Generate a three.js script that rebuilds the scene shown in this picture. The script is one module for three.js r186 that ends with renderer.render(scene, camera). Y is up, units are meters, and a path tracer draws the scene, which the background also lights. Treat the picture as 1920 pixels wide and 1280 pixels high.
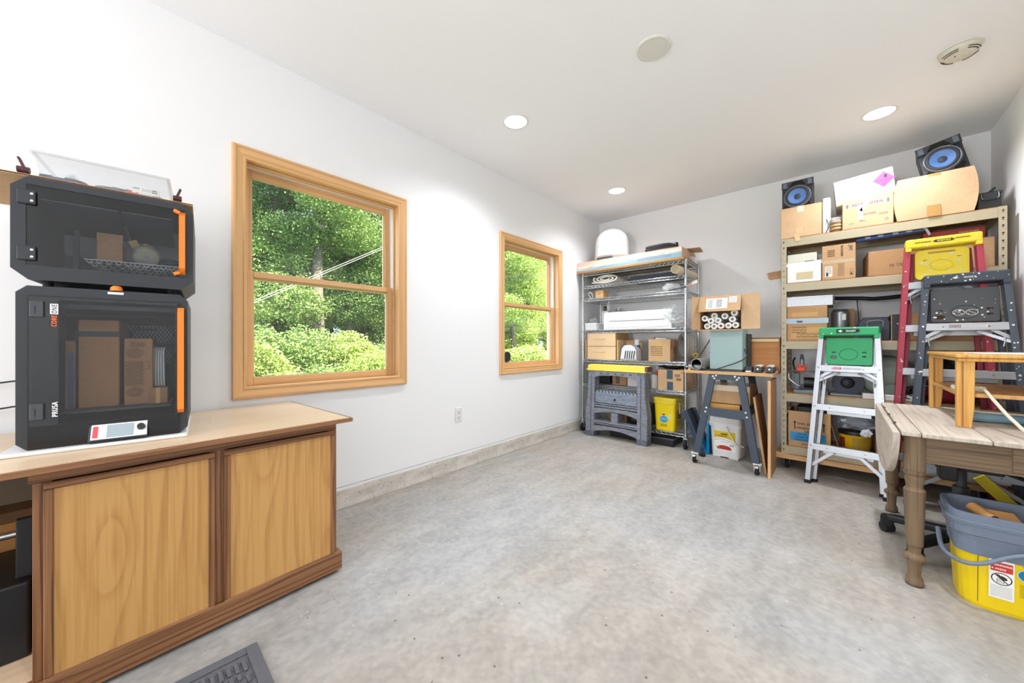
import * as THREE from 'three';
import { RoundedBoxGeometry } from 'three/addons/geometries/RoundedBoxGeometry.js';
import { RectAreaLightUniformsLib } from 'three/addons/lights/RectAreaLightUniformsLib.js';
import { mergeGeometries } from 'three/addons/utils/BufferGeometryUtils.js';

// ---------------------------------------------------------------- camera, sky, sun, exposure
const scene = new THREE.Scene();
const FOCAL = 685, HORIZON = 642, EYE = 1.1, CAMX = 2.4618, YAW = Math.atan(613 / 685);
const camera = new THREE.PerspectiveCamera(2 * Math.atan(640 / FOCAL) * 180 / Math.PI, 1.5, 0.05, 300);
camera.position.set(CAMX, EYE, 0);
camera.rotation.set(0, YAW, 0);
camera.setViewOffset(1920, 1280, 0, 640 - HORIZON, 1920, 1280);
scene.add(camera);
scene.background = new THREE.Color().setRGB(0.62, 0.78, 1.0);
scene.backgroundIntensity = 5.0;
const sun = new THREE.DirectionalLight(0xfff1d6, 28);
sun.position.set(16, 26, -14); sun.target.position.set(-9, 0, -9);
sun.castShadow = true;
sun.shadow.camera.left = sun.shadow.camera.bottom = -30; sun.shadow.camera.right = sun.shadow.camera.top = 30; sun.shadow.camera.far = 90;
sun.shadow.mapSize.set(2048, 2048); sun.shadow.bias = -0.001;
scene.add(sun, sun.target);
const renderer = new THREE.WebGLRenderer({ antialias: true });
renderer.toneMapping = THREE.LinearToneMapping;
renderer.toneMappingExposure = 1.0;
renderer.shadowMap.enabled = true;
RectAreaLightUniformsLib.init();
const LAMP_POWER = 9.6;
const SOFT_POWER = 31, SOFT_AT = [1.45, 0, 2.9], SOFT_PITCH = 0.45, SOFT_TURN = -0.22;

// ---------------------------------------------------------------- pixel rays of the photograph (1920 x 1280)
const YS = Math.sin(YAW), YC = Math.cos(YAW);
const ray = (px, py) => { const r = (px - 960) / FOCAL; return [r * YC - YS, (HORIZON - py) / FOCAL, -(r * YS + YC)]; };
const onZ = (px, py, z) => { const d = ray(px, py), t = z / d[2]; return new THREE.Vector3(CAMX + d[0] * t, EYE + d[1] * t, z); };
const onX = (px, py, x) => { const d = ray(px, py), t = (x - CAMX) / d[0]; return new THREE.Vector3(x, EYE + d[1] * t, d[2] * t); };
const onY = (px, py, y) => { const d = ray(px, py), t = (y - EYE) / d[1]; return new THREE.Vector3(CAMX + d[0] * t, y, d[2] * t); };

// ---------------------------------------------------------------- helpers
const PI = Math.PI, V = (x, y, z) => new THREE.Vector3(x, y, z);
let seed = 7;
const rnd = (a = 1, b) => { seed = (seed * 1664525 + 1013904223) >>> 0; const r = seed / 4294967296; return b === undefined ? r * a : a + r * (b - a); };
const clamp = (x, a = 0, b = 1) => Math.min(b, Math.max(a, x)), mix = (a, b, t) => a + (b - a) * t;
const taken = {};
const numbered = (n) => { const k = taken[n] = (taken[n] ?? -1) + 1; return k ? `${n}_${String(k).padStart(3, '0')}` : n; };
function plain(g) {
  g = g.index ? g.toNonIndexed() : g.clone();
  for (const k of Object.keys(g.attributes)) if (!['position', 'normal', 'uv'].includes(k)) g.deleteAttribute(k);
  if (!g.attributes.normal) g.computeVertexNormals();
  if (!g.attributes.uv) g.setAttribute('uv', new THREE.BufferAttribute(new Float32Array(g.attributes.position.count * 2), 2));
  return g;
}
function upright(g) {                                     // windings agree with the normals
  const p = g.attributes.position, n = g.attributes.normal, a = V(), b = V(), c = V(), m = V(), A = [p, n, g.attributes.uv];
  for (let i = 0; i < p.count; i += 3) {
    a.fromBufferAttribute(p, i); b.fromBufferAttribute(p, i + 1).sub(a); c.fromBufferAttribute(p, i + 2).sub(a); b.cross(c);
    m.set(n.getX(i) + n.getX(i + 1) + n.getX(i + 2), n.getY(i) + n.getY(i + 1) + n.getY(i + 2), n.getZ(i) + n.getZ(i + 1) + n.getZ(i + 2));
    if (b.dot(m) < 0) for (const t of A) for (let k = 0; k < t.itemSize; k++) { const q = t.getComponent(i + 1, k); t.setComponent(i + 1, k, t.getComponent(i + 2, k)); t.setComponent(i + 2, k, q); }
  }
  return g;
}
const join = (list) => { list = list.flat(9).filter(Boolean); return list.length === 1 ? plain(list[0]) : mergeGeometries(list.map(plain)); };
const AX = { x: 0, y: 1, z: 2 };
function metric(g, grain = 'y', jitter = true) {          // uv in metres, v along the grain
  g = plain(g);
  const p = g.attributes.position, n = g.attributes.normal, uv = new Float32Array(p.count * 2), ga = AX[grain];
  const ou = jitter ? rnd(3) : 0, ov = jitter ? rnd(3) : 0;
  for (let i = 0; i < p.count; i += 3) {
    const N = [0, 1, 2].map((k) => Math.abs(n.getComponent(i, k) + n.getComponent(i + 1, k) + n.getComponent(i + 2, k)));
    const f = N[0] >= N[1] && N[0] >= N[2] ? 0 : N[1] >= N[2] ? 1 : 2;
    let u, v;
    if (f === ga) { u = (ga + 1) % 3; v = (ga + 2) % 3; } else { v = ga; u = 3 - ga - f; }
    for (let j = i; j < i + 3; j++) { uv[j * 2] = p.getComponent(j, u) + ou; uv[j * 2 + 1] = p.getComponent(j, v) + ov; }
  }
  g.setAttribute('uv', new THREE.BufferAttribute(uv, 2));
  return g;
}
const shadowed = (m) => { m.castShadow = m.receiveShadow = true; return m; };
function part(parent, name, geo, mat, grain) {
  let g = upright(Array.isArray(geo) ? join(geo) : plain(geo));
  if (mat.userData.metric) g = metric(g, grain ?? 'y');
  const m = shadowed(new THREE.Mesh(g, mat)); m.name = name; parent.add(m);
  return m;
}
function thing(name, label, category, [x, y, z] = [0, 0, 0], turn = 0, group) {
  const o = new THREE.Group(); o.name = numbered(name); scene.add(o);
  o.position.set(x, y, z); o.rotation.order = 'YXZ'; o.rotation.y = turn;
  o.userData = { label, category }; if (group) o.userData.group = group;
  return o;
}
function single(name, label, category, geo, mat, grain, group) {
  const m = part(scene, numbered(name), geo, mat, grain);
  m.userData = { label, category }; if (group) m.userData.group = group;
  return m;
}
function struct(name, geo, mat, grain) { const m = part(scene, name, geo, mat, grain); m.userData = { kind: 'structure' }; return m; }
function stuff(m) { m.userData.kind = 'stuff'; return m; }
// geometry
const bb = (x0, x1, y0, y1, z0, z1, r = 0, seg = 2) => {
  const w = Math.abs(x1 - x0), h = Math.abs(y1 - y0), d = Math.abs(z1 - z0);
  const g = r ? new RoundedBoxGeometry(w, h, d, seg, Math.min(r, w / 2.01, h / 2.01, d / 2.01)) : new THREE.BoxGeometry(w, h, d);
  return g.translate((x0 + x1) / 2, (y0 + y1) / 2, (z0 + z1) / 2);
};
const cb = (w, h, d, x = 0, y = 0, z = 0, r = 0) => bb(x - w / 2, x + w / 2, y - h / 2, y + h / 2, z - d / 2, z + d / 2, r);
const cyl = (a, b, r0, r1 = r0, seg = 12, open = false) => {
  const d = b.clone().sub(a), L = d.length(), g = new THREE.CylinderGeometry(r1, r0, L, seg, 1, open);
  return g.applyQuaternion(new THREE.Quaternion().setFromUnitVectors(V(0, 1, 0), d.normalize())).translate((a.x + b.x) / 2, (a.y + b.y) / 2, (a.z + b.z) / 2);
};
const tube = (pts, r, n = 40, k = 8, closed = false) => new THREE.TubeGeometry(new THREE.CatmullRomCurve3(pts, closed, 'catmullrom', 0.5), n, r, k, closed);
const lathe = (prof, seg = 24, x = 0, y = 0, z = 0) => new THREE.LatheGeometry(prof.map(([r, h]) => new THREE.Vector2(Math.max(r, 1e-4), h)), seg).translate(x, y, z);
const bar = (a, b, w, d, ref = V(0, 0, 1), r = 0) => {      // a box from a to b: w across, d along ref
  const Y = b.clone().sub(a), L = Y.length(); Y.normalize();
  const X = Y.clone().cross(ref).normalize(), Z = X.clone().cross(Y);
  return cb(w, L, d, 0, 0, 0, r).applyMatrix4(new THREE.Matrix4().makeBasis(X, Y, Z)).translate((a.x + b.x) / 2, (a.y + b.y) / 2, (a.z + b.z) / 2);
};
const poly = (pts) => new THREE.Shape(pts.map(([x, y]) => new THREE.Vector2(x, y)));
const slot = (cx, cy, w, h) => { const p = new THREE.Path(), r = Math.min(w, h) / 2; if (w >= h) { p.absarc(cx + w / 2 - r, cy, r, -PI / 2, PI / 2); p.absarc(cx - w / 2 + r, cy, r, PI / 2, PI * 1.5); } else { p.absarc(cx, cy + h / 2 - r, r, 0, PI); p.absarc(cx, cy - h / 2 + r, r, PI, 2 * PI); } p.closePath(); return p; };
const round = (x0, x1, y0, y1, r) => { const s = new THREE.Shape(); s.moveTo(x0 + r, y0); s.lineTo(x1 - r, y0); s.absarc(x1 - r, y0 + r, r, -PI / 2, 0); s.lineTo(x1, y1 - r); s.absarc(x1 - r, y1 - r, r, 0, PI / 2); s.lineTo(x0 + r, y1); s.absarc(x0 + r, y1 - r, r, PI / 2, PI); s.lineTo(x0, y0 + r); s.absarc(x0 + r, y0 + r, r, PI, PI * 1.5); return s; };
const ext = (shape, depth, bevel = 0, curve = 6) => new THREE.ExtrudeGeometry(shape, { depth, bevelEnabled: bevel > 0, bevelSize: bevel, bevelThickness: bevel, bevelSegments: 1, curveSegments: curve, steps: 1 });
const quad = (a, b, c, d) => { const g = new THREE.BufferGeometry(); const P = [a, b, c, a, c, d]; g.setAttribute('position', new THREE.BufferAttribute(new Float32Array(P.flatMap((p) => [p.x, p.y, p.z])), 3)); g.setAttribute('uv', new THREE.BufferAttribute(new Float32Array([0, 0, 1, 0, 1, 1, 0, 0, 1, 1, 0, 1]), 2)); g.computeVertexNormals(); return g; };
const turned = (g, rx = 0, ry = 0, rz = 0) => g.applyMatrix4(new THREE.Matrix4().makeRotationFromEuler(new THREE.Euler(rx, ry, rz)));
// a lumpy closed shape: an ellipsoid pushed in and out by noise
function lump(rx, ry, rz, x, y, z, rough = 0.18, freq = 2.2, detail = 3, s = 1) {
  const g = new THREE.IcosahedronGeometry(1, detail), p = g.attributes.position, v = V();
  for (let i = 0; i < p.count; i++) {
    v.fromBufferAttribute(p, i);
    const k = 1 + rough * (Math.sin(v.x * freq * 2.1 + s * 3.1) * Math.cos(v.y * freq * 1.7 + s) + 0.6 * Math.sin(v.z * freq * 3.3 + v.x * freq * 2.7 + s * 5.3) + 0.5 * Math.sin((v.x + v.y - v.z) * freq * 4.1 + s));
    p.setXYZ(i, v.x * rx * k + x, v.y * ry * k + y, v.z * rz * k + z);
  }
  g.computeVertexNormals();
  return g;
}

// ---------------------------------------------------------------- noise and textures
const hash = (x, y, s) => { let h = Math.imul(x, 374761393) + Math.imul(y, 668265263) + Math.imul(s, 974634217); h = Math.imul(h ^ (h >>> 13), 1274126177); return ((h ^ (h >>> 16)) >>> 0) / 4294967296; };
function noise(x, y, px, py, s) {
  const x0 = Math.floor(x), y0 = Math.floor(y), fx = x - x0, fy = y - y0, u = fx * fx * (3 - 2 * fx), v = fy * fy * (3 - 2 * fy);
  const w = (a, b) => ((a % b) + b) % b, xa = w(x0, px), xb = w(x0 + 1, px), ya = w(y0, py), yb = w(y0 + 1, py);
  return mix(mix(hash(xa, ya, s), hash(xb, ya, s), u), mix(hash(xa, yb, s), hash(xb, yb, s), u), v);
}
const fbm = (u, v, fx, fy, s, oct = 4) => { let a = 0, w = 0.5, t = 0; for (let i = 0; i < oct; i++) { a += w * noise(u * fx, v * fy, fx, fy, s + i * 17); t += w; w *= 0.5; fx *= 2; fy *= 2; } return a / t; };
function dataTex(W, H, fn, color = true) {
  const a = new Uint8Array(W * H * 4);
  for (let y = 0; y < H; y++) for (let x = 0; x < W; x++) {
    const c = fn((x + 0.5) / W, (y + 0.5) / H), i = (y * W + x) * 4;
    a[i] = clamp(c[0], 0, 255); a[i + 1] = clamp(c[1], 0, 255); a[i + 2] = clamp(c[2], 0, 255); a[i + 3] = 255;
  }
  const t = new THREE.DataTexture(a, W, H, THREE.RGBAFormat);
  t.wrapS = t.wrapT = THREE.RepeatWrapping; t.magFilter = THREE.LinearFilter; t.minFilter = THREE.LinearMipmapLinearFilter; t.generateMipmaps = true;
  if (color) t.colorSpace = THREE.SRGBColorSpace;
  t.needsUpdate = true;
  return t;
}
const lerp3 = (a, b, t) => [mix(a[0], b[0], t), mix(a[1], b[1], t), mix(a[2], b[2], t)];
function woodTex(light, dark, { rings = 9, wobble = 2.2, streak = 0.35, ring = 0.55, s = 1, W = 512, H = 1024, patch = 0.25, knots = [] } = {}) {
  return dataTex(W, H, (u, v) => {
    let d = u * rings + wobble * fbm(u, v, 3, 1, s, 3) * 2;
    for (const [ku, kv, kr] of knots) { const r = Math.hypot((u - ku) * 2.4, (v - kv) * 1.2) / kr; d += 1.6 * Math.exp(-r * r); }
    const f = d - Math.floor(d), line = Math.pow(f < 0.8 ? f / 0.8 : (1 - f) / 0.2, 2.2);
    const fine = fbm(u, v, 96, 4, s + 40, 2), big = fbm(u, v, 3, 2, s + 80, 3);
    return lerp3(light, dark, clamp(line * ring + (fine - 0.5) * streak * 2 + (big - 0.5) * patch * 2, 0, 1));
  });
}
const scaled = (t, w, h) => { t.repeat.set(1 / w, 1 / h); return t; };
function mat(color, rough = 0.6, metal = 0, extra = {}) {
  const phys = ['transmission', 'clearcoat', 'sheen', 'ior', 'thickness', 'specularIntensity'].some((k) => k in extra);
  const m = new (phys ? THREE.MeshPhysicalMaterial : THREE.MeshStandardMaterial)({ color, roughness: rough, metalness: metal, ...extra });
  if (extra.map || extra.bumpMap) m.userData.metric = true;
  return m;
}
function decal(W, H, draw, rough = 0.6) {                  // flat print on a surface
  const c = document.createElement('canvas'); c.width = W; c.height = H;
  const x = c.getContext('2d'); draw(x, W, H);
  const t = new THREE.CanvasTexture(c); t.colorSpace = THREE.SRGBColorSpace; t.anisotropy = 4;
  return new THREE.MeshStandardMaterial({ map: t, transparent: true, roughness: rough });
}
const scribble = (x, x0, y0, w, h, rows, ink = '#222', lw = 2) => { x.strokeStyle = ink; x.lineWidth = lw; for (let r = 0; r < rows; r++) { x.beginPath(); const y = y0 + (r + 0.5) * h / rows; for (let i = 0; i <= 40; i++) { const f = i / 40; const yy = y + Math.sin(i * 2.3 + r * 5) * h / rows * 0.28 + Math.cos(i * 1.1 + r) * h / rows * 0.12; i ? x.lineTo(x0 + f * w, yy) : x.moveTo(x0, yy); } x.stroke(); } };
const rows = (x, x0, y0, w, n, step, th, ink = '#333') => { x.fillStyle = ink; for (let i = 0; i < n; i++) { let p = x0; while (p < x0 + w) { const l = 4 + rnd(14); x.fillRect(p, y0 + i * step, Math.min(l, x0 + w - p), th); p += l + 3; } } };
const text = (x, s, cx, cy, size, ink = '#222', weight = 'bold', align = 'center') => { x.fillStyle = ink; x.font = `${weight} ${size}px sans-serif`; x.textAlign = align; x.textBaseline = 'middle'; x.fillText(s, cx, cy); };
const front = (parent, name, w, h, m, x, y, z) => { const p = part(parent, name, new THREE.PlaneGeometry(w, h).translate(x, y, z), m); return p; };

// ---------------------------------------------------------------- materials
const T = {
  pine: scaled(woodTex([226, 180, 124], [190, 132, 78], { rings: 5, wobble: 1.2, ring: 0.5, streak: 0.16, s: 3, patch: 0.2 }), 0.35, 1.4),
  walnut: scaled(woodTex([150, 104, 66], [84, 50, 28], { rings: 8, wobble: 1.6, ring: 0.7, streak: 0.45, s: 11 }), 0.22, 0.9),
  veneer: scaled(woodTex([203, 156, 92], [168, 114, 56], { rings: 13, wobble: 2.4, ring: 0.42, streak: 0.4, s: 23, patch: 0.3, knots: [[0.3, 0.3, 0.22], [0.75, 0.7, 0.18]] }), 0.62, 1.0),
  worktop: scaled(woodTex([231, 205, 172], [214, 178, 136], { rings: 10, wobble: 0.8, ring: 0.4, streak: 0.3, s: 31 }), 0.4, 1.6),
  oak: scaled(woodTex([216, 164, 84], [178, 118, 48], { rings: 9, wobble: 1.4, ring: 0.4, streak: 0.6, s: 41 }), 0.3, 0.8),
  grey: scaled(woodTex([196, 184, 168], [150, 134, 116], { rings: 8, wobble: 2.6, ring: 0.38, streak: 0.32, s: 53, patch: 0.5, knots: [[0.5, 0.5, 0.4]] }), 0.3, 0.9),
  old: scaled(woodTex([122, 100, 74], [72, 57, 42], { rings: 9, wobble: 1.2, ring: 0.4, streak: 0.5, s: 61, patch: 0.5 }), 0.25, 0.7),
  ply: scaled(woodTex([216, 172, 120], [186, 136, 84], { rings: 4, wobble: 2.5, ring: 0.35, streak: 0.35, s: 71 }), 0.6, 1.2),
  board: scaled(dataTex(256, 256, (u, v) => { const n = fbm(u, v, 60, 60, 5, 2), b = fbm(u, v, 6, 6, 9, 3); return lerp3([196, 152, 108], [150, 104, 66], clamp((n - 0.5) * 0.7 + 0.42 + (b - 0.5) * 0.4)); }), 0.35, 0.35),
  card: scaled(dataTex(256, 256, (u, v) => { const n = fbm(u, v, 100, 100, 5, 2), b = fbm(u, v, 4, 4, 19, 4), k = 0.95 + (n - 0.5) * 0.08 + (b - 0.5) * 0.12; return [k * 255, k * 253, k * 250]; }), 0.5, 0.5),
  dirt: scaled(dataTex(512, 512, (u, v) => { const n = fbm(u, v, 12, 40, 3, 4), f = fbm(u, v, 120, 120, 8, 2), k = 0.82 + (n - 0.5) * 0.3, sp = f > 0.75 ? 0.35 : 0; return [k * 205 + sp * 120, k * 207 + sp * 120, k * 214 + sp * 120]; }), 0.5, 0.5),
  pits: scaled(dataTex(512, 256, (u, v) => { const n = fbm(u, v, 24, 6, 3, 4), f = fbm(u, v, 90, 40, 77, 2), st = fbm(u, v, 40, 2, 31, 2); let k = 0.97 + (n - 0.5) * 0.2 + (st - 0.5) * 0.14; if (f > 0.78) k -= 0.16; return [k * 216, k * 209, k * 198]; }), 1.1, 0.5),
};
T.floor = dataTex(1024, 2048, (u, v) => {
  const a = fbm(u, v, 4, 8, 1, 5), b = fbm(u + 0.06 * a, v, 9, 18, 21, 4), c = fbm(u, v, 180, 360, 33, 2), d = fbm(u, v, 60, 40, 44, 3);
  let col = lerp3([196, 187, 174], [190, 188, 183], clamp((a - 0.38) * 3.2));
  col = lerp3(col, [206, 205, 203], clamp((b - 0.56) * 3) * 0.5);
  const q = hash(Math.floor(u * 620), Math.floor(v * 1240), 91), k = 1 + (c - 0.5) * 0.14 + (d - 0.5) * 0.14 + (b - 0.5) * 0.08 + (q > 0.9994 ? -0.45 : q < 0.0005 ? 0.2 : 0);
  return [col[0] * k, col[1] * k, col[2] * k];
});
const wood = (t, rough = 0.5, extra = {}) => mat(0xffffff, rough, 0, { map: t, ...extra });
const card = (hex) => mat(hex, 0.85, 0, { map: T.card });
const M = {
  wall: mat(0xf2f2f1, 0.9), ceiling: mat(0xf6f6f5, 0.95), floor: new THREE.MeshStandardMaterial({ map: T.floor, roughness: 0.6, color: 0xd8d8d8 }),
  curb: mat(0xffffff, 0.9, 0, { map: T.pits }), white: mat(0xe8e8e6, 0.45), offwhite: mat(0xdedbd2, 0.55), vinyl: mat(0xeceae6, 0.35),
  pine: wood(T.pine, 0.42), walnut: wood(T.walnut, 0.45), veneer: wood(T.veneer, 0.42), worktop: wood(T.worktop, 0.32), oak: wood(T.oak, 0.4), grey: wood(T.grey, 0.75), old: wood(T.old, 0.75), ply: wood(T.ply, 0.6), board: wood(T.board, 0.8),
  glass: mat(0xffffff, 0.02, 0, { transmission: 1, ior: 1.5, thickness: 0 }),
  smoke: mat(0xd6dade, 0.03, 0, { transmission: 1, ior: 1.5, thickness: 0 }),
  film: mat(0xf6f8fa, 0.14, 0, { transmission: 0.88, ior: 1.45, thickness: 0 }),
  black: mat(0x17181a, 0.45), blackGloss: mat(0x0c0d0f, 0.15), charcoal: mat(0x2a2d31, 0.5), rubber: mat(0x1b1b1c, 0.85), darkgrey: mat(0x3c4044, 0.55),
  orange: mat(0xf58220, 0.4), chrome: mat(0xc9ccd0, 0.22, 1), steel: mat(0xb4b7ba, 0.38, 0.9), alu: mat(0xb4b7ba, 0.42, 0.85), bolt: mat(0x8d9094, 0.35, 1), screw: mat(0xf0f0f0, 0.3, 0.4),
  card1: card(0xc8a279), card2: card(0xd2ad82), card3: card(0xbc9367), card4: card(0xdcb890), cardDark: card(0x8d6844), kraft: mat(0xb98448, 0.8),
  tape: mat(0xc59a55, 0.3), clearTape: mat(0xe9dcc0, 0.2), paper: mat(0xe9e8e4, 0.8),
  horse: mat(0xbcbec4, 0.6, 0, { map: T.dirt }), horseDark: mat(0x8a8f99, 0.65, 0, { map: T.dirt }), yellow: mat(0xe9d02c, 0.5), yellowBright: mat(0xf2d400, 0.4),
  rack: mat(0xb3a88c, 0.55, 0.1), green: mat(0x1f9b5c, 0.45), red: mat(0xb23a4b, 0.5), navy: mat(0x2b3a4d, 0.45), slate: mat(0x3f4a57, 0.5, 0, {}), blueTape: mat(0xa3b7c4, 0.4), blue: mat(0x1f8fc4, 0.35),
  sage: mat(0x93aca8, 0.42), plasticWhite: mat(0xe4e5e2, 0.4), hose: mat(0x9a948c, 0.6), emblue: mat(0x1c6f9e, 0.5),
};

// ---------------------------------------------------------------- the room
const CE = 2.7334, ZB = -4.5605, XR = 3.335, ZF = 3.8;
const WIN = [[-0.463, -1.535], [-2.564, -3.626]], WY0 = 0.788, WY1 = 2.185, CAS = 0.067;
{
  const g = plain(new THREE.BoxGeometry(XR + 0.3, 0.12, ZF - ZB + 0.3)).translate(XR / 2, -0.06, (ZF + ZB) / 2);
  const p = g.attributes.position, uv = g.attributes.uv;
  for (let i = 0; i < p.count; i++) uv.setXY(i, p.getX(i) / 3.6, p.getZ(i) / 7.2);
  struct('floor', g, M.floor);
}
struct('ceiling', bb(-0.2, XR + 0.2, CE, CE + 0.14, ZB - 0.2, ZF + 0.2), M.ceiling);
{
  // left wall with two window openings; shape drawn in (-z, y)
  const s = poly([[-ZF - 0.15, 0.142], [-ZB + 0.15, 0.142], [-ZB + 0.15, CE], [-ZF - 0.15, CE]]);
  for (const [z0, z1] of WIN) s.holes.push(new THREE.Path([[-z0 + CAS - 0.01, WY0 + CAS - 0.01], [-z1 - CAS + 0.01, WY0 + CAS - 0.01], [-z1 - CAS + 0.01, WY1 - CAS + 0.01], [-z0 + CAS - 0.01, WY1 - CAS + 0.01]].map(([a, b]) => new THREE.Vector2(a, b))));
  const g = ext(s, 0.17).applyMatrix4(new THREE.Matrix4().makeBasis(V(0, 0, -1), V(0, 1, 0), V(1, 0, 0))).translate(-0.17, 0, 0);
  struct('wall_left', [g, bb(-0.17, -0.012, 0.0, 0.15, ZB - 0.15, ZF + 0.15)], M.wall);
  const b = new THREE.Group(); b.name = 'baseboard_left'; b.userData = { kind: 'structure' }; scene.add(b);
  part(b, 'concrete_curb', bb(-0.011, 0.014, 0, 0.124, ZB, ZF, 0.004), M.curb, 'z');
  part(b, 'painted_ledge', bb(-0.011, 0.006, 0.124, 0.137, ZB, ZF, 0.002), M.white);
}
struct('wall_back', bb(-0.17, XR + 0.15, 0, CE, ZB - 0.15, ZB), M.wall);
struct('wall_right', bb(XR, XR + 0.15, 0, CE, ZB, ZF + 0.15), M.wall);
struct('wall_front', bb(-0.01, XR, 0, CE, ZF, ZF + 0.15), M.wall);

function mitred(prof, L) {                                  // casing board: profile (across, out), length along x with 45 degree ends
  const P = [], N = prof.length;
  const at = (i, e) => { const [a, h] = prof[i]; return [e ? L - a : a, a, h]; };
  for (let i = 0; i < N - 1; i++) { const a = at(i, 0), b = at(i, 1), c = at(i + 1, 1), d = at(i + 1, 0); P.push(...a, ...b, ...c, ...a, ...c, ...d); }
  const g = new THREE.BufferGeometry(); g.setAttribute('position', new THREE.BufferAttribute(new Float32Array(P), 3)); g.computeVertexNormals();
  return g;
}
const CASING = [[0, 0], [0, 0.02], [0.004, 0.024], [0.014, 0.024], [0.017, 0.019], [0.03, 0.017], [0.05, 0.012], [0.053, 0.015], [0.062, 0.015], [0.067, 0.011], [0.067, 0]];
WIN.forEach(([z0, z1], k) => {
  const w = new THREE.Group(); w.name = `window_${k + 1}`; w.userData = { kind: 'structure', label: k ? 'pine framed double hung window next to the wire shelving' : 'pine framed double hung window above the wooden cabinet' }; scene.add(w);
  const W = z0 - z1, H = WY1 - WY0;
  // local frame of a casing board: x along, y across inward, z out of the wall (+x of the room)
  const put = (g, ux, uy, o) => g.applyMatrix4(new THREE.Matrix4().makeBasis(ux, uy, V(1, 0, 0))).translate(o.x, o.y, o.z);
  part(w, 'casing', put(mitred(CASING, W), V(0, 0, 1), V(0, 1, 0), V(0, WY0, z1)), M.pine, 'z');
  part(w, 'casing', put(mitred(CASING, W), V(0, 0, -1), V(0, -1, 0), V(0, WY1, z0)), M.pine, 'z');
  part(w, 'casing', put(mitred(CASING, H), V(0, -1, 0), V(0, 0, 1), V(0, WY1, z1)), M.pine, 'y');
  part(w, 'casing', put(mitred(CASING, H), V(0, 1, 0), V(0, 0, -1), V(0, WY0, z0)), M.pine, 'y');
  const a0 = z0 - CAS + 0.004, a1 = z1 + CAS - 0.004, y0 = WY0 + CAS - 0.004, y1 = WY1 - CAS + 0.004;   // clear opening
  part(w, 'jamb', bb(-0.165, 0.008, y0 - 0.012, y1 + 0.012, a0, a0 + 0.012), M.pine, 'y');
  part(w, 'jamb', bb(-0.165, 0.008, y0 - 0.012, y1 + 0.012, a1 - 0.012, a1), M.pine, 'y');
  part(w, 'head_jamb', bb(-0.165, 0.008, y1, y1 + 0.012, a1, a0), M.pine, 'z');
  part(w, 'sill', bb(-0.168, 0.008, y0 - 0.012, y0, a1, a0), M.pine, 'z');
  // stops in front of the sashes
  part(w, 'stop', bb(-0.062, -0.048, y0, y1, a0 - 0.012, a0, 0.003), M.pine, 'y');
  part(w, 'stop', bb(-0.062, -0.048, y0, y1, a1, a1 + 0.012, 0.003), M.pine, 'y');
  part(w, 'stop', bb(-0.062, -0.042, y1 - 0.014, y1, a1 + 0.012, a0 - 0.012, 0.003), M.pine, 'z');
  // white tracks
  for (const [za, zb] of [[a0 - 0.01, a0], [a1, a1 + 0.01]]) part(w, 'track', bb(-0.15, -0.0625, y0, y1, za, zb, 0.002), M.vinyl);
  part(w, 'track', bb(-0.15, -0.0625, y1 - 0.008, y1, a1 + 0.01, a0 - 0.01, 0.002), M.vinyl);
  const ym = 1.5, b0 = a0 - 0.011, b1 = a1 + 0.011;
  const sash = (name, x0, x1, ya, yb, rb, rt, st) => {
    const s = part(w, name, [bb(x0, x1, ya, yb, b0 - st, b0, 0.003), bb(x0, x1, ya, yb, b1, b1 + st, 0.003)], M.pine, 'y');
    part(s, 'rail', bb(x0, x1 + (name === 'lower_sash' ? 0.004 : 0), yb - rt, yb, b1 + st, b0 - st, 0.003), M.pine, 'z');
    part(s, 'rail', bb(x0, x1, ya, ya + rb, b1 + st, b0 - st, 0.003), M.pine, 'z');
    const xm = (x0 + x1) / 2;
    part(s, 'pane', quad(V(xm, ya + rb - 0.004, b0 - st + 0.004), V(xm, ya + rb - 0.004, b1 + st - 0.004), V(xm, yb - rt + 0.004, b1 + st - 0.004), V(xm, yb - rt + 0.004, b0 - st + 0.004)), M.glass);
    const t = 0.005, bead = (a, b, c, d) => bb(xm + 0.002, xm + 0.009, a, b, c, d);
    part(s, 'glazing_bead', [bead(ya + rb, ya + rb + t, b1 + st, b0 - st), bead(yb - rt - t, yb - rt, b1 + st, b0 - st), bead(ya + rb, yb - rt, b0 - st - t, b0 - st), bead(ya + rb, yb - rt, b1 + st, b1 + st + t)], mat(0xcbb98a, 0.5));
  };
  sash('upper_sash', -0.142, -0.108, ym - 0.03, y1 - 0.008, 0.03, 0.045, 0.042);
  sash('lower_sash', -0.102, -0.066, y0, ym + 0.012, 0.045, 0.034, 0.042);
  if (k) {
    part(w, 'sash_lock', [bb(-0.1, -0.072, ym + 0.012, ym + 0.03, (z0 + z1) / 2 - 0.035, (z0 + z1) / 2 + 0.035, 0.006)], M.charcoal);
    part(w, 'window_sensor', cyl(V(-0.075, 0.955, b0 - 0.115), V(-0.062, 0.955, b0 - 0.115), 0.055, 0.05, 24), M.charcoal);
  } else part(w, 'sash_lock', bb(-0.1, -0.076, ym + 0.012, ym + 0.022, (z0 + z1) / 2 - 0.025, (z0 + z1) / 2 + 0.025, 0.004), M.charcoal);
});
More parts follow.
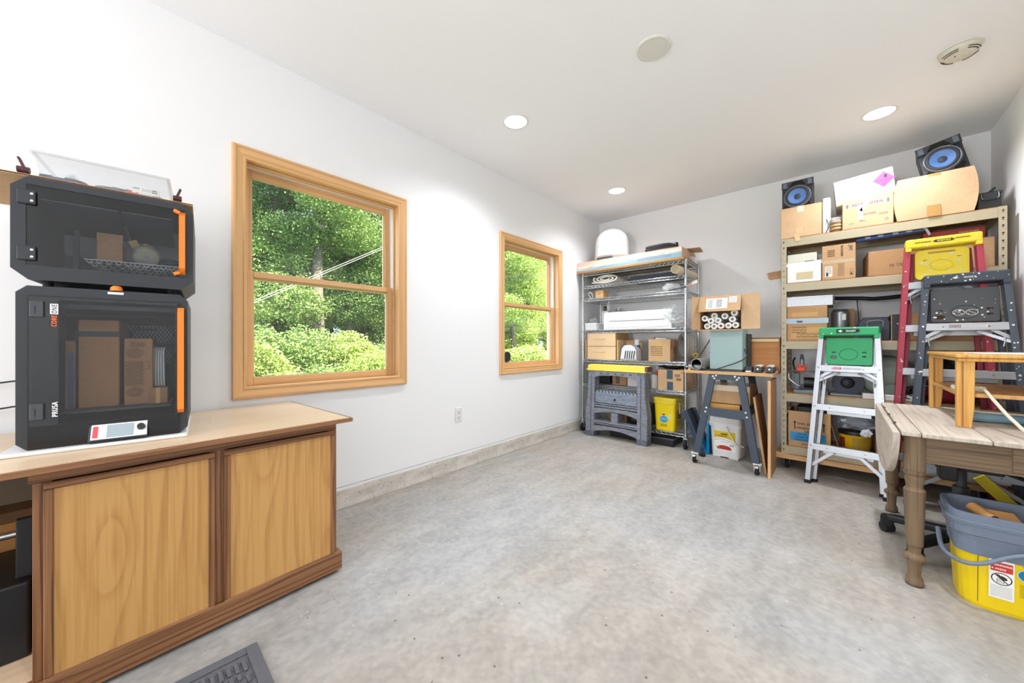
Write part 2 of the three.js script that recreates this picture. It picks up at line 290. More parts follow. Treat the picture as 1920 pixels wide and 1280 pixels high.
{
  const o = thing('wall_outlet', 'white wall outlet on the painted wall between the two windows', 'outlet', [0, 0.475, -2.053]);
  part(o, 'cover_plate', bb(0, 0.008, -0.06, 0.06, -0.037, 0.037, 0.004), M.white);
  for (const y of [-0.024, 0.024]) {
    const r = part(o, 'receptacle', bb(0.004, 0.0105, y - 0.016, y + 0.016, -0.016, 0.016, 0.003), M.offwhite);
    for (const z of [-0.006, 0.006]) part(r, 'slot', bb(0.01, 0.0108, y - 0.006, y + 0.006, z - 0.0012, z + 0.0012), M.charcoal);
  }
}
// ---------------------------------------------------------------- ceiling fittings
function downlight(x, z, label) {
  const o = thing('recessed_light', label, 'light', [x, CE, z], 0, 'recessed ceiling lights');
  part(o, 'trim_ring', lathe([[0.082, -0.002], [0.083, -0.006], [0.094, -0.006], [0.099, -0.001], [0.099, 0]], 40), M.white);
  part(o, 'light_lens', lathe([[0.0001, -0.004], [0.083, -0.0035], [0.083, 0]], 40), mat(0xffffff, 0.5, 0, { emissive: 0xfffaf2, emissiveIntensity: 2.2 }));
  const l = new THREE.SpotLight(0xf2f6ff, LAMP_POWER, 0, 1.3, 0.9); l.name = 'lamp_light'; l.shadow.radius = 4; l.castShadow = true; l.position.y = -0.012; l.target.position.y = -2; o.add(l, l.target);
}
for (const [x, z] of [[0.68, -3.68], [2.675, -3.68], [0.68, -2.03], [2.675, -2.03], [2.675, -0.39]]) downlight(x, z,
  z < -3 ? (x < 1 ? 'round lit recessed ceiling light by the wire shelving corner' : 'round lit recessed ceiling light over the beige rack') : z < -1 && x < 1 ? 'round lit recessed ceiling light between the two windows' : z < -1 ? 'unseen round recessed ceiling light level with the plain cover plate' : 'unseen round recessed ceiling light farthest from the rack');  // nearer right-hand lamps are out of view, placed to light the room evenly
{
  const o = thing('ceiling_cover', 'plain round off white cover plate on the ceiling', 'cover plate', [1.695, CE, -2.03]);
  part(o, 'plate', lathe([[0.0001, -0.006], [0.07, -0.007], [0.08, -0.011], [0.088, -0.009], [0.09, 0]], 40), M.offwhite);
  part(o, 'inner_disc', lathe([[0.0001, -0.0085], [0.066, -0.009], [0.069, -0.006]], 40), M.offwhite);
  const d = thing('smoke_detector', 'round ivory smoke detector with dark vent slots on the ceiling', 'smoke detector', [2.965, CE, -3.18]);
  part(d, 'base_plate', lathe([[0.0001, -0.01], [0.083, -0.01], [0.085, 0]], 40), M.offwhite);
  part(d, 'housing', lathe([[0.0001, -0.042], [0.05, -0.041], [0.066, -0.034], [0.076, -0.022], [0.079, -0.01]], 40), mat(0xd8d3c0, 0.5));
  const ring = (r, y, a, b) => { const p = []; for (let i = 0; i <= 12; i++) { const t = mix(a, b, i / 12); p.push(V(Math.cos(t) * r, y, Math.sin(t) * r)); } return tube(p, 0.0022, 24, 5); };
  for (let k = 0; k < 4; k++) { const a = k * PI / 2 + 0.25, b = a + 1.05; part(d, 'vent_slot', [ring(0.071, -0.031, a, b), ring(0.0625, -0.037, a, b)], M.charcoal); }
  part(d, 'test_button', lathe([[0.0001, -0.046], [0.008, -0.046], [0.009, -0.04]], 16, 0.02, 0, 0.015), M.offwhite);
  part(d, 'indicator', lathe([[0.0001, -0.044], [0.003, -0.044], [0.003, -0.04]], 10, -0.022, 0, 0.02), M.charcoal);
}

// softbox out of view behind the camera, placed to light ceiling and back wall
{
  const o = thing('unseen_softbox_light', 'unseen square white softbox on a black stand behind the camera, lighting the ceiling and back wall', 'unseen light', SOFT_AT), h = new THREE.Group(); h.name = 'softbox_head'; o.add(h);
  h.position.y = 1.3; h.rotation.order = 'YXZ'; h.rotation.set(SOFT_PITCH, SOFT_TURN, 0);                 // faces its own -z
  part(h, 'light_diffuser', bb(-0.5, 0.5, -0.5, 0.5, -0.01, 0), mat(0xf4f4f4, 0.8, 0, { emissive: 0xf2f6ff, emissiveIntensity: 1.5 }));
  const g = new THREE.CylinderGeometry(0.71, 0.12, 0.4, 4, 1, true).rotateY(PI / 4).rotateX(-PI / 2).translate(0, 0, 0.2); part(h, 'black_shell', g, M.black);
  const l = new THREE.RectAreaLight(0xf6f8ff, SOFT_POWER, 1, 1); l.name = 'unseen_softbox_glow'; l.position.z = -0.02; h.add(l);
  part(o, 'pole', cyl(V(0, 0.1, 0.42), V(0, 1.3, 0.42), 0.014, 0.014, 12), M.black);
  for (let k = 0; k < 3; k++) part(o, 'leg', cyl(V(0, 0.45, 0.42), V(Math.cos(k * 2.1) * 0.4, 0.01, 0.42 + Math.sin(k * 2.1) * 0.4), 0.01, 0.01, 8), M.black);
}
// ---------------------------------------------------------------- woodland outside
struct('ground', bb(-60, -0.18, -0.75, -0.55, -60, 30), mat(0x5b6a34, 0.95));
const leafGeo = (() => {
  const L = [];
  for (let i = 0; i < 9; i++) {
    const s = rnd(0.075, 0.12), w = s * 0.62, g = new THREE.BufferGeometry();
    const P = [[0, 0, 0], [w * 0.5, 0.012, s * 0.42], [0, -0.006, s * 0.5], [-w * 0.5, 0.012, s * 0.42], [0, -0.02, s]];
    const I = [0, 1, 2, 0, 2, 3, 2, 1, 4, 2, 4, 3];
    g.setAttribute('position', new THREE.BufferAttribute(new Float32Array(I.flatMap((k) => P[k])), 3)); g.computeVertexNormals();
    turned(g, rnd(-0.5, 0.8), 0, rnd(-0.6, 0.6)); turned(g, 0, rnd(2 * PI), 0);
    g.translate(rnd(-0.16, 0.16), rnd(-0.1, 0.1), rnd(-0.16, 0.16)); L.push(g);
  }
  return join(L);
})();
const leafMat = mat(0xffffff, 0.55, 0, { transmission: 0.35, thickness: 0, ior: 1.35 });
const bark = mat(0x5f594f, 0.95), barkDark = mat(0x3a342c, 0.95);
const lc = new THREE.Color();
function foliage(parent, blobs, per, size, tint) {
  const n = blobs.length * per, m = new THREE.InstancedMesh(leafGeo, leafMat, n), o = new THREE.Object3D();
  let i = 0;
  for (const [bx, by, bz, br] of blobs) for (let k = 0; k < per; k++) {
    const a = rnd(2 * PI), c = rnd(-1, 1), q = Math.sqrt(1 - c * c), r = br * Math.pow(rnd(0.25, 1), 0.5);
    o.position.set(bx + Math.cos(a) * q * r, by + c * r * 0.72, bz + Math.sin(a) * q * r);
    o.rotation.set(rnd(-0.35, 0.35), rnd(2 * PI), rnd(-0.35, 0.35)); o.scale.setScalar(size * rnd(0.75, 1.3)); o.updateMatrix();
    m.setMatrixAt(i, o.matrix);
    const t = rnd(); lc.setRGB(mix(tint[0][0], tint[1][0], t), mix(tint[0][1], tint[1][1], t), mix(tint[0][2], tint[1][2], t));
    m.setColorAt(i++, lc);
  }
  m.name = 'foliage'; m.userData.kind = 'stuff'; shadowed(m); parent.add(m);
}
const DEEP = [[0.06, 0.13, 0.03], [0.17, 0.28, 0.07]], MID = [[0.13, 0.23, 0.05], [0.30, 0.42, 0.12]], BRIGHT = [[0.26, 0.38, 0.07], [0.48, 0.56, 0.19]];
function tree(px, D, h, crown, opt, label, group) {
  const x = -D, z = onX(px, 640, x).z, o = thing('woodland_tree', label, 'tree', [x, -0.55, z], 0, group);
  const r = opt.r ?? 0.14, lean = opt.lean ?? rnd(-0.05, 0.05), pts = [0, 0.25, 0.5, 0.75, 1].map((t) => V(Math.sin(t * 3 + px) * 0.08, t * h * 0.85, lean * h * t + Math.sin(t * 5 + px) * 0.1));
  const tg = tube(pts, 1, 20, 9), tp = tg.attributes.position, tv = V(), c = new THREE.CatmullRomCurve3(pts);
  for (let i = 0; i < tp.count; i++) { const ringI = Math.floor(i / 10), t = ringI / 20, cc = c.getPointAt(clamp(t)); tv.fromBufferAttribute(tp, i).sub(cc).multiplyScalar(r * (1.15 - 0.85 * t)).add(cc); tp.setXYZ(i, tv.x, tv.y, tv.z); }
  tg.computeVertexNormals();
  part(o, 'trunk', tg, opt.dark ? barkDark : bark);
  const blobs = [];
  for (let i = 0; i < (opt.limbs ?? 9); i++) {
    const t = mix(opt.from ?? 0.35, 1, (i + rnd(0.6)) / (opt.limbs ?? 9)), a = rnd(2 * PI), q = c.getPointAt(clamp(t)), R = crown * (1.15 - 0.5 * t) * rnd(0.55, 1.05);
    const e = V(q.x + Math.cos(a) * R, q.y + R * rnd(0.2, 0.6), q.z + Math.sin(a) * R);
    part(o, 'branch', tube([q, q.clone().lerp(e, 0.5).add(V(0, -0.1, 0)), e], r * 0.28 * (1.2 - t), 8, 6), opt.dark ? barkDark : bark);
    blobs.push([e.x, e.y, e.z, crown * rnd(0.42, 0.62)], [mix(q.x, e.x, 0.45), mix(q.y, e.y, 0.45) + 0.3, mix(q.z, e.z, 0.45), crown * rnd(0.35, 0.5)]);
  }
  foliage(o, blobs, opt.per ?? 150, opt.size ?? 1.3, opt.tint ?? MID);
}
function shrub(px, D, y, r, tint, per, label, group, size = 1) {
  const z = onX(px, 640, -D).z, o = thing('leafy_shrub', label, 'shrub', [-D, -0.55, z], 0, group), B = [];
  for (let i = 0; i < 5; i++) part(o, 'stem', tube([V(0, 0, 0), V(rnd(-0.2, 0.2), (y + 0.55) * 0.5, rnd(-0.2, 0.2)), V(rnd(-0.6, 0.6) * r, y + 0.55 + rnd(0.4) * r, rnd(-0.6, 0.6) * r)], 0.018, 8, 5), barkDark);
  for (let i = 0; i < 9; i++) { const a = rnd(2 * PI), q = rnd(0.2, 0.75) * r; B.push([Math.cos(a) * q, y + 0.55 + rnd(-0.45, 0.45) * r, Math.sin(a) * q, r * rnd(0.4, 0.6)]); }
  foliage(o, B, per, size, tint);
}
const TREES = 'trees beyond the windows', SHRUBS = 'sunlit shrubs beyond the windows';
// through the window above the cabinet
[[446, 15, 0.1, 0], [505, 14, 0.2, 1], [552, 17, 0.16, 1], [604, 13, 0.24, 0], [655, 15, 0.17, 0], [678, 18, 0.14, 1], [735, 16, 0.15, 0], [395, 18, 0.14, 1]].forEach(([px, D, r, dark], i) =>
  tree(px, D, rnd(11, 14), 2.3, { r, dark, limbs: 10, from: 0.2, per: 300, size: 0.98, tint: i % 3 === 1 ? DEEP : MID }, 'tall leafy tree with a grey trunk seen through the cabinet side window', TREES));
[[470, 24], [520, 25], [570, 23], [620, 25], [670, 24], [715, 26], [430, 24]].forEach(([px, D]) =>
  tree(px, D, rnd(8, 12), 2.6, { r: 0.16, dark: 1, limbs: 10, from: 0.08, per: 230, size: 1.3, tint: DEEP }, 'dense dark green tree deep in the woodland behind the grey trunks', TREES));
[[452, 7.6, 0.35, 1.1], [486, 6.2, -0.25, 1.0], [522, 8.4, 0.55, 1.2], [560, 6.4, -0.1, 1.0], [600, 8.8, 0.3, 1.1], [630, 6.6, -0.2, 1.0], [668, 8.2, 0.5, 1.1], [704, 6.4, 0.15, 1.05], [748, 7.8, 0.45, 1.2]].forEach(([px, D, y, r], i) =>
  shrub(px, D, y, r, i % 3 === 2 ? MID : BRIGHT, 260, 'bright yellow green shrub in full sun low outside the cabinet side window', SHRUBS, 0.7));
// through the window beside the wire shelving
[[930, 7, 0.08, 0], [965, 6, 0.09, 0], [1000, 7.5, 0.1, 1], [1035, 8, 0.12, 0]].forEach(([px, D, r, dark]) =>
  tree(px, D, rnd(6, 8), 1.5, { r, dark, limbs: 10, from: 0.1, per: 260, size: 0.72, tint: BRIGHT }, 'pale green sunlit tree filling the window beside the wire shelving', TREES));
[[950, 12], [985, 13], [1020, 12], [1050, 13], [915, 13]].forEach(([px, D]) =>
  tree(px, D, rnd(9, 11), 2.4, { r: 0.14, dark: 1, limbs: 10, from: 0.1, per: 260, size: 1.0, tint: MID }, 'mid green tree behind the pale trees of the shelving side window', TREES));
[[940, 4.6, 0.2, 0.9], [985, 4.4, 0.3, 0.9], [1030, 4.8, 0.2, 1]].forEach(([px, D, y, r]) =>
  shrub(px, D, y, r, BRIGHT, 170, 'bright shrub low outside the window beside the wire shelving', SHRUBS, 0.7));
{
  const D = 5.4, a = onX(400, 600, -D), b = onX(800, 432, -D);
  for (const dy of [0, 0.045]) single('overhead_cable', 'pale overhead cable slanting across the trees outside', 'cable', cyl(a.clone().add(V(0, dy, 0)), b.clone().add(V(0, dy, 0)), 0.0045, 0.0045, 6), mat(0xb9b4a0, 0.6), null, 'overhead cables');
}

// ---------------------------------------------------------------- cabinet and worktop along the left wall
// local frame: origin below the worktop's front right corner, x out of the wall, z along the wall towards the camera
const CAB = [0.752, 0, -0.785], CABTURN = 0.04;
{
  const w = thing('worktop', 'pale laminate worktop with walnut edging along the window wall', 'worktop', CAB, CABTURN);
  part(w, 'surface', bb(-0.742, -0.012, 0.73, 0.747, 0.012, 2.0), M.worktop, 'z');
  part(w, 'edging', bb(-0.012, 0, 0.728, 0.7465, 0, 2.0, 0.003), M.walnut, 'z');
  part(w, 'edging', bb(-0.742, -0.012, 0.728, 0.7465, 0, 0.012, 0.003), M.walnut, 'x');
  const c = thing('cabinet', 'low wooden cabinet with two honey veneer doors and walnut frame under the worktop', 'cabinet', CAB, CABTURN);
  const F = -0.09, B = -0.72;                               // face frame plane, back
  part(c, 'side_panel', bb(B, F - 0.018, 0.09, 0.728, 0.037, 0.055), M.walnut, 'y');
  part(c, 'divider', bb(B, F - 0.018, 0.09, 0.728, 0.9, 0.918), M.walnut, 'y');
  part(c, 'back_panel', bb(B, B + 0.008, 0.09, 0.728, 0.055, 1.9), mat(0x8a7a68, 0.8));
  part(c, 'bottom_panel', bb(B, F - 0.018, 0.09, 0.108, 0.055, 1.9), M.worktop, 'z');
  part(c, 'top_rail', bb(F - 0.018, F, 0.685, 0.728, 0.037, 0.93, 0.002), M.walnut, 'z');
  part(c, 'stile', bb(F - 0.018, F, 0.1, 0.685, 0.037, 0.075, 0.002), M.walnut, 'y');
  part(c, 'stile', bb(F - 0.018, F, 0.1, 0.685, 0.46, 0.515, 0.002), M.walnut, 'y');
  part(c, 'stile', bb(F - 0.018, F + 0.002, 0.1, 0.685, 0.885, 0.922, 0.002), M.walnut, 'y');
  part(c, 'plinth', bb(F - 0.02, -0.07, 0.018, 0.1, 0.018, 1.9, 0.003), M.walnut, 'z');
  part(c, 'plinth', bb(B, F - 0.02, 0.018, 0.1, 0.018, 0.036, 0.003), M.walnut, 'x');
  part(c, 'foot_rail', [bb(B + 0.04, F - 0.05, 0, 0.09, 0.06, 0.1), bb(B + 0.04, F - 0.05, 0, 0.09, 0.9, 0.94), bb(B + 0.04, F - 0.05, 0, 0.09, 1.8, 1.84)], M.black);
  for (const [z0, z1] of [[0.05, 0.472], [0.5, 0.902]]) {
    const y0 = 0.085, y1 = 0.683, t = 0.02, x0 = F, x1 = F + 0.018;
    const d = part(c, 'door', bb(x0, x1 - 0.006, y0 + t, y1 - t, z0 + t, z1 - t), M.veneer, 'y');
    for (const [a, b] of [[y0, y0 + t], [y1 - t, y1]]) part(d, 'door_frame', bb(x0, x1, a, b, z0, z1, 0.004), M.walnut, 'z');
    for (const [a, b] of [[z0, z0 + t], [z1 - t, z1]]) part(d, 'door_frame', bb(x0, x1 - 0.0006, y0 + t, y1 - t, a, b, 0.004), M.walnut, 'y');
  }
  // what stands in the open bay left of the doors
  const k = thing('instrument_case', 'black case with chrome carrying bar in the open bay of the cabinet', 'case', [0.4, 0.108, 0.31], 0.04);
  part(k, 'body', bb(-0.18, 0.16, 0, 0.24, -0.15, 0.2, 0.01), M.black);
  for (const z of [-0.135, 0.185]) part(k, 'upright', bar(V(0.1, 0.2, z), V(0.08, 0.42, z), 0.03, 0.035, V(0, 0, 1), 0.004), M.black);
  part(k, 'carrying_bar', cyl(V(0.085, 0.375, -0.13), V(0.085, 0.375, 0.185), 0.011, 0.011, 14), M.chrome);
  for (let i = 0; i < 7; i++) part(k, 'vent_slot', bb(0.159, 0.1615, 0.11 + i * 0.014, 0.113 + i * 0.014, 0.0, 0.12), M.darkgrey);
  const q = thing('storage_box', 'plain brown box at the back of the open cabinet bay', 'box', [0.17, 0.108, 0.38], 0.04);
  part(q, 'body', bb(-0.1, 0.03, 0, 0.33, -0.2, 0.2, 0.004), M.kraft);
  part(q, 'lid', bb(-0.104, 0.034, 0.33, 0.37, -0.204, 0.204, 0.004), card(0x7a5a3a));
}
// ---------------------------------------------------------------- printer, enclosure and what lies on them
const PT = -0.14, PO = [0.585, 0, -0.015];                 // local frame: x forward, z towards the camera side
{
  const pad = thing('foam_pad', 'thin white foam pad under the printer on the worktop', 'pad', [PO[0], 0.747, PO[2]], PT);
  part(pad, 'sheet', bb(-0.43, 0.03, 0, 0.013, -0.2, 0.235, 0.006), M.plasticWhite);

  const chamfered = (w, h, c) => poly([[-w + c, 0], [w - c, 0], [w, c], [w, h - c], [w - c, h], [-w + c, h], [-w, h - c], [-w, c]]);
  const alongX = (g, x) => g.applyMatrix4(new THREE.Matrix4().makeBasis(V(0, 0, 1), V(0, 1, 0), V(1, 0, 0)).scale(V(1, 1, 1))).translate(x, 0, 0);
  const shell = (w, h, c, hole, x0, x1) => { const s = chamfered(w, h, c); s.holes.push(new THREE.Path([[hole[0], hole[2]], [hole[1], hole[2]], [hole[1], hole[3]], [hole[0], hole[3]]].map(([a, b]) => new THREE.Vector2(a, b)))); const g = ext(s, x1 - x0); const m = new THREE.Matrix4().set(0, 0, 1, x0, 0, 1, 0, 0, 1, 0, 0, 0, 0, 0, 0, 1); g.applyMatrix4(m); const p = g.attributes.position.array, n = g.attributes.normal.array; for (let i = 0; i < p.length; i += 9) for (let k = 0; k < 3; k++) { let t = p[i + 3 + k]; p[i + 3 + k] = p[i + 6 + k]; p[i + 6 + k] = t; } g.deleteAttribute('normal'); g.computeVertexNormals(); return g; };
  // --- printer
  const p = thing('desktop_printer', 'black desktop 3D printer with clear door and orange handle on the worktop', '3D printer', [PO[0], 0.76, PO[2]], PT);
  part(p, 'housing', shell(0.2, 0.52, 0.022, [-0.172, 0.174, 0.072, 0.488], -0.43, 0), M.charcoal);
  part(p, 'front_frame', shell(0.176, 0.49, 0.002, [-0.166, 0.114, 0.075, 0.478], 0, 0.004).translate(0, 0.0, 0), M.blackGloss);
  part(p, 'back_panel', bb(-0.428, -0.42, 0.01, 0.51, -0.19, 0.19), M.black);
  part(p, 'print_bed', bb(-0.36, -0.04, 0.1, 0.106, -0.15, 0.16), M.darkgrey);
  part(p, 'gantry_rail', [bb(-0.34, -0.325, 0.44, 0.452, -0.165, 0.165), bb(-0.06, -0.045, 0.455, 0.47, -0.165, 0.165)], M.darkgrey);
  part(p, 'door_pane', quad(V(0.006, 0.074, 0.172), V(0.006, 0.074, -0.17), V(0.006, 0.486, -0.17), V(0.006, 0.486, 0.172)), M.smoke);
  for (const y of [0.095, 0.42]) { const h = part(p, 'hinge', bb(0.004, 0.014, y, y + 0.052, 0.142, 0.171, 0.003), M.darkgrey); part(h, 'hinge_slot', bb(0.013, 0.0145, y + 0.012, y + 0.036, 0.158, 0.1605), M.black); }
  part(p, 'handle', ext(poly([[0.078, 0], [0.47, 0], [0.455, 0.018], [0.093, 0.018]]), 0.018).applyMatrix4(new THREE.Matrix4().set(0, 1, 0, 0.006, 1, 0, 0, 0, 0, 0, 1, -0.19, 0, 0, 0, 1)), M.orange);
  const word = decal(128, 512, (x, W, H) => { x.save(); x.translate(W / 2, H); x.rotate(-PI / 2); text(x, 'CORE', 118, 0, 92, '#f26a21'); x.fillStyle = '#f2f2f2'; x.fillRect(252, -50, 210, 100); text(x, 'ONE', 357, 4, 92, '#181818'); x.restore(); });
  const word2 = decal(128, 384, (x, W, H) => { x.save(); x.translate(W / 2, H); x.rotate(-PI / 2); text(x, 'PRUSA', 192, 4, 108, '#f4f4f4'); x.restore(); });
  const side = (w, h, m, z, y, n) => part(p, n, new THREE.PlaneGeometry(w, h).rotateY(PI / 2).translate(0.0072, y, z), m);
  side(0.022, 0.082, word, 0.122, 0.432, 'lettering'); side(0.02, 0.056, word2, 0.121, 0.124, 'lettering');
  const lcd = new THREE.Group(); lcd.name = 'control_panel'; lcd.position.set(0.006, 0.004, -0.024); lcd.rotation.z = 0.5; p.add(lcd);
  part(lcd, 'panel_case', bb(-0.02, 0.024, -0.006, 0.056, -0.07, 0.072, 0.004), M.charcoal);
  part(lcd, 'panel_face', bb(0.022, 0.0252, -0.002, 0.053, -0.068, 0.066), M.plasticWhite);
  part(lcd, 'screen', bb(0.024, 0.0262, 0.002, 0.046, -0.034, 0.03), mat(0x9fb0b5, 0.15));
  part(lcd, 'red_sticker', bb(0.024, 0.0258, 0.004, 0.044, 0.05, 0.062), mat(0xd24a55, 0.4));
  part(lcd, 'knob', cyl(V(0.024, 0.028, -0.053), V(0.04, 0.028, -0.053), 0.011, 0.0095, 20), M.black);
  part(p, 'top_knob', lathe([[0.0001, 0.018], [0.009, 0.017], [0.0145, 0.012], [0.016, 0.0]], 20, -0.006, 0.52, -0.014), M.orange);
  part(p, 'rating_label', bb(-0.0005, 0.0015, 0.507, 0.515, -0.032, 0.006), M.paper);

  // --- things that show in the printer door, built inside the printer
  const inP = (x, y, z) => { const c = Math.cos(PT), s = Math.sin(PT); return [PO[0] + x * c + z * s, 0.76 + y, PO[2] - x * s + z * c]; };
  const b1 = thing('tall_carton', 'tall plain brown carton behind the printer door', 'carton', inP(-0.2, 0.106, 0.04), PT);
  part(b1, 'body', bb(-0.1, 0.09, 0, 0.315, -0.048, 0.052, 0.004), card(0xb08256)); part(b1, 'tape', bb(0.09, 0.0908, 0.255, 0.275, -0.048, 0.052), M.black);
  const b2 = thing('printed_carton', 'brown carton printed with rings and honeycomb behind the printer door', 'carton', inP(-0.19, 0.106, -0.055), PT);
  part(b2, 'body', bb(-0.1, 0.08, 0, 0.25, -0.042, 0.035, 0.004), card(0xb88a5e));
  const pat = decal(160, 512, (x, W, H) => { x.strokeStyle = 'rgba(70,44,24,.75)'; x.lineWidth = 2; for (const [cx, cy] of [[60, 110], [60, 420]]) for (let r = 8; r < 56; r += 8) { x.beginPath(); x.ellipse(cx, cy, r, r * 0.8, 0, 0, 7); x.stroke(); } for (let j = 0; j < 14; j++) for (let i = 0; i < 6; i++) { x.beginPath(); for (let k = 0; k <= 6; k++) { const a = k * PI / 3; const X = 10 + i * 17 + (j % 2) * 8 + Math.cos(a) * 9, Y = 180 + j * 14 + Math.sin(a) * 8; k ? x.lineTo(X, Y) : x.moveTo(X, Y); } x.stroke(); } rows(x, 30, 20, 90, 3, 14, 5, 'rgba(60,40,20,.8)'); x.strokeRect(100, 180, 44, 60); });
  part(b2, 'print', new THREE.PlaneGeometry(0.072, 0.24).rotateY(PI / 2).translate(0.081, 0.125, -0.003), pat);
  const bk = thing('leaning_booklet', 'thin blue and brown booklet leaning behind the printer door', 'booklet', inP(-0.2, 0.106, 0.112), PT);
  part(bk, 'cover', bb(-0.08, 0.08, 0, 0.24, -0.012, 0.012, 0.003), card(0xa5784e)); part(bk, 'spine_strip', bb(0.078, 0.081, 0.005, 0.2, -0.008, 0.006), mat(0x41557a, 0.6));
  const cg = thing('cable_bundle', 'bundle of white cables in the printer', 'cables', inP(-0.14, 0.17, -0.105), PT);
  for (let i = 0; i < 7; i++) part(cg, 'cable', tube([V(0, 0, 0.026 - i * 0.008), V(0.006, 0.06, 0.024 - i * 0.0075), V(0, 0.13, 0.022 - i * 0.007), V(-0.02, 0.15, 0.02 - i * 0.007)], 0.0032, 16, 6), M.plasticWhite);
  const bs = thing('low_carton', 'low brown carton lying behind the printer door under the white cables', 'carton', inP(-0.16, 0.106, -0.11), PT); part(bs, 'body', bb(-0.09, 0.06, 0, 0.06, -0.03, 0.024, 0.003), card(0xa87a50)); part(bs, 'tape', bb(0.06, 0.0606, 0.0, 0.06, -0.008, 0.004), M.tape);
  const dr = thing('mesh_drawers', 'black wire mesh drawer stack showing in the printer door', 'mesh drawers', inP(-0.36, 0.106, -0.1), PT);  // mesh image in the door glass, built as a solid stack behind it
  part(dr, 'frame', [bb(-0.03, 0.05, 0, 0.006, -0.06, 0.1), bb(-0.03, 0.05, 0.13, 0.136, -0.06, 0.1), bb(-0.03, 0.05, 0.22, 0.226, -0.06, 0.1), bb(-0.03, 0.05, 0.31, 0.316, -0.06, 0.1), bb(-0.03, 0.05, 0, 0.316, -0.062, -0.056), bb(-0.03, 0.05, 0, 0.316, 0.096, 0.102)], M.black);
  for (const y of [0.14, 0.23]) { const L = []; for (let i = -8; i < 14; i++) { L.push(bar(V(0.05, y, -0.06 + i * 0.012), V(0.05, y + 0.075, -0.06 + i * 0.012 + 0.045), 0.0016, 0.0016, V(1, 0, 0)), bar(V(0.05, y, -0.06 + i * 0.012 + 0.045), V(0.05, y + 0.075, -0.06 + i * 0.012), 0.0016, 0.0016, V(1, 0, 0))); } stuff(part(dr, 'mesh_front', L.filter((g) => { g.computeBoundingBox(); return g.boundingBox.max.z < 0.104 && g.boundingBox.min.z > -0.066; }), mat(0x8f9696, 0.4, 0.6))); part(dr, 'pull', bb(0.05, 0.056, y + 0.055, y + 0.062, 0.0, 0.06), M.black); }

  // --- enclosure on top; what shows in its door is built inside
  const e = thing('filament_enclosure', 'black storage enclosure with tinted door and orange handle standing on the printer', 'enclosure', [PO[0] - 0.004, 1.299, PO[2] - 0.004], PT);
  part(e, 'housing', shell(0.213, 0.325, 0.034, [-0.19, 0.183, 0.045, 0.3], -0.42, 0.006), M.charcoal);
  part(e, 'feet', [cyl(V(-0.05, -0.019, 0.15), V(-0.05, 0.004, 0.15), 0.012), cyl(V(-0.05, -0.019, -0.15), V(-0.05, 0.004, -0.15), 0.012), cyl(V(-0.36, -0.019, 0.15), V(-0.36, 0.004, 0.15), 0.012), cyl(V(-0.36, -0.019, -0.15), V(-0.36, 0.004, -0.15), 0.012)], M.rubber);
  part(e, 'back_panel', bb(-0.418, -0.41, 0.03, 0.31, -0.2, 0.2), mat(0xc9ced4, 0.6));  // bright tone showing in the door glass, put into the panel colour
  part(e, 'dark_back_sheet', bb(-0.41, -0.405, 0.045, 0.15, -0.19, 0.183), M.black);  // black sheet carries the dark tone showing low in the door glass
  part(e, 'door_pane', quad(V(0.003, 0.045, 0.183), V(0.003, 0.045, -0.19), V(0.003, 0.3, -0.19), V(0.003, 0.3, 0.183)), M.smoke);
  for (const y of [0.06, 0.236]) { const h = part(e, 'hinge', bb(0.005, 0.013, y, y + 0.044, 0.162, 0.2, 0.003), M.charcoal); for (const q of [0.011, 0.033]) part(h, 'screw', cyl(V(0.012, y + q, 0.17), V(0.0145, y + q, 0.17), 0.0042, 0.003, 12), M.screw); }
  part(e, 'handle', ext(poly([[0.058, 0], [0.292, 0], [0.272, 0.026], [0.078, 0.026]]), 0.017).applyMatrix4(new THREE.Matrix4().set(0, 1, 0, 0.004, 1, 0, 0, 0, 0, 0, 1, -0.19, 0, 0, 0, 1)), M.orange);
  for (const y of [0.058, 0.28]) part(e, 'handle_hook', bar(V(0.012, y + 0.006, -0.176), V(0.012, y + (y > 0.1 ? 0.014 : -0.002), -0.158), 0.012, 0.014, V(1, 0, 0), 0.003), M.orange);
  part(e, 'divider', bb(-0.25, -0.24, 0.05, 0.24, 0.115, 0.13), M.darkgrey);
  part(e, 'ceiling_flap', [turned(bb(-0.3, -0.02, -0.004, 0, -0.01, 0.16), 0.0, 0, 0.18).translate(0, 0.27, 0), turned(bb(-0.3, -0.02, -0.004, 0, -0.15, -0.02), 0, 0, 0.18).translate(0, 0.27, 0)], M.darkgrey);
  const rk = []; for (let r = 0; r < 4; r++) { rk.push(cyl(V(-0.34 + r * 0.08, 0.1 - r * 0.001, 0.08), V(-0.34 + r * 0.08, 0.1, -0.185), 0.003, 0.003, 6)); for (let i = 0; i < 11; i++) rk.push(cyl(V(-0.34 + r * 0.08, 0.1, 0.08 - i * 0.024), V(-0.34 + r * 0.08, 0.084, 0.068 - i * 0.024), 0.0018, 0.0018, 5), cyl(V(-0.34 + r * 0.08, 0.084, 0.068 - i * 0.024), V(-0.34 + r * 0.08, 0.1, 0.056 - i * 0.024), 0.0018, 0.0018, 5)); }
  stuff(part(e, 'wire_rack', rk, M.steel));
  const inE = (x, y, z) => { const a = inP(x, 0, z); return [a[0], 1.299 + y, a[2]]; };
  const cb1 = thing('small_carton', 'small brown open carton inside the enclosure', 'carton', inE(-0.2, 0.103, 0.02), PT);
  part(cb1, 'body', bb(-0.05, 0.05, 0, 0.075, -0.032, 0.034, 0.002), M.card3); part(cb1, 'flap', turned(bb(-0.05, 0.05, 0, 0.028, 0, 0.002), -0.12, 0, 0).translate(0, 0.075, -0.0) && turned(bb(-0.0015, 0.0015, 0, 0.03, -0.032, 0.034), 0, 0, 0.1).translate(0.05, 0.074, 0), M.card3);
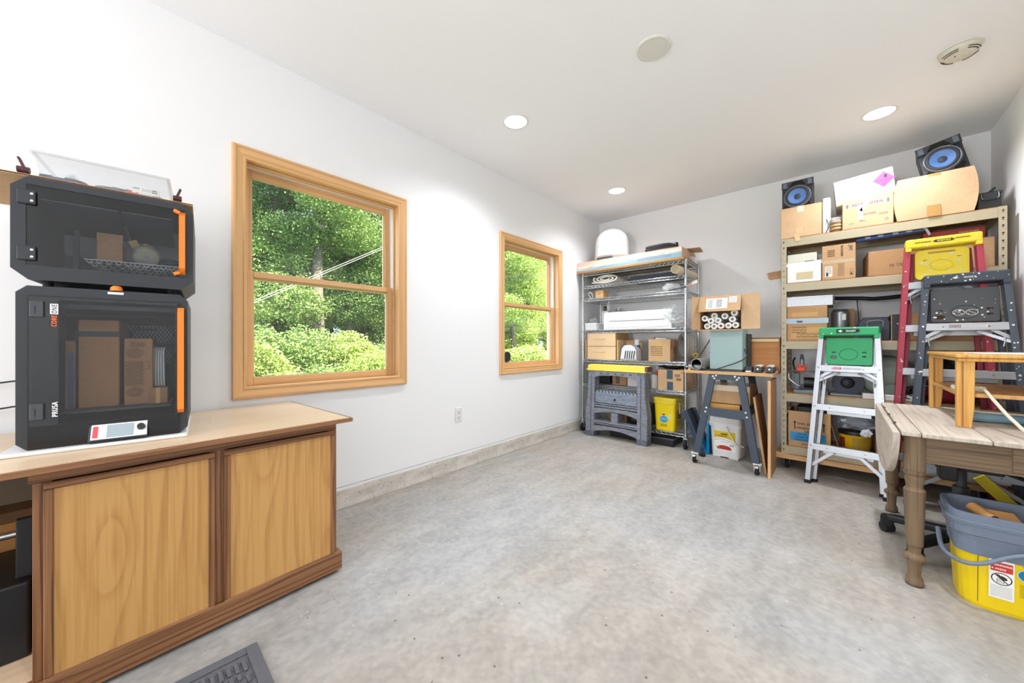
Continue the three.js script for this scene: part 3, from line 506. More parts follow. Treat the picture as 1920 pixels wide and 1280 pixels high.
  const sp = thing('wrapped_spool', 'filament spool in clear wrap inside the enclosure', 'spool', inE(-0.17, 0.103, -0.075), PT);
  part(sp, 'spool', turned(lathe([[0.008, -0.012], [0.036, -0.012], [0.036, -0.009], [0.03, -0.008], [0.03, 0.008], [0.036, 0.009], [0.036, 0.012], [0.008, 0.012]], 32), 0, 0, PI / 2 - 0.5).translate(0, 0.036, 0), mat(0xb9b08c, 0.5));
  part(sp, 'wrap', lump(0.022, 0.04, 0.042, 0, 0.04, 0, 0.04, 4, 3), M.film);
  part(sp, 'yellow_tag', [turned(bb(0, 0.03, 0, 0.002, -0.012, 0.012), 0.4, 0, 0.9).translate(-0.015, 0.07, 0.03), turned(bb(0, 0.025, 0, 0.002, -0.012, 0.012), -0.5, 0.4, 0.7).translate(-0.015, 0.07, 0.008)], mat(0xd6bb72, 0.6));
  const ph = thing('dark_pouch', 'dark folded pouch inside the enclosure', 'pouch', inE(-0.24, 0.103, -0.13), PT); part(ph, 'cloth', lump(0.06, 0.022, 0.05, 0, 0.022, 0, 0.12, 2, 3), mat(0x3a4257, 0.6)); part(ph, 'strap', tube([V(0.03, 0.03, 0.04), V(0.06, 0.02, 0.03), V(0.06, 0.004, 0.0)], 0.005, 12, 6), M.black);

  // --- tray on top
  const sh = thing('cardboard_sheet', 'flat corrugated cardboard sheet on top of the enclosure', 'cardboard', [PO[0] - 0.004, 1.624, PO[2] + 0.02], PT);
  part(sh, 'liner', bb(-0.44, 0.0, 0, 0.0012, -0.235, 0.32), M.card2, 'x'); part(sh, 'liner', bb(-0.44, 0.0, 0.0052, 0.0064, -0.235, 0.32), M.card2, 'x');
  const fl = []; for (let i = 0; i < 62; i++) fl.push(bar(V(-0.22, 0.0012, -0.232 + i * 0.009), V(-0.22, 0.0052, -0.2275 + i * 0.009), 0.436, 0.0006, V(0, 0, 1)).rotateY(0)); stuff(part(sh, 'flutes', fl, M.card1));
  const bn = thing('clear_bin', 'clear plastic latch bin of cables and packets on the cardboard sheet', 'bin', [PO[0] - 0.2, 1.6306, PO[2] - 0.012], PT);
  const tub = (w, d, h, ta) => { const G = [], c = (s, t, y, k) => V(s * (d + k), y, t * (w + k)); const q = [[-1, -1], [1, -1], [1, 1], [-1, 1]]; for (let i = 0; i < 4; i++) { const [a, b] = q[i], [a2, b2] = q[(i + 1) % 4]; G.push(quad(c(a, b, 0.002, 0), c(a2, b2, 0.002, 0), c(a2, b2, h, ta), c(a, b, h, ta))); } G.push(quad(c(-1, -1, 0.002, 0), c(1, -1, 0.002, 0), c(1, 1, 0.002, 0), c(-1, 1, 0.002, 0))); return G; };
  part(bn, 'tub', tub(0.146, 0.15, 0.085, 0.012), M.film);
  part(bn, 'rim', [bb(-0.17, 0.17, 0.083, 0.09, 0.154, 0.166, 0.003), bb(-0.17, 0.17, 0.083, 0.09, -0.166, -0.154, 0.003), bb(0.158, 0.17, 0.083, 0.09, -0.154, 0.154, 0.003), bb(-0.17, -0.158, 0.083, 0.09, -0.154, 0.154, 0.003)], M.film);
  part(bn, 'lid', quad(V(-0.165, 0.0905, 0.161), V(0.165, 0.0905, 0.161), V(0.165, 0.0905, -0.161), V(-0.165, 0.0905, -0.161)), M.film);
  for (const s of [1, -1]) part(bn, 'latch', [bar(V(0.13, 0.004, s * 0.172), V(0.13, 0.03, s * 0.184), 0.012, 0.004, V(0, 0, 1)), bar(V(0.13, 0.028, s * 0.18), V(0.13, 0.068, s * 0.194), 0.022, 0.006, V(0, 0, 1), 0.002), cyl(V(0.13, 0.03, s * 0.172), V(0.13, 0.03, s * 0.197), 0.011, 0.011, 12)], mat(0x4a2026, 0.4));
  const loose = (name, label, cat, x, z, make) => { const c = Math.cos(PT), s = Math.sin(PT), o = thing(name, label, cat, [PO[0] - 0.2 + x * c + z * s, 1.634, PO[2] - 0.012 - x * s + z * c], PT); make(o); };
  const coil = (n, R, r) => { const a = []; for (let i = 0; i <= n * 12; i++) { const t = i / 12 * 2 * PI; a.push(V(Math.cos(t) * R * (0.8 + 0.2 * Math.sin(t * 0.37)), 0.006 + i / (n * 12) * 0.02, Math.sin(t) * R * 1.3)); } return tube(a, r, n * 20, 6); };
  loose('coiled_lead', 'dark blue coiled lead at the left of the clear bin', 'cable', 0.09, 0.1, (o) => { part(o, 'lead', coil(4, 0.035, 0.005), mat(0x3b4a66, 0.5)); part(o, 'plug', bb(-0.01, 0.012, 0.02, 0.035, 0.03, 0.06, 0.003), mat(0x35435e, 0.5)); });
  loose('coiled_lead', 'grey coiled lead in the middle of the clear bin', 'cable', 0.09, -0.01, (o) => { part(o, 'lead', coil(5, 0.034, 0.0055), mat(0x596273, 0.5)); part(o, 'plug', bb(-0.01, 0.012, 0.02, 0.035, -0.06, -0.03, 0.003), M.charcoal); });
  loose('red_pouch', 'small red rounded pouch in the clear bin', 'pouch', 0.11, -0.065, (o) => { part(o, 'body', lump(0.02, 0.016, 0.026, 0, 0.016, 0, 0.06, 2, 2), mat(0xc23a48, 0.5)); part(o, 'tag', bb(0.0, 0.012, 0.028, 0.031, -0.008, 0.008), M.paper); });
  loose('label_packet', 'packet with a printed white label leaning in the clear bin', 'packet', 0.1, 0.06, (o) => { part(o, 'packet', turned(bb(-0.002, 0.002, 0, 0.06, -0.012, 0.014, 0.001), 0.55, 0, 0), M.paper); part(o, 'label', turned(new THREE.PlaneGeometry(0.02, 0.05).rotateY(PI / 2).translate(0.0025, 0.03, 0.001), 0.55, 0, 0), decal(64, 160, (x) => { x.fillStyle = '#f4f4ee'; x.fillRect(0, 0, 64, 160); rows(x, 6, 8, 50, 14, 10, 4, '#444'); })); });
  loose('barcode_packet', 'flat packet with a barcode label on the right of the clear bin', 'packet', 0.125, -0.095, (o) => { part(o, 'packet', bb(-0.002, 0.002, 0.018, 0.045, -0.04, 0.035, 0.001), M.offwhite); part(o, 'label', new THREE.PlaneGeometry(0.07, 0.024).rotateY(PI / 2).translate(0.0026, 0.032, -0.002), decal(256, 90, (x) => { x.fillStyle = '#ecebe2'; x.fillRect(0, 0, 256, 90); rows(x, 8, 10, 60, 2, 12, 8, '#222'); rows(x, 90, 14, 110, 3, 14, 5, '#666'); rows(x, 190, 12, 50, 2, 26, 18, '#222'); })); part(o, 'clip', bb(-0.006, 0.006, 0, 0.02, -0.045, -0.02, 0.003), mat(0x4a5c78, 0.5)); });
  const cbl = thing('power_cable', 'thin black cables trailing behind the printer along the wall', 'cable', [0, 0, 0]);
  for (const [y0, y1] of [[0.93, 0.95], [0.835, 0.85]]) part(cbl, 'cable', tube([V(0.06, 0.752, 0.9), V(0.04, y0 - 0.05, 0.55), V(0.05, y1, 0.22), V(0.16, y1 - 0.03, 0.08)], 0.0035, 30, 6), M.black);
}
// ---------------------------------------------------------------- floor mat
{
  const m = thing('floor_mat', 'dark grey ribbed floor mat on the concrete before the cabinet', 'mat', [0.88, 0, -0.372], -0.03);
  const felt = mat(0x6c6d72, 0.98, 0, { bumpMap: scaled(dataTex(256, 256, (u, v) => { const n = fbm(u, v, 90, 90, 4, 2) * 255; return [n, n, n]; }, false), 0.12, 0.12), bumpScale: 0.004 });
  part(m, 'backing', bb(0, 0.75, 0, 0.006, 0, 0.9, 0.002), felt);
  part(m, 'border', [bb(0, 0.75, 0.006, 0.012, 0, 0.035, 0.003), bb(0, 0.035, 0.006, 0.012, 0.035, 0.9, 0.003), bb(0.715, 0.75, 0.006, 0.012, 0.035, 0.9, 0.003)], felt);
  for (let i = 0; i < 40; i++) { const L = [], z = 0.046 + i * 0.021; let x = 0.05 + rnd(0.02); while (x < 0.69) { const l = rnd(0.025, 0.07); L.push(bb(x, Math.min(x + l, 0.7), 0.006, 0.0135, z, z + 0.0115, 0.003, 1)); x += l + rnd(0.008, 0.02); } part(m, 'rib', L, felt); }
}

// ---------------------------------------------------------------- boxes
function carton(name, label, [x0, x1, y0, y1, z0, z1], m, { turn = 0, roll = 0, group, category = 'box', tape, flaps = true } = {}) {
  const w = x1 - x0, h = y1 - y0, d = z0 - z1, o = thing(name, label, category, [(x0 + x1) / 2, y0, (z0 + z1) / 2], turn, group);   // z0 front, z1 back
  o.rotation.z = roll;
  part(o, 'body', bb(-w / 2, w / 2, 0, h - 0.003, -d / 2, d / 2, 0.004), m, 'x');
  if (flaps) for (const s of [1, -1]) part(o, 'flap', bb(-w / 2 + 0.001, w / 2 - 0.001, h - 0.003, h, s > 0 ? 0.0015 : -d / 2 + 0.001, s > 0 ? d / 2 - 0.001 : -0.0015), m, 'x');
  if (tape) { const [tw, drop, tm] = tape; part(o, 'tape', [bb(-tw / 2, tw / 2, h - drop, h + 0.0004, d / 2, d / 2 + 0.0006), bb(-tw / 2, tw / 2, h, h + 0.0006, -d / 2, d / 2)], tm ?? M.tape); }
  return { o, w, h, d, f: d / 2 };
}
const print = (c, name, w, h, x, y, m) => front(c.o, name, w, h, m, x, y, c.f + 0.001);
const printSide = (c, name, w, h, z, y, m) => part(c.o, name, new THREE.PlaneGeometry(w, h).rotateY(PI / 2).translate(c.w / 2 + 0.001, y, z), m);

// ---------------------------------------------------------------- chrome wire shelving
const WX0 = 0.075, WX1 = 1.285, WZ0 = -4.0, WZ1 = -4.45, SH = [1.954, 1.797, 1.638, 1.25, 0.892, 0.59, 0.15];
{
  const o = thing('wire_shelving', 'tall chrome wire shelving unit on casters in the corner', 'shelving', [WX0, 0, WZ0]);
  const W = WX1 - WX0, D = WZ0 - WZ1;
  for (const x of [0, W]) for (const z of [0, -D]) {
    const p = part(o, 'post', cyl(V(x, 0.1, z), V(x, 1.965, z), 0.0125, 0.0125, 14), M.chrome);
    part(p, 'cap', lathe([[0.0001, 0.006], [0.012, 0.005], [0.0135, 0]], 14, x, 1.965, z), M.darkgrey);
    const c = part(o, 'caster', cyl(V(x - 0.012, 0.05, z), V(x + 0.012, 0.05, z), 0.05, 0.05, 24), M.rubber);
    part(c, 'caster_fork', [bb(x - 0.022, x - 0.016, 0.04, 0.106, z - 0.018, z + 0.018, 0.003), bb(x + 0.016, x + 0.022, 0.04, 0.106, z - 0.018, z + 0.018, 0.003), bb(x - 0.022, x + 0.022, 0.1, 0.112, z - 0.022, z + 0.022, 0.003)], M.steel);
  }
  const r = 0.0038;
  SH.forEach((y) => {
    const s = new THREE.Group(); s.name = 'wire_shelf'; o.add(s);
    const side = (a, b) => {
      const L = [cyl(V(a.x, y, a.z), V(b.x, y, b.z), r, r, 7), cyl(V(a.x, y - 0.03, a.z), V(b.x, y - 0.03, b.z), r, r, 7)], n = Math.round(a.distanceTo(b) / 0.05);
      for (let i = 0; i < n; i++) { const q = (t, yy) => { const v = a.clone().lerp(b, t); v.y = yy; return v; }; L.push(cyl(q(i / n, y), q((i + 0.5) / n, y - 0.03), 0.0028, 0.0028, 5), cyl(q((i + 0.5) / n, y - 0.03), q((i + 1) / n, y), 0.0028, 0.0028, 5)); }
      return L;
    };
    stuff(part(s, 'shelf_edge', [side(V(0.012, 0, 0), V(W - 0.012, 0, 0)), side(V(0.012, 0, -D), V(W - 0.012, 0, -D)), side(V(0, 0, -0.012), V(0, 0, -D + 0.012)), side(V(W, 0, -0.012), V(W, 0, -D + 0.012))], M.chrome));
    const L = []; for (let i = 1; i < 46; i++) L.push(cyl(V(i * W / 46, y + 0.001, 0), V(i * W / 46, y + 0.001, -D), 0.002, 0.002, 5)); for (const q of [0.33, 0.66]) L.push(cyl(V(0, y - 0.004, -D * q), V(W, y - 0.004, -D * q), r, r, 6));
    stuff(part(s, 'shelf_wires', L, M.chrome));
    for (const x of [0, W]) for (const z of [0, -D]) part(s, 'collar', lathe([[0.0165, -0.034], [0.0175, 0.004], [0.013, 0.004]], 14, x, y, z), M.steel);
  });
}
const S = SH.map((y) => y + 0.004);
// --- on the top shelf
{
  const b = thing('tan_panel', 'flat tan board lying on the top wire shelf under the wrapped box', 'board', [0.65, S[0] - 0.0005, -4.2]);
  part(b, 'panel', bb(-0.63, 0.63, 0, 0.024, -0.26, 0.24, 0.003), card(0xb59a6c), 'x'); part(b, 'edge_strip', bb(-0.63, 0.63, 0.002, 0.022, 0.24, 0.243), M.kraft);
  const k = thing('wrapped_flat_box', 'long flat pink and blue box wrapped in clear film on top of the wire shelving', 'box', [0.63, S[0] + 0.0238, -4.2]);
  part(k, 'body', bb(-0.625, 0.625, 0, 0.11, -0.25, 0.225, 0.004), card(0xe6bf9f), 'x');
  const waves = decal(1024, 96, (x, W, H) => { x.fillStyle = '#e9c4a6'; x.fillRect(0, 0, W, H); x.fillStyle = '#7fa9b8'; x.beginPath(); x.moveTo(0, H); x.lineTo(0, 70); for (let i = 0; i <= 30; i++) x.lineTo(i * W / 30, 66 - i * 1.1 + Math.sin(i * 0.7) * 6); x.lineTo(W, H); x.fill(); x.strokeStyle = 'rgba(255,250,244,.8)'; x.lineWidth = 5; for (let j = 0; j < 5; j++) { x.beginPath(); for (let i = 0; i <= 30; i++) { const X = i * W / 30, Y = 78 - j * 9 - i * 1.4 * (1 - j * 0.1) + Math.sin(i * 0.5 + j * 2) * 7; i ? x.lineTo(X, Y) : x.moveTo(X, Y); } x.stroke(); } rows(x, 640, 50, 300, 3, 12, 5, '#667'); });
  front(k, 'print', 1.248, 0.108, waves, 0, 0.055, 0.2262);
  part(k, 'film', [quad(V(-0.63, -0.002, 0.234), V(0.63, -0.002, 0.234), V(0.63, 0.114, 0.234), V(-0.63, 0.114, 0.234)), quad(V(-0.63, 0.1135, 0.234), V(0.63, 0.1135, 0.234), V(0.63, 0.116, -0.252), V(-0.63, 0.116, -0.252))], mat(0xffffff, 0.18, 0, { transmission: 0.9, ior: 1.4, thickness: 0 }));
  part(k, 'film_tail', [turned(lump(0.05, 0.012, 0.13, 0, 0, 0, 0.12, 3, 3, 2), 0, 0, -1.2).translate(0.645, 0.03, -0.1)], M.film);
  const f = thing('cardboard_offcut', 'loose cardboard flap lying across the right end of the wrapped box', 'cardboard', [1.21, 2.113, -4.32]);
  part(f, 'sheet', turned(bb(-0.14, 0.14, 0, 0.005, -0.13, 0.15), 0.03, 0.15, -0.05), M.card4); part(f, 'crease', turned(bb(-0.14, 0.14, 0.005, 0.0056, 0.02, 0.024), 0.03, 0.15, -0.05), M.card1);
  const d = thing('radome', 'white domed satellite antenna on top of the wire shelving', 'antenna dome', [0.365, S[0] + 0.141, -4.2]);
  part(d, 'dome', lathe([[0.0001, 0.4], [0.06, 0.394], [0.11, 0.375], [0.155, 0.34], [0.185, 0.295], [0.198, 0.24], [0.2, 0.18], [0.203, 0.06], [0.206, 0.055]], 48), mat(0xf2f2f2, 0.35));
  part(d, 'skirt', lathe([[0.206, 0.055], [0.207, 0.045], [0.198, 0.04], [0.196, 0.03]], 48), M.offwhite);
  part(d, 'base', lathe([[0.0001, 0], [0.19, 0], [0.195, 0.03], [0.19, 0.042]], 48), mat(0xa9a9a6, 0.5));
  part(d, 'cable_gland', bb(-0.1, 0.1, 0.004, 0.03, 0.17, 0.2, 0.01), M.darkgrey);
  front(d, 'print', 0.1, 0.05, decal(200, 100, (x) => { rows(x, 20, 20, 160, 2, 20, 6, 'rgba(90,95,110,.5)'); rows(x, 80, 66, 40, 1, 10, 10, 'rgba(90,95,110,.5)'); }), 0.0, 0.14, 0.2035);
  const h = thing('coiled_cable', 'coil of thick dark cable lying on the wrapped box', 'cable', [0.965, S[0] + 0.1405, -4.2]);
  const pts = []; for (let i = 0; i <= 84; i++) { const t = i / 14 * 2 * PI; pts.push(V(Math.cos(t) * (0.155 + 0.02 * Math.sin(i * 0.7)), 0.013 + i / 84 * 0.075 + 0.006 * Math.sin(t * 2 + 1), Math.sin(t) * (0.12 + 0.02 * Math.cos(i * 0.5)))); }
  part(h, 'coil', tube(pts, 0.0125, 300, 8), mat(0x3b3e46, 0.55));
  part(h, 'tie', tube([V(0.155, 0, 0), V(0.18, 0.05, 0.0), V(0.15, 0.105, 0), V(0.125, 0.05, 0)], 0.004, 24, 6, true), M.charcoal);
}
// --- second shelf
{
  const y = S[1];
  const r = thing('rolled_padding', 'rolled white felt padding on the second wire shelf', 'roll', [0.385, y, -4.2]);
  const spiral = []; for (let i = 0; i <= 70; i++) { const t = i / 70, a = t * 2.6 * 2 * PI + 2.6, R = 1 - 0.72 * t; spiral.push([Math.cos(a) * 0.175 * R, 0.062 + Math.sin(a) * 0.056 * R]); }
  const inner = spiral.map(([a, b], i) => { const t = i / 70, A = t * 2.6 * 2 * PI + 2.6; return [a - Math.cos(A) * 0.016, b - Math.sin(A) * 0.009]; }).reverse();
  part(r, 'felt', ext(poly([...spiral, ...inner]), 0.4, 0.002).translate(0, 0, -0.2), mat(0xd2cfc6, 0.95));
  part(r, 'loose_end', turned(bb(-0.19, -0.06, 0, 0.014, -0.2, 0.2, 0.005), 0, 0, -0.08).translate(0, 0.008, 0), mat(0xd2cfc6, 0.95));
  const k = thing('dark_padded_sheet', 'dark grey folded sheet lying along the second wire shelf', 'sheet', [0.86, y, -4.24]);
  part(k, 'sheet', bb(-0.22, 0.3, 0, 0.07, -0.15, 0.14, 0.02), mat(0x3f444c, 0.8)); part(k, 'fold', lump(0.06, 0.035, 0.13, -0.22, 0.036, 0, 0.08, 2, 3), mat(0x4a5058, 0.8));
  const t = thing('paper_tube', 'cream cardboard tube sticking out of the second wire shelf', 'tube', [1.222, y + 0.046, -3.93], 0.0);
  part(t, 'tube_wall', [cyl(V(0, 0, 0.06), V(0.02, 0, -0.5), 0.044, 0.044, 28, true), cyl(V(0, 0, 0.06), V(0.02, 0, -0.5), 0.04, 0.04, 28, true), new THREE.RingGeometry(0.04, 0.044, 28).translate(0, 0, 0.06)], mat(0xd9cfb4, 0.75));
  part(t, 'end_plug', new THREE.CircleGeometry(0.04, 24).translate(0, 0, 0.045), mat(0xb7a988, 0.8));
}
// --- third shelf
{
  const y = S[2];
  const b = carton('small_wooden_box', 'small tan wooden box on the third wire shelf', [0.235, 0.342, y, y + 0.095, -4.02, -4.16], M.ply, { flaps: false });
  print(b, 'brand_mark', 0.05, 0.02, 0, 0.05, decal(100, 40, (x) => text(x, 'MON', 50, 20, 26, '#5a3a20')));
  part(b.o, 'lid_line', bb(-b.w / 2 - 0.001, b.w / 2 + 0.001, 0.074, 0.077, -b.d / 2 - 0.001, b.d / 2 + 0.001), M.kraft);
  const q = thing('white_hook', 'white curved plastic hook beside the small wooden box', 'hook', [0.14, y, -4.08]);
  part(q, 'ring', tube([V(0, 0.008, 0), V(-0.03, 0.07, 0), V(0, 0.085, 0), V(0.025, 0.05, 0), V(0.03, 0.008, 0)], 0.009, 30, 8, false), M.plasticWhite); part(q, 'foot', bb(-0.03, 0.05, 0, 0.01, -0.02, 0.02, 0.003), M.plasticWhite);
  const g = thing('white_bag', 'white plastic bag stuffed on the third wire shelf', 'bag', [1.1, y, -4.14]);
  part(g, 'bag', lump(0.085, 0.055, 0.12, 0, 0.055, 0, 0.08, 2, 4, 3), mat(0xe3e4e3, 0.4)); part(g, 'knot', lump(0.02, 0.02, 0.03, 0.08, 0.03, 0.05, 0.2, 3, 2), mat(0xe3e4e3, 0.4));
  const w = thing('paint_brush', 'long handled brush sticking out past the shelving post', 'brush', [1.17, y + 0.002, -4.02]);
  part(w, 'handle', cyl(V(-0.06, 0.012, 0), V(0.13, 0.03, 0.04), 0.007, 0.009, 10), mat(0x46505c, 0.5)); part(w, 'ferrule', cyl(V(0.13, 0.03, 0.04), V(0.18, 0.05, 0.05), 0.011, 0.016, 10), mat(0xd8a59a, 0.5)); part(w, 'bristles', bar(V(0.18, 0.05, 0.05), V(0.24, 0.068, 0.065), 0.036, 0.018, V(0, 0, 1), 0.005), mat(0xe6dccb, 0.9));
}
// --- fourth shelf
{
  const y = S[3];
  const a = thing('air_conditioner', 'white wall air conditioner unit half in clear plastic on the fourth wire shelf', 'air conditioner', [0.358, y, -4.0]);
  const prof = poly([[0, 0], [0.0, 0.1], [-0.006, 0.17], [-0.03, 0.195], [-0.2, 0.2], [-0.2, 0]]);
  part(a, 'body', ext(prof, 0.78, 0.006).applyMatrix4(new THREE.Matrix4().set(0, 0, 1, 0, 0, 1, 0, 0.006, 1, 0, 0, -0.01, 0, 0, 0, 1)), mat(0xebebe6, 0.35));
  part(a, 'front_seam', bb(0.07, 0.72, 0.097, 0.101, -0.008, -0.0005), M.darkgrey);
  part(a, 'louvre', turned(bb(0.03, 0.75, 0, 0.05, 0, 0.006, 0.002), -0.1, 0, 0).translate(0, 0.022, -0.005), M.plasticWhite);
  const p = thing('clear_plastic_wrap', 'crumpled clear plastic wrap over the end of the air conditioner', 'plastic wrap', [1.13, y, -4.1]);
  part(p, 'sheet', [lump(0.12, 0.12, 0.11, -0.01, 0.125, 0, 0.09, 3, 5, 2), lump(0.09, 0.07, 0.1, 0.06, 0.07, 0.02, 0.13, 4, 5, 7)], mat(0xf3f5f6, 0.2, 0, { transmission: 0.75, ior: 1.4, thickness: 0 }));
  const b = carton('white_flat_box', 'low white box at the left end of the fourth wire shelf', [0.1, 0.255, y, y + 0.085, -4.01, -4.2], M.plasticWhite, { flaps: false }); part(b.o, 'lid', bb(-b.w / 2 - 0.002, b.w / 2 + 0.002, 0.062, 0.086, -b.d / 2 - 0.002, b.d / 2 + 0.002, 0.003), M.white);
  const c = carton('tall_white_box', 'tall white carton behind the low white box', [0.21, 0.3, y, y + 0.245, -4.22, -4.34], M.paper); part(c.o, 'band', bb(-c.w / 2 - 0.001, c.w / 2 + 0.001, 0.06, 0.075, c.d / 2, c.d / 2 + 0.001), M.offwhite);
  const j = thing('dark_jar', 'small dark jar with lid standing on the tall white carton', 'jar', [0.232, y + 0.245, -4.28]); part(j, 'jar', lathe([[0.0001, 0], [0.02, 0], [0.021, 0.045], [0.016, 0.05]], 18), mat(0x50503c, 0.3)); part(j, 'lid', lathe([[0.017, 0.05], [0.018, 0.066], [0.0001, 0.067]], 18), M.black);
  const u = thing('white_paper_bundle', 'crumpled white paper bundle beside the dark jar', 'paper', [0.282, y + 0.245, -4.28]); part(u, 'paper', lump(0.02, 0.045, 0.03, 0, 0.046, 0, 0.15, 3, 3, 4), M.paper); part(u, 'twist', lump(0.008, 0.025, 0.01, 0, 0.105, 0, 0.2, 3, 2, 2), M.paper);
  const gl = thing('crumpled_bag', 'small crumpled clear bag between the white boxes', 'bag', [0.165, y + 0.086, -4.1]); part(gl, 'bag', lump(0.045, 0.03, 0.05, 0, 0.03, 0, 0.2, 3, 3, 5), M.film); part(gl, 'twist', lump(0.01, 0.02, 0.01, 0.02, 0.06, 0, 0.2, 3, 2), M.film);
  const tw = thing('clear_tub', 'clear round plastic tub behind the air conditioner', 'tub', [0.4, y, -4.32]); part(tw, 'tub', lathe([[0.0001, 0.003], [0.045, 0.003], [0.055, 0.28], [0.058, 0.285]], 24), M.film); part(tw, 'contents', lump(0.04, 0.04, 0.04, 0, 0.235, 0, 0.2, 3, 3), mat(0x8b8f88, 0.6));
}
// --- fifth shelf
{
  const y = S[4];
  const w = thing('drawer_box', 'pale birch box with two drawers and bar pulls on the fifth wire shelf', 'drawer box', [0.135, y, -4.0]);
  const bi = mat(0xe0c096, 0.55), bs = mat(0xc59a68, 0.6);
  part(w, 'case', [bb(0, 0.375, 0, 0.006, -0.36, -0.016), bb(0, 0.375, 0.312, 0.318, -0.36, -0.016), bb(0, 0.006, 0.006, 0.312, -0.36, -0.016), bb(0.369, 0.375, 0.006, 0.312, -0.36, -0.016), bb(0.006, 0.369, 0.006, 0.312, -0.36, -0.354)], bs);
  for (const [a, b] of [[0.002, 0.156], [0.161, 0.316]]) { const d = part(w, 'drawer', bb(0.002, 0.373, a, b, -0.016, 0, 0.002), bi); part(d, 'pull', [cyl(V(0.1, (a + b) / 2 + 0.012, 0.018), V(0.25, (a + b) / 2 + 0.012, 0.018), 0.0045, 0.0045, 10), cyl(V(0.13, (a + b) / 2 + 0.012, 0), V(0.13, (a + b) / 2 + 0.012, 0.018), 0.0035, 0.0035, 8), cyl(V(0.22, (a + b) / 2 + 0.012, 0), V(0.22, (a + b) / 2 + 0.012, 0.018), 0.0035, 0.0035, 8)], mat(0xcdbb9c, 0.35, 0.5)); }
  for (const x of [0.1, 0.52]) { const X = x - 0.135, q = part(w, 'side_board', bb(X, X + 0.012, 0, 0.235, -0.32, -0.02, 0.002), bi); for (const yy of [0.04, 0.195]) part(q, 'dowel', cyl(V(X + 0.012, yy, -0.03), V(X + 0.02, yy, -0.03), 0.004, 0.004, 8), bs); }
  const pb = thing('birch_back_board', 'wide birch board leaning behind the white carrier', 'board', [0.55, y, -4.2]); part(pb, 'board', bb(0, 0.19, 0, 0.23, -0.012, 0, 0.002), mat(0xcfae84, 0.6)); part(pb, 'batten', bb(0.0, 0.19, 0.2, 0.22, 0, 0.008), bs);
  const c = thing('slotted_carrier', 'white and grey plastic carrier with dark slots on the fifth wire shelf', 'carrier', [0.66, y, -4.06]);
  part(c, 'shell', ext(poly([[-0.09, 0], [0.09, 0], [0.085, 0.1], [0.06, 0.14], [0.02, 0.16], [-0.04, 0.155], [-0.07, 0.12]]), 0.14, 0.008).translate(0, 0.008, -0.09), mat(0xd9dbe2, 0.4));
  for (let i = 0; i < 5; i++) part(c, 'slot', turned(bb(-0.006, 0.006, -0.045, 0.045, 0, 0.002), 0, 0, -0.14).translate(-0.03 + i * 0.026, 0.065, 0.0585), M.black);
  part(c, 'base_band', bb(-0.094, 0.094, 0.008, 0.02, 0.0575, 0.06), mat(0x9aa0ab, 0.5));
  const sb = thing('spray_bottle', 'blue bottle with a white cap behind the slotted carrier', 'bottle', [0.7, y, -4.17]); part(sb, 'bottle', lathe([[0.0001, 0], [0.03, 0], [0.032, 0.01], [0.032, 0.16], [0.026, 0.175]], 20), mat(0x2a4f9a, 0.35)); part(sb, 'cap', lathe([[0.027, 0.175], [0.028, 0.23], [0.022, 0.243], [0.0001, 0.245]], 20), M.plasticWhite);
  const t = carton('printed_carton', 'brown carton printed with rows of text and a red label on the fifth wire shelf', [0.878, 1.105, y, y + 0.24, -4.02, -4.34], M.card2, { turn: 0.1, tape: [0.05, 0.24, mat(0xcaa25e, 0.35)] });
  print(t, 'print', 0.15, 0.12, -0.02, 0.11, decal(300, 240, (x) => rows(x, 10, 12, 250, 6, 38, 14, 'rgba(70,45,25,.8)')));
  printSide(t, 'red_label', 0.03, 0.09, 0.1, 0.17, mat(0xb02a2a, 0.5)); printSide(t, 'side_print', 0.11, 0.1, -0.02, 0.12, decal(200, 200, (x) => rows(x, 10, 20, 180, 4, 44, 18, 'rgba(60,35,20,.8)')));
  const pp = thing('white_packet', 'white packet poking out of the printed carton', 'packet', [0.99, y + 0.24, -4.14], 0.2); part(pp, 'packet', turned(bb(-0.06, 0.06, 0, 0.02, -0.08, 0.05, 0.006), 0.1, 0, -0.05), M.paper); part(pp, 'tip', bb(-0.075, -0.05, 0.004, 0.022, -0.02, 0.03, 0.004), M.charcoal);
  const h = thing('hose_coil', 'grey flexible hose coiled against the shelving post on the fifth wire shelf', 'hose', [1.215, y, -4.26], 0.62);
  const pts = []; for (let i = 0; i <= 60; i++) { const a = i / 15 * 2 * PI; pts.push(V(-0.045 + i / 60 * 0.09, 0.165 + Math.sin(a) * (0.142 - 0.004 * (i % 7)), Math.cos(a) * 0.13)); }
  part(h, 'hose', tube(pts, 0.019, 220, 10), M.hose); part(h, 'yellow_tie', tube([V(0.05, 0.09, 0.14), V(0.075, 0.07, 0.13), V(0.05, 0.05, 0.12), V(0.02, 0.07, 0.13)], 0.006, 16, 6, true), M.yellow);
}
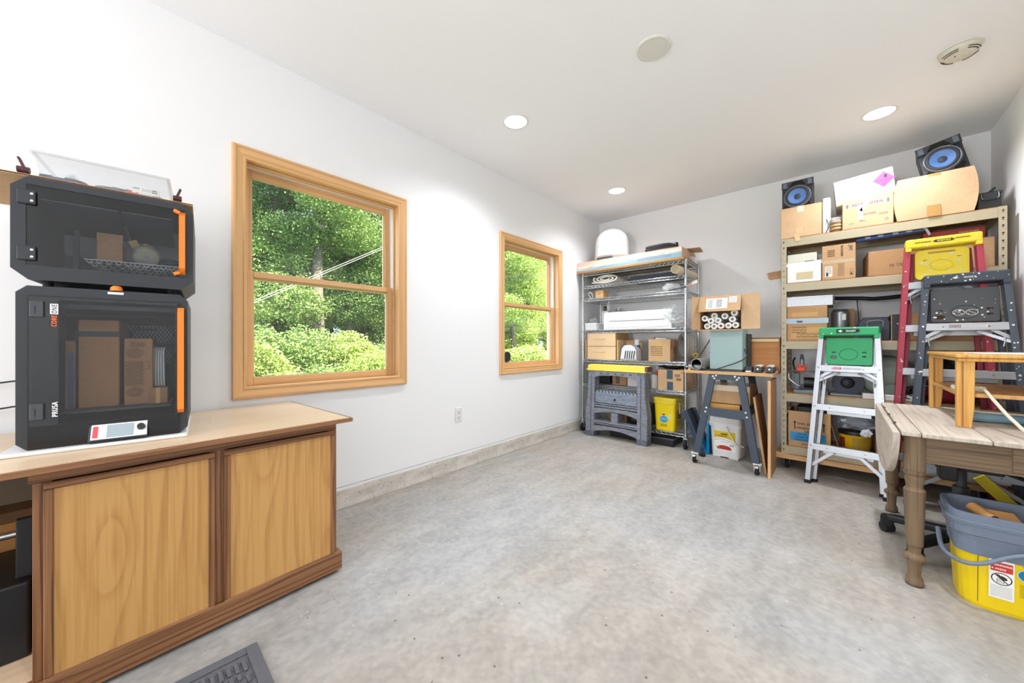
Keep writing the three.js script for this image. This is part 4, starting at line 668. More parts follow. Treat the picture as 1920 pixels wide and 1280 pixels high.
// --- sixth shelf
{
  const y = S[5];
  const a = carton('striped_tape_carton', 'brown carton sealed with dark striped tape on the sixth wire shelf', [1.0, 1.262, y, y + 0.215, -4.0, -4.4], M.card2, { flaps: true });
  const tp = decal(120, 240, (x, W, H) => { x.fillStyle = '#27343f'; x.fillRect(0, 0, W, H); x.strokeStyle = '#5d7f95'; x.lineWidth = 5; for (let i = 0; i < 12; i++) { x.beginPath(); x.moveTo(0, i * 22); x.quadraticCurveTo(60, i * 22 + 16, 120, i * 22 - 4); x.stroke(); } });
  print(a, 'striped_tape', 0.062, 0.095, -0.005, 0.166, tp); print(a, 'striped_tape', 0.062, 0.09, -0.002, 0.046, tp);
  print(a, 'handwriting', 0.09, 0.13, 0.085, 0.14, decal(180, 260, (x) => { text(x, '11', 150, 30, 44, '#3a2818'); scribble(x, 10, 60, 110, 60, 2, '#4a3520', 4); scribble(x, 40, 140, 100, 60, 2, '#4a3520', 4); }));
  const b = carton('small_brown_carton', 'small brown carton seen through the sawhorse on the sixth wire shelf', [0.43, 0.61, y, y + 0.12, -4.08, -4.3], M.card3); print(b, 'label', 0.05, 0.08, -0.02, 0.06, decal(80, 128, (x) => { x.fillStyle = '#3a3734'; x.fillRect(0, 0, 80, 128); rows(x, 8, 10, 64, 8, 14, 6, '#9a958c'); }));
  const c = carton('plain_white_box', 'plain white box beside the small brown carton on the sixth wire shelf', [0.63, 0.75, y, y + 0.11, -4.06, -4.3], M.paper); part(c.o, 'lid_edge', bb(-c.w / 2 - 0.001, c.w / 2 + 0.001, 0.085, 0.087, c.d / 2, c.d / 2 + 0.001), M.offwhite);
  const d = thing('white_canister', 'white canister with grey lid beside the striped tape carton', 'canister', [0.935, y, -4.1]); part(d, 'body', lathe([[0.0001, 0], [0.045, 0], [0.047, 0.15], [0.042, 0.156]], 24), M.offwhite); part(d, 'lid', lathe([[0.048, 0.15], [0.049, 0.172], [0.0001, 0.174]], 24), mat(0x8f908a, 0.5));
  const e = thing('black_strap_bundle', 'black strap bundle lying on the striped tape carton', 'strap', [1.1, y + 0.215, -4.18]); part(e, 'strap', lump(0.14, 0.025, 0.1, 0, 0.026, 0, 0.14, 3, 4, 6), M.black); part(e, 'buckle', bb(-0.03, 0.01, 0.03, 0.05, 0.06, 0.1, 0.004), M.darkgrey);
  const f = thing('red_clamp', 'small red handled clamp hanging at the edge of the sixth wire shelf', 'clamp', [0.985, y, -4.02]); part(f, 'bar', bb(-0.004, 0.004, 0.0, 0.24, -0.006, 0.006), M.steel); part(f, 'handle', cyl(V(0, 0.15, 0.012), V(0, 0.2, 0.012), 0.009, 0.01, 10), mat(0xb0283a, 0.4)); part(f, 'jaw', bb(-0.006, 0.018, 0.225, 0.24, -0.006, 0.01), M.steel);
  const k = thing('dark_tool_case', 'dark tool case at the left end of the sixth wire shelf', 'case', [0.25, y, -4.2]); part(k, 'body', bb(-0.13, 0.14, 0, 0.15, -0.15, 0.1, 0.012), M.black); part(k, 'handle', tube([V(-0.05, 0.15, 0.1), V(-0.05, 0.17, 0.11), V(0.05, 0.17, 0.11), V(0.05, 0.15, 0.1)], 0.006, 16, 6), M.darkgrey);
}
// --- bottom shelf
function litterPail(o, w0, w1, d0, d1, h, body, rim, wall = 0.003) {          // square tapered pail, local origin at base centre
  const ring = (w, d, r, y) => { const a = []; for (let k = 0; k < 4; k++) for (let i = 0; i <= 5; i++) { const t = k * PI / 2 + i / 5 * PI / 2; a.push(V([1, -1, -1, 1][k] * (w - r) + Math.cos(t) * r, y, [1, 1, -1, -1][k] * (d - r) + Math.sin(t) * r)); } return a; };
  const skin = (A, B) => { const G = []; for (let i = 0; i < A.length; i++) { const j = (i + 1) % A.length; G.push(quad(A[i], B[i], B[j], A[j])); } return G; };
  return { ring, skin };
}
{
  const y = S[6];
  const o = thing('yellow_pail', 'yellow square plastic pail with blue round emblem on the bottom wire shelf', 'pail', [1.065, y, -4.13]);
  const { ring, skin } = litterPail(o), W = [[0.1, 0.105, 0.03, 0], [0.112, 0.118, 0.03, 0.3]], up = ([w, d, r, yy]) => ring(w, d, r, yy);
  part(o, 'body', [skin(up(W[0]), up(W[1]))], M.yellowBright);
  part(o, 'rim', [skin(ring(0.118, 0.124, 0.032, 0.29), ring(0.12, 0.126, 0.032, 0.31)), skin(ring(0.114, 0.12, 0.03, 0.31), ring(0.12, 0.126, 0.032, 0.31)), skin(ring(0.12, 0.126, 0.032, 0.326), ring(0.122, 0.128, 0.032, 0.352)), skin(ring(0.114, 0.12, 0.03, 0.326), ring(0.12, 0.126, 0.032, 0.326)), skin(ring(0.114, 0.12, 0.03, 0.31), ring(0.114, 0.12, 0.03, 0.326))], M.yellow);
  part(o, 'lid', [bb(-0.118, 0.118, 0.345, 0.352, -0.124, 0.124, 0.003)], M.yellow);
  part(o, 'bail_handle', tube([V(0.122, 0.3, 0.0), V(0.14, 0.24, 0.06), V(0.145, 0.2, 0.08), V(0.14, 0.24, -0.06), V(0.122, 0.3, -0.02)], 0.004, 24, 6), M.offwhite);
  const f = decal(256, 300, (x, W2) => { x.fillStyle = '#1f95c0'; x.beginPath(); x.ellipse(118, 170, 66, 56, 0, 0, 7); x.fill(); x.strokeStyle = '#dff1f5'; x.lineWidth = 5; x.stroke(); rows(x, 70, 150, 96, 2, 22, 8, '#bfe6f2'); rows(x, 60, 250, 110, 3, 14, 6, '#8a7410'); x.fillStyle = '#3a3310'; x.fillRect(96, 84, 40, 20); rows(x, 186, 90, 50, 5, 14, 8, '#e8efe8'); });
  front(o, 'front_label', 0.17, 0.2, f, 0.0, 0.13, 0); const L = o.children[o.children.length - 1]; L.rotation.x = 0.043; L.position.z = 0.1085; L.position.y = 0.006;
  part(o, 'side_label', new THREE.PlaneGeometry(0.16, 0.2).rotateY(PI / 2).rotateZ(-0.04).translate(0.1125, 0.14, 0), decal(200, 256, (x) => { rows(x, 20, 30, 160, 4, 30, 18, '#a03a22'); rows(x, 20, 160, 160, 6, 14, 5, '#5a5010'); x.fillStyle = '#222'; x.fillRect(120, 100, 50, 50); }));
  const c = carton('perforated_carton', 'brown speckled carton behind the sawhorse on the bottom wire shelf', [0.38, 0.6, y, y + 0.2, -4.1, -4.35], M.card3); const dots = []; for (let i = 0; i < 5; i++) for (let j = 0; j < 4; j++) dots.push(bb(-0.08 + i * 0.036, -0.062 + i * 0.036, 0.04 + j * 0.036, 0.056 + j * 0.036, c.f, c.f + 0.001)); stuff(part(c.o, 'print_dots', dots, M.cardDark));
  const d = thing('dark_machine', 'dark machine with olive panel behind the sawhorse on the bottom wire shelf', 'machine', [0.75, y, -4.2]); part(d, 'body', bb(-0.12, 0.12, 0, 0.24, -0.12, 0.12, 0.01), M.black); part(d, 'panel', bb(-0.08, 0.06, 0.05, 0.17, 0.12, 0.124), mat(0x6e6a48, 0.6));
  const l = thing('long_black_tray', 'long black tray on the floor beneath the wire shelving', 'tray', [0.75, 0, -4.1]); part(l, 'tray', bb(-0.3, 0.42, 0.0, 0.085, -0.2, 0.12, 0.01), M.black); part(l, 'lip', bb(-0.31, 0.43, 0.07, 0.08, -0.21, 0.13, 0.004), M.darkgrey);
}
// ---------------------------------------------------------------- sawhorses
function sawhorse(z, lean, label, first) {
  const o = thing('sawhorse', label, 'sawhorse', [0.575, 0, z], -0.02, 'folded sawhorses'); o.rotation.x = lean;
  const H = M.horse, D = M.horseDark, arch = (x0, x1, y0, yb, rise, th) => { const a = [], b = []; for (let i = 0; i <= 10; i++) { const t = i / 10, x = mix(x0, x1, t), s = 4 * t * (1 - t) * rise; a.push([x, y0 + s]); b.push([x, yb + s * (th ?? 1)]); } return poly([...a, ...b.reverse()]); };
  for (const s of [-1, 1]) {
    part(o, 'leg', ext(poly([[s * 0.37, 0], [s * 0.265, 0], [s * 0.265, 0.3], [s * 0.262, 0.76], [s * 0.34, 0.76], [s * 0.345, 0.5], [s * 0.372, 0.3]]), 0.045, 0.003).translate(0, 0.003, -0.05), H);
    part(o, 'leg_groove', bar(V(s * 0.305, 0.06, -0.0015), V(s * 0.3, 0.72, -0.0015), 0.012, 0.004, V(0, 0, 1)), D);
    part(o, 'foot_pad', bb(s * 0.317 - 0.058, s * 0.317 + 0.058, 0, 0.06, -0.055, 0.002, 0.004), D);
    part(o, 'hinge_teeth', [0, 1, 2, 3].map((i) => bb(s * 0.3 - 0.036 + i * 0.02, s * 0.3 - 0.026 + i * 0.02, 0.745, 0.775, -0.04, 0.006, 0.002)), H);
  }
  part(o, 'top_rail', ext(poly([[-0.27, 0.69], [-0.27, 0.765], [0.27, 0.765], [0.27, 0.69], [0.2, 0.716], [0, 0.725], [-0.2, 0.716]]), 0.04, 0.002).translate(0, 0, -0.045), H);
  part(o, 'rail_notch', [0, 1, 2, 3, 4].map((i) => bb(-0.19 + i * 0.09, -0.165 + i * 0.09, 0.738, 0.748, -0.004, 0.001)), M.charcoal);
  part(o, 'tool_tray', bb(-0.255, 0.255, 0.4, 0.52, -0.05, -0.012, 0.006), mat(0xb9c2ce, 0.6, 0, { map: T.dirt }));
  part(o, 'tray_teeth', Array.from({ length: 12 }, (_, i) => bb(-0.24 + i * 0.042, -0.215 + i * 0.042, 0.518, 0.54, -0.045, -0.016, 0.002)), mat(0x8d97a5, 0.6));
  part(o, 'tray_hole', cyl(V(-0.005, 0.45, -0.013), V(-0.005, 0.45, -0.0105), 0.014, 0.014, 16), M.black);
  part(o, 'cross_rail', [bb(-0.27, 0.27, 0.352, 0.372, -0.05, -0.004, 0.004), bb(-0.27, 0.27, 0.38, 0.394, -0.05, -0.008, 0.004)], H);
  part(o, 'arch_rail', ext(arch(-0.27, 0.27, 0.27, 0.335, 0.04, 0.2), 0.04, 0.002).translate(0, 0, -0.045), H);
  part(o, 'centre_stub', bb(-0.045, 0.035, 0.18, 0.3, -0.05, -0.006, 0.004), H);
  part(o, 'cross_rail', [bb(-0.27, 0.27, 0.172, 0.192, -0.05, -0.004, 0.004), bb(-0.27, 0.27, 0.152, 0.166, -0.05, -0.008, 0.004)], H);
  part(o, 'arch_rail', ext(arch(-0.27, 0.27, 0.06, 0.13, 0.045, 0.2), 0.04, 0.002).translate(0, 0, -0.045), H);
  part(o, 'yellow_cap', ext(poly([[-0.355, 0.775], [0.345, 0.775], [0.365, 0.792], [0.365, 0.84], [-0.33, 0.84], [-0.375, 0.8]]), 0.06, 0.004).translate(0, 0, -0.058), first ? mat(0xf0dc50, 0.5) : M.yellow);
  part(o, 'cap_end', [bb(0.345, 0.374, 0.785, 0.842, -0.06, 0.007, 0.004), bb(-0.382, -0.345, 0.79, 0.832, -0.06, 0.007, 0.004)], mat(0x6d4a50, 0.6));
}
sawhorse(-3.83, -0.03, 'front grey plastic sawhorse with yellow top leaning on the wire shelving', true);
sawhorse(-3.9, -0.03, 'rear grey sawhorse nested behind the yellow topped one against the wire shelving', false);

// ---------------------------------------------------------------- rolling stand between the shelving and the rack
const STX = 1.72, TOPY = 0.846;                              // centre of the A frame, top face of its plywood top
{
  const o = thing('rolling_stand', 'dark blue steel A frame stand with plywood top and locking casters', 'stand', [STX, 0, -3.64]);
  const st = mat(0x3d4854, 0.5), D = -0.5;                   // second A frame 0.5 m behind
  part(o, 'plywood_top', bb(-0.335, 0.345, TOPY - 0.026, TOPY, D - 0.06, 0.03, 0.002), M.ply, 'x');
  for (const z of [0, D]) {
    part(o, 'leg', bar(V(-0.235, 0.09, z), V(-0.1, TOPY - 0.026, z), 0.056, 0.036, V(0, 0, 1), 0.004), st);
    part(o, 'leg', bar(V(0.225, 0.09, z), V(0.11, TOPY - 0.026, z), 0.056, 0.036, V(0, 0, 1), 0.004), st);
    part(o, 'top_plate', bb(-0.12, 0.125, TOPY - 0.074, TOPY - 0.026, z + 0.018, z + 0.022, 0.001), st);
    part(o, 'cross_bar', bb(-0.16, 0.16, 0.445, 0.52, z + 0.018, z + 0.022, 0.001), st);
    const bolts = z === 0 ? [[-0.095, 0.8], [-0.07, 0.808], [-0.083, 0.782], [0.075, 0.806], [0.105, 0.797], [0.09, 0.78], [-0.148, 0.515], [-0.156, 0.478], [0.155, 0.505], [0.163, 0.468]] : [];
    for (const [x, y] of bolts) part(o, 'bolt', lathe([[0.0001, 0.005], [0.006, 0.004], [0.0085, 0]], 12).rotateX(PI / 2).translate(x, y, z + 0.022), M.screw);
    for (const x of [-0.245, 0.235]) {
      const c = part(o, 'caster', cyl(V(x - 0.014, 0.037, z + 0.01), V(x + 0.014, 0.037, z + 0.01), 0.037, 0.037, 24), M.rubber);
      part(c, 'caster_fork', [bb(x - 0.022, x - 0.017, 0.03, 0.085, z - 0.014, z + 0.03, 0.003), bb(x + 0.017, x + 0.022, 0.03, 0.085, z - 0.014, z + 0.03, 0.003), bb(x - 0.03, x + 0.03, 0.082, 0.092, z - 0.03, z + 0.03, 0.003)], M.offwhite);
      part(c, 'brake_lever', turned(bb(-0.012, 0.012, 0, 0.006, 0, 0.03, 0.002), 0.3, 0, 0).translate(x, 0.07, z + 0.03), M.offwhite);
    }
  }
  for (const [x, y] of [[-0.145, 0.48], [0.15, 0.48]]) part(o, 'side_bar', bb(x - 0.015, x + 0.015, y - 0.03, y + 0.03, D, 0, 0.003), st);
  part(o, 'lower_shelf', bb(-0.13, 0.135, 0.445, 0.457, D, 0.0), M.ply, 'x');
}
{
  // green grey machine cabinet with the open box of rolls on it
  const m = thing('machine_cover', 'grey green sheet metal machine housing on the plywood top', 'machine', [1.72, TOPY, -3.78]);
  part(m, 'housing', ext(poly([[-0.122, 0.13], [-0.122, -0.13], [0.122, -0.13], [0.122, 0.13], [-0.01, 0.145]]), 0.345, 0.003).rotateX(-PI / 2).translate(0, 0.022, 0), M.sage);
  part(m, 'base', bb(-0.124, 0.124, 0, 0.022, -0.135, 0.135, 0.003), M.darkgrey);
  part(m, 'cord', tube([V(0.124, 0.2, 0.05), V(0.15, 0.14, 0.09), V(0.12, 0.1, 0.15), V(0.0, 0.045, 0.165), V(-0.1, 0.012, 0.16), V(-0.2, 0.02, 0.14), V(-0.235, 0.06, 0.1)], 0.0045, 50, 8), M.charcoal);
  part(m, 'rear_block', bb(0.122, 0.155, 0.0, 0.33, -0.13, -0.04, 0.004), M.black);
  const y = TOPY + 0.37, z = -3.66;
  const b = thing('open_carton', 'open cardboard carton of white rolls standing on the machine housing', 'box', [1.672, y, -3.8]);
  const w = 0.165, d = 0.14, h = 0.3, t = 0.004;
  part(b, 'body', [bb(-w, w, 0, t, -d, d), bb(-w, w, t, h, -d, -d + t), bb(-w, -w + t, t, h, -d + t, d), bb(w - t, w, t, h, -d + t, d), bb(-w + t, w - t, h - t, h, -d + t, d)], M.card1, 'x');
  const hinge = (name, g, rx, ry, x, yy, zz, m2) => part(b, name, turned(g, rx, ry, 0).translate(x, yy, zz), m2, 'x');
  hinge('flap', bb(-w, w, -0.15, 0, 0, t), -0.35, 0, 0, h, d, M.card2);
  hinge('flap', bb(0, 0.15, 0, h, 0, t), 0, -0.35, w, 0, d, M.card4);
  hinge('flap', bb(-0.075, 0, 0, h, 0, t), 0, 0.75, -w, 0, d, M.card2);
  hinge('flap', bb(-w, w, 0, t, 0, 0.07), 0.15, 0, 0, 0, d, M.card2);
  const lab = part(b, 'shipping_label', turned(new THREE.PlaneGeometry(0.17, 0.1).translate(-0.02, -0.075, t + 0.001), -0.35, 0, 0).translate(0, h, d), decal(340, 200, (x) => { x.fillStyle = '#efefec'; x.fillRect(0, 0, 340, 200); x.save(); x.translate(60, 100); x.rotate(-PI / 2); rows(x, -80, -20, 160, 3, 24, 10, '#555'); x.restore(); x.save(); x.translate(190, 100); x.rotate(-PI / 2); rows(x, -80, -20, 160, 4, 22, 12, '#444'); x.restore(); }));
  part(b, 'shipping_label', turned(new THREE.PlaneGeometry(0.06, 0.055).translate(0.105, -0.045, t + 0.001), -0.35, 0, 0).translate(0, h, d), decal(120, 110, (x) => { x.fillStyle = '#efefec'; x.fillRect(0, 0, 120, 110); rows(x, 10, 14, 100, 5, 18, 7, '#777'); }));
  // rolls: front ends in the mouth of the box, r 26 mm
  const roll = [[-0.108, 0.03], [-0.05, 0.028], [0.006, 0.03], [0.062, 0.032], [0.118, 0.034], [-0.074, 0.0765], [-0.02, 0.08], [0.094, 0.086], [-0.124, 0.1], [-0.05, 0.122], [0.035, 0.115], [0.11, 0.14]];
  const face = mat(0xeeeeea, 0.7), core = mat(0xb9b4aa, 0.8);
  roll.forEach(([x, yy], i) => {
    const o = thing('paper_roll', i === 6 ? 'white paper roll with a grey core in the middle of the open carton' : 'white paper roll lying end on in the open carton', 'paper roll', [1.672 + x, y + t + yy - 0.001, -3.8], 0, 'paper rolls in the open carton');
    part(o, 'paper', [cyl(V(0, 0, -0.13), V(0, 0, 0.118 + (i % 3) * 0.008), 0.0265, 0.0265, 24, true), new THREE.RingGeometry(0.012, 0.0265, 24).translate(0, 0, 0.118 + (i % 3) * 0.008)], face);
    part(o, 'core', [cyl(V(0, 0, 0.02), V(0, 0, 0.118 + (i % 3) * 0.008), 0.012, 0.012, 16, true), new THREE.CircleGeometry(0.012, 16).translate(0, 0, 0.105)], core);
    if (i === 2) part(o, 'red_band', tube([V(-0.012, 0.022, 0.127), V(-0.002, 0, 0.13), V(0.016, -0.02, 0.127)], 0.003, 12, 6), mat(0xc23344, 0.5));
  });
  // other things on the plywood top
  const pp = thing('black_pipe', 'short wide grey pipe with a dark bore lying on the plywood top', 'pipe', [1.503, TOPY + 0.058, -3.66], -0.25);
  part(pp, 'outer_wall', [cyl(V(0, 0, 0.05), V(0, 0, -0.15), 0.052, 0.052, 28, true), new THREE.RingGeometry(0.044, 0.052, 28).translate(0, 0, 0.05)], mat(0x8d8a86, 0.6));
  part(pp, 'bore', [cyl(V(0, 0, 0.05), V(0, 0, -0.15), 0.044, 0.044, 28, true), new THREE.CircleGeometry(0.044, 24).translate(0, 0, -0.12)], M.black);
  part(pp, 'cradle', bb(-0.05, 0.05, -0.058, -0.046, -0.1, 0.03, 0.003), M.darkgrey);
  const wr = thing('wall_cable', 'black cable hanging down the wall behind the plywood top', 'cable', [1.5, TOPY, -3.95]);
  part(wr, 'cable', tube([V(0.03, 0.0, 0.2), V(-0.04, 0.09, 0.15), V(0.0, 0.22, 0.05), V(0.08, 0.36, 0.02), V(0.09, 0.33, 0.03), V(0.05, 0.2, 0.05), V(0.045, 0.16, 0.06)], 0.005, 50, 7), M.charcoal); part(wr, 'connector', cyl(V(0.05, 0.2, 0.05), V(0.042, 0.15, 0.062), 0.009, 0.009, 10), M.black);
  const sd = thing('silver_tool', 'silver grey power tool lying by the shelving post on the plywood top', 'tool', [1.43, TOPY, -3.67]);
  part(sd, 'body', cyl(V(-0.02, 0.026, 0.0), V(0.12, 0.026, 0.01), 0.025, 0.022, 16), mat(0x9c9b98, 0.5)); part(sd, 'head', cyl(V(-0.045, 0.026, 0), V(-0.02, 0.026, 0), 0.026, 0.026, 16), M.black); part(sd, 'knob', cyl(V(-0.03, 0.03, 0.024), V(-0.03, 0.03, 0.034), 0.006, 0.006, 10), M.screw); part(sd, 'yellow_tip', bb(-0.02, 0.0, 0.0, 0.01, 0.014, 0.03, 0.002), M.yellow);
  const rollers = [[1.955, 'black and white roller head in front of the wooden crate, next to the machine housing'], [2.035, 'black and white roller head at the rack end of the plywood top']];
  for (const [x, l] of rollers) { const o = thing('roller_head', l, 'roller', [x, TOPY, -3.68]); part(o, 'barrel', [cyl(V(0, 0.03, 0.03), V(0, 0.03, -0.16), 0.028, 0.028, 20)], mat(0x2a2b2d, 0.4)); part(o, 'white_top', ext(poly([[-0.02, 0.05], [0.02, 0.05], [0.012, 0.062], [-0.012, 0.062]]), 0.18).translate(0, 0, -0.155), M.plasticWhite); part(o, 'hub_cap', cyl(V(0, 0.032, 0.03), V(0, 0.032, 0.036), 0.006, 0.006, 12), M.screw); part(o, 'foot', bb(-0.026, 0.026, 0, 0.012, -0.14, 0.03, 0.003), M.black); }
  const hw = thing('small_hardware', 'small dark clamp parts lying beside the machine housing', 'clamp', [1.885, TOPY, -3.68]); part(hw, 'body', bb(-0.03, 0.03, 0, 0.05, -0.06, 0.01, 0.01), M.charcoal); part(hw, 'label', bb(-0.02, 0.02, 0.002, 0.014, 0.01, 0.012), M.paper);
  const wb = thing('wooden_crate', 'open fronted brown wooden crate on the plywood top', 'crate', [1.95, TOPY + 0.001, -3.98]);
  part(wb, 'front_panel', bb(-0.105, 0.115, 0.03, 0.285, 0, 0.012), mat(0xe6cdb4, 0.7, 0, { map: T.ply }), 'x'); part(wb, 'side_panel', bb(-0.117, -0.105, 0.0, 0.3, -0.16, 0.014), M.board, 'y'); part(wb, 'side_panel', bb(0.115, 0.125, 0.0, 0.3, -0.16, 0.014), M.board, 'y'); part(wb, 'back_panel', bb(-0.105, 0.115, 0.0, 0.3, -0.16, -0.15), M.board, 'x'); part(wb, 'rim_strip', [bb(-0.1, 0.115, 0.262, 0.285, 0.012, 0.018), bb(-0.12, -0.1, 0.16, 0.3, 0.012, 0.018)], mat(0xd8cf9a, 0.6)); part(wb, 'base', bb(-0.105, 0.115, 0, 0.03, -0.15, 0.0), M.board, 'x');
  // below the top
  const yb = 0.457;
  const wd = thing('wooden_tray', 'shallow wooden tray on the lower shelf of the stand', 'tray', [1.665, yb, -3.88]); part(wd, 'front', bb(-0.12, 0.15, 0, 0.09, 0.15, 0.165, 0.002), M.oak, 'x'); part(wd, 'lip', bb(-0.125, 0.155, 0.0, 0.018, 0.165, 0.175, 0.003), M.worktop, 'x'); part(wd, 'tray', bb(-0.11, 0.14, 0, 0.085, -0.2, 0.15), M.oak, 'z');
  const ub = carton('flat_brown_carton', 'brown carton on the wooden tray inside the stand', [1.545, 1.885, yb + 0.091, yb + 0.255, -3.76, -4.1], M.card1, { tape: [0.33, 0.05, M.clearTape] }); print(ub, 'label', 0.045, 0.035, 0.12, 0.11, decal(90, 70, (x) => { x.fillStyle = '#e8e4da'; x.fillRect(0, 0, 90, 70); rows(x, 8, 10, 70, 4, 14, 5, '#777'); }));
  const bp = thing('litter_pail', 'white square pail with a yellow and red cat litter label under the stand', 'pail', [1.665, 0, -4.06], -0.1);
  const { ring, skin } = litterPail();
  part(bp, 'body', [skin(ring(0.118, 0.118, 0.035, 0.012), ring(0.132, 0.132, 0.035, 0.3))], M.plasticWhite);
  part(bp, 'rim', [skin(ring(0.14, 0.14, 0.035, 0.295), ring(0.142, 0.142, 0.035, 0.33)), skin(ring(0.134, 0.134, 0.035, 0.33), ring(0.142, 0.142, 0.035, 0.33)), skin(ring(0.132, 0.132, 0.035, 0.296), ring(0.14, 0.14, 0.035, 0.296))], M.plasticWhite);
  part(bp, 'lid', [skin(ring(0.137, 0.137, 0.035, 0.33), ring(0.134, 0.134, 0.035, 0.385)), bb(-0.13, 0.13, 0.375, 0.385, -0.13, 0.13, 0.004)], mat(0xd6d8d4, 0.45));
  part(bp, 'foot_rim', [bb(-0.11, -0.04, 0, 0.014, 0.09, 0.116, 0.004), bb(0.03, 0.11, 0, 0.014, 0.09, 0.116, 0.004), bb(-0.11, 0.11, 0, 0.014, -0.116, 0.0, 0.004)], M.plasticWhite);
  part(bp, 'bail_handle', tube([V(0.02, 0.31, 0.145), V(0.05, 0.25, 0.158), V(0.1, 0.17, 0.165), V(0.15, 0.13, 0.1)], 0.007, 30, 8), M.offwhite);
  const lb = decal(300, 300, (x) => { x.fillStyle = '#f4f3ee'; x.fillRect(0, 0, 300, 300); x.fillStyle = '#e3c400'; x.beginPath(); x.moveTo(0, 0); x.lineTo(300, 0); x.lineTo(300, 150); x.quadraticCurveTo(150, 60, 0, 120); x.fill(); x.strokeStyle = '#c23a2a'; x.lineWidth = 5; x.beginPath(); x.moveTo(0, 150); x.quadraticCurveTo(150, 80, 300, 190); x.stroke(); text(x, 'EASY', 130, 74, 46, '#2a2410'); rows(x, 100, 30, 90, 1, 10, 22, '#2a2410'); text(x, 'Tidy', 44, 70, 34, '#5a52a0'); rows(x, 90, 150, 120, 1, 12, 22, '#cfe3ea'); x.fillStyle = '#b5332a'; x.beginPath(); x.ellipse(140, 258, 100, 44, 0, PI, 2 * PI); x.fill(); x.fillRect(40, 255, 200, 25); rows(x, 220, 190, 60, 2, 16, 10, '#2f6fb0'); rows(x, 20, 236, 60, 2, 14, 8, '#d0a030'); });
  front(bp, 'front_label', 0.185, 0.185, lb, 0, 0.16, 0); const q = bp.children[bp.children.length - 1]; q.rotation.x = 0.047; q.position.z = 0.1185; q.position.y = 0.002;
  // boards leaning against the rack side
  const leaning = (label, a, b, h, th, z0, z1, m, rx) => { const o = thing('leaning_board', label, 'board', [a, 0, (z0 + z1) / 2]); part(o, 'face', turned(bb(-th, 0, 0, h, z0 - (z0 + z1) / 2, z1 - (z0 + z1) / 2), 0, 0, rx), m, 'y'); part(o, 'edge_band', turned(bb(-th, 0, 0, h, z0 - (z0 + z1) / 2, z0 - (z0 + z1) / 2 + 0.0015), 0, 0, rx), M.ply, 'y'); };
  leaning('tall plywood board leaning upright at the rack end of the stand', 2.052, 0, 0.79, 0.02, -3.585, -3.95, M.board, 0.0);
  leaning('shorter particle board leaning against the stand beside the tall plywood board', 2.012, 0, 0.64, 0.016, -3.7, -4.05, M.board, 0.13);
  const bl = thing('blue_crate', 'bright blue folded plastic crate leaning beside the white pail', 'crate', [1.5, 0, -4.02]); part(bl, 'panel', bb(-0.012, 0.012, 0.002, 0.315, -0.15, 0.06, 0.004), M.blue); part(bl, 'folded_panel', turned(bb(-0.012, 0.012, 0.0, 0.24, -0.15, 0.06, 0.004), 0, 0, 0.5).translate(-0.012, 0.008, 0), M.blue);
  const fs = thing('folding_stool', 'dark folding step stool propped between the shelving post and the stand', 'step stool', [1.42, 0, -3.86]);
  part(fs, 'frame', [bar(V(0.06, 0.012, 0), V(-0.1, 0.42, 0), 0.05, 0.03, V(0, 0, 1), 0.006), bar(V(0.06, 0.012, -0.25), V(-0.1, 0.42, -0.25), 0.05, 0.03, V(0, 0, 1), 0.006)], M.navy);
  part(fs, 'rear_frame', [bar(V(0.03, 0.012, -0.02), V(-0.07, 0.42, -0.02), 0.03, 0.02, V(0, 0, 1), 0.004)], M.black); part(fs, 'top_step', turned(bb(-0.012, 0.012, -0.14, 0.14, -0.25, 0.02, 0.006), 0, 0, 0.38).translate(-0.06, 0.29, 0), M.navy); part(fs, 'foot', bb(0.04, 0.08, 0, 0.03, -0.02, 0.02, 0.004), M.rubber);
}

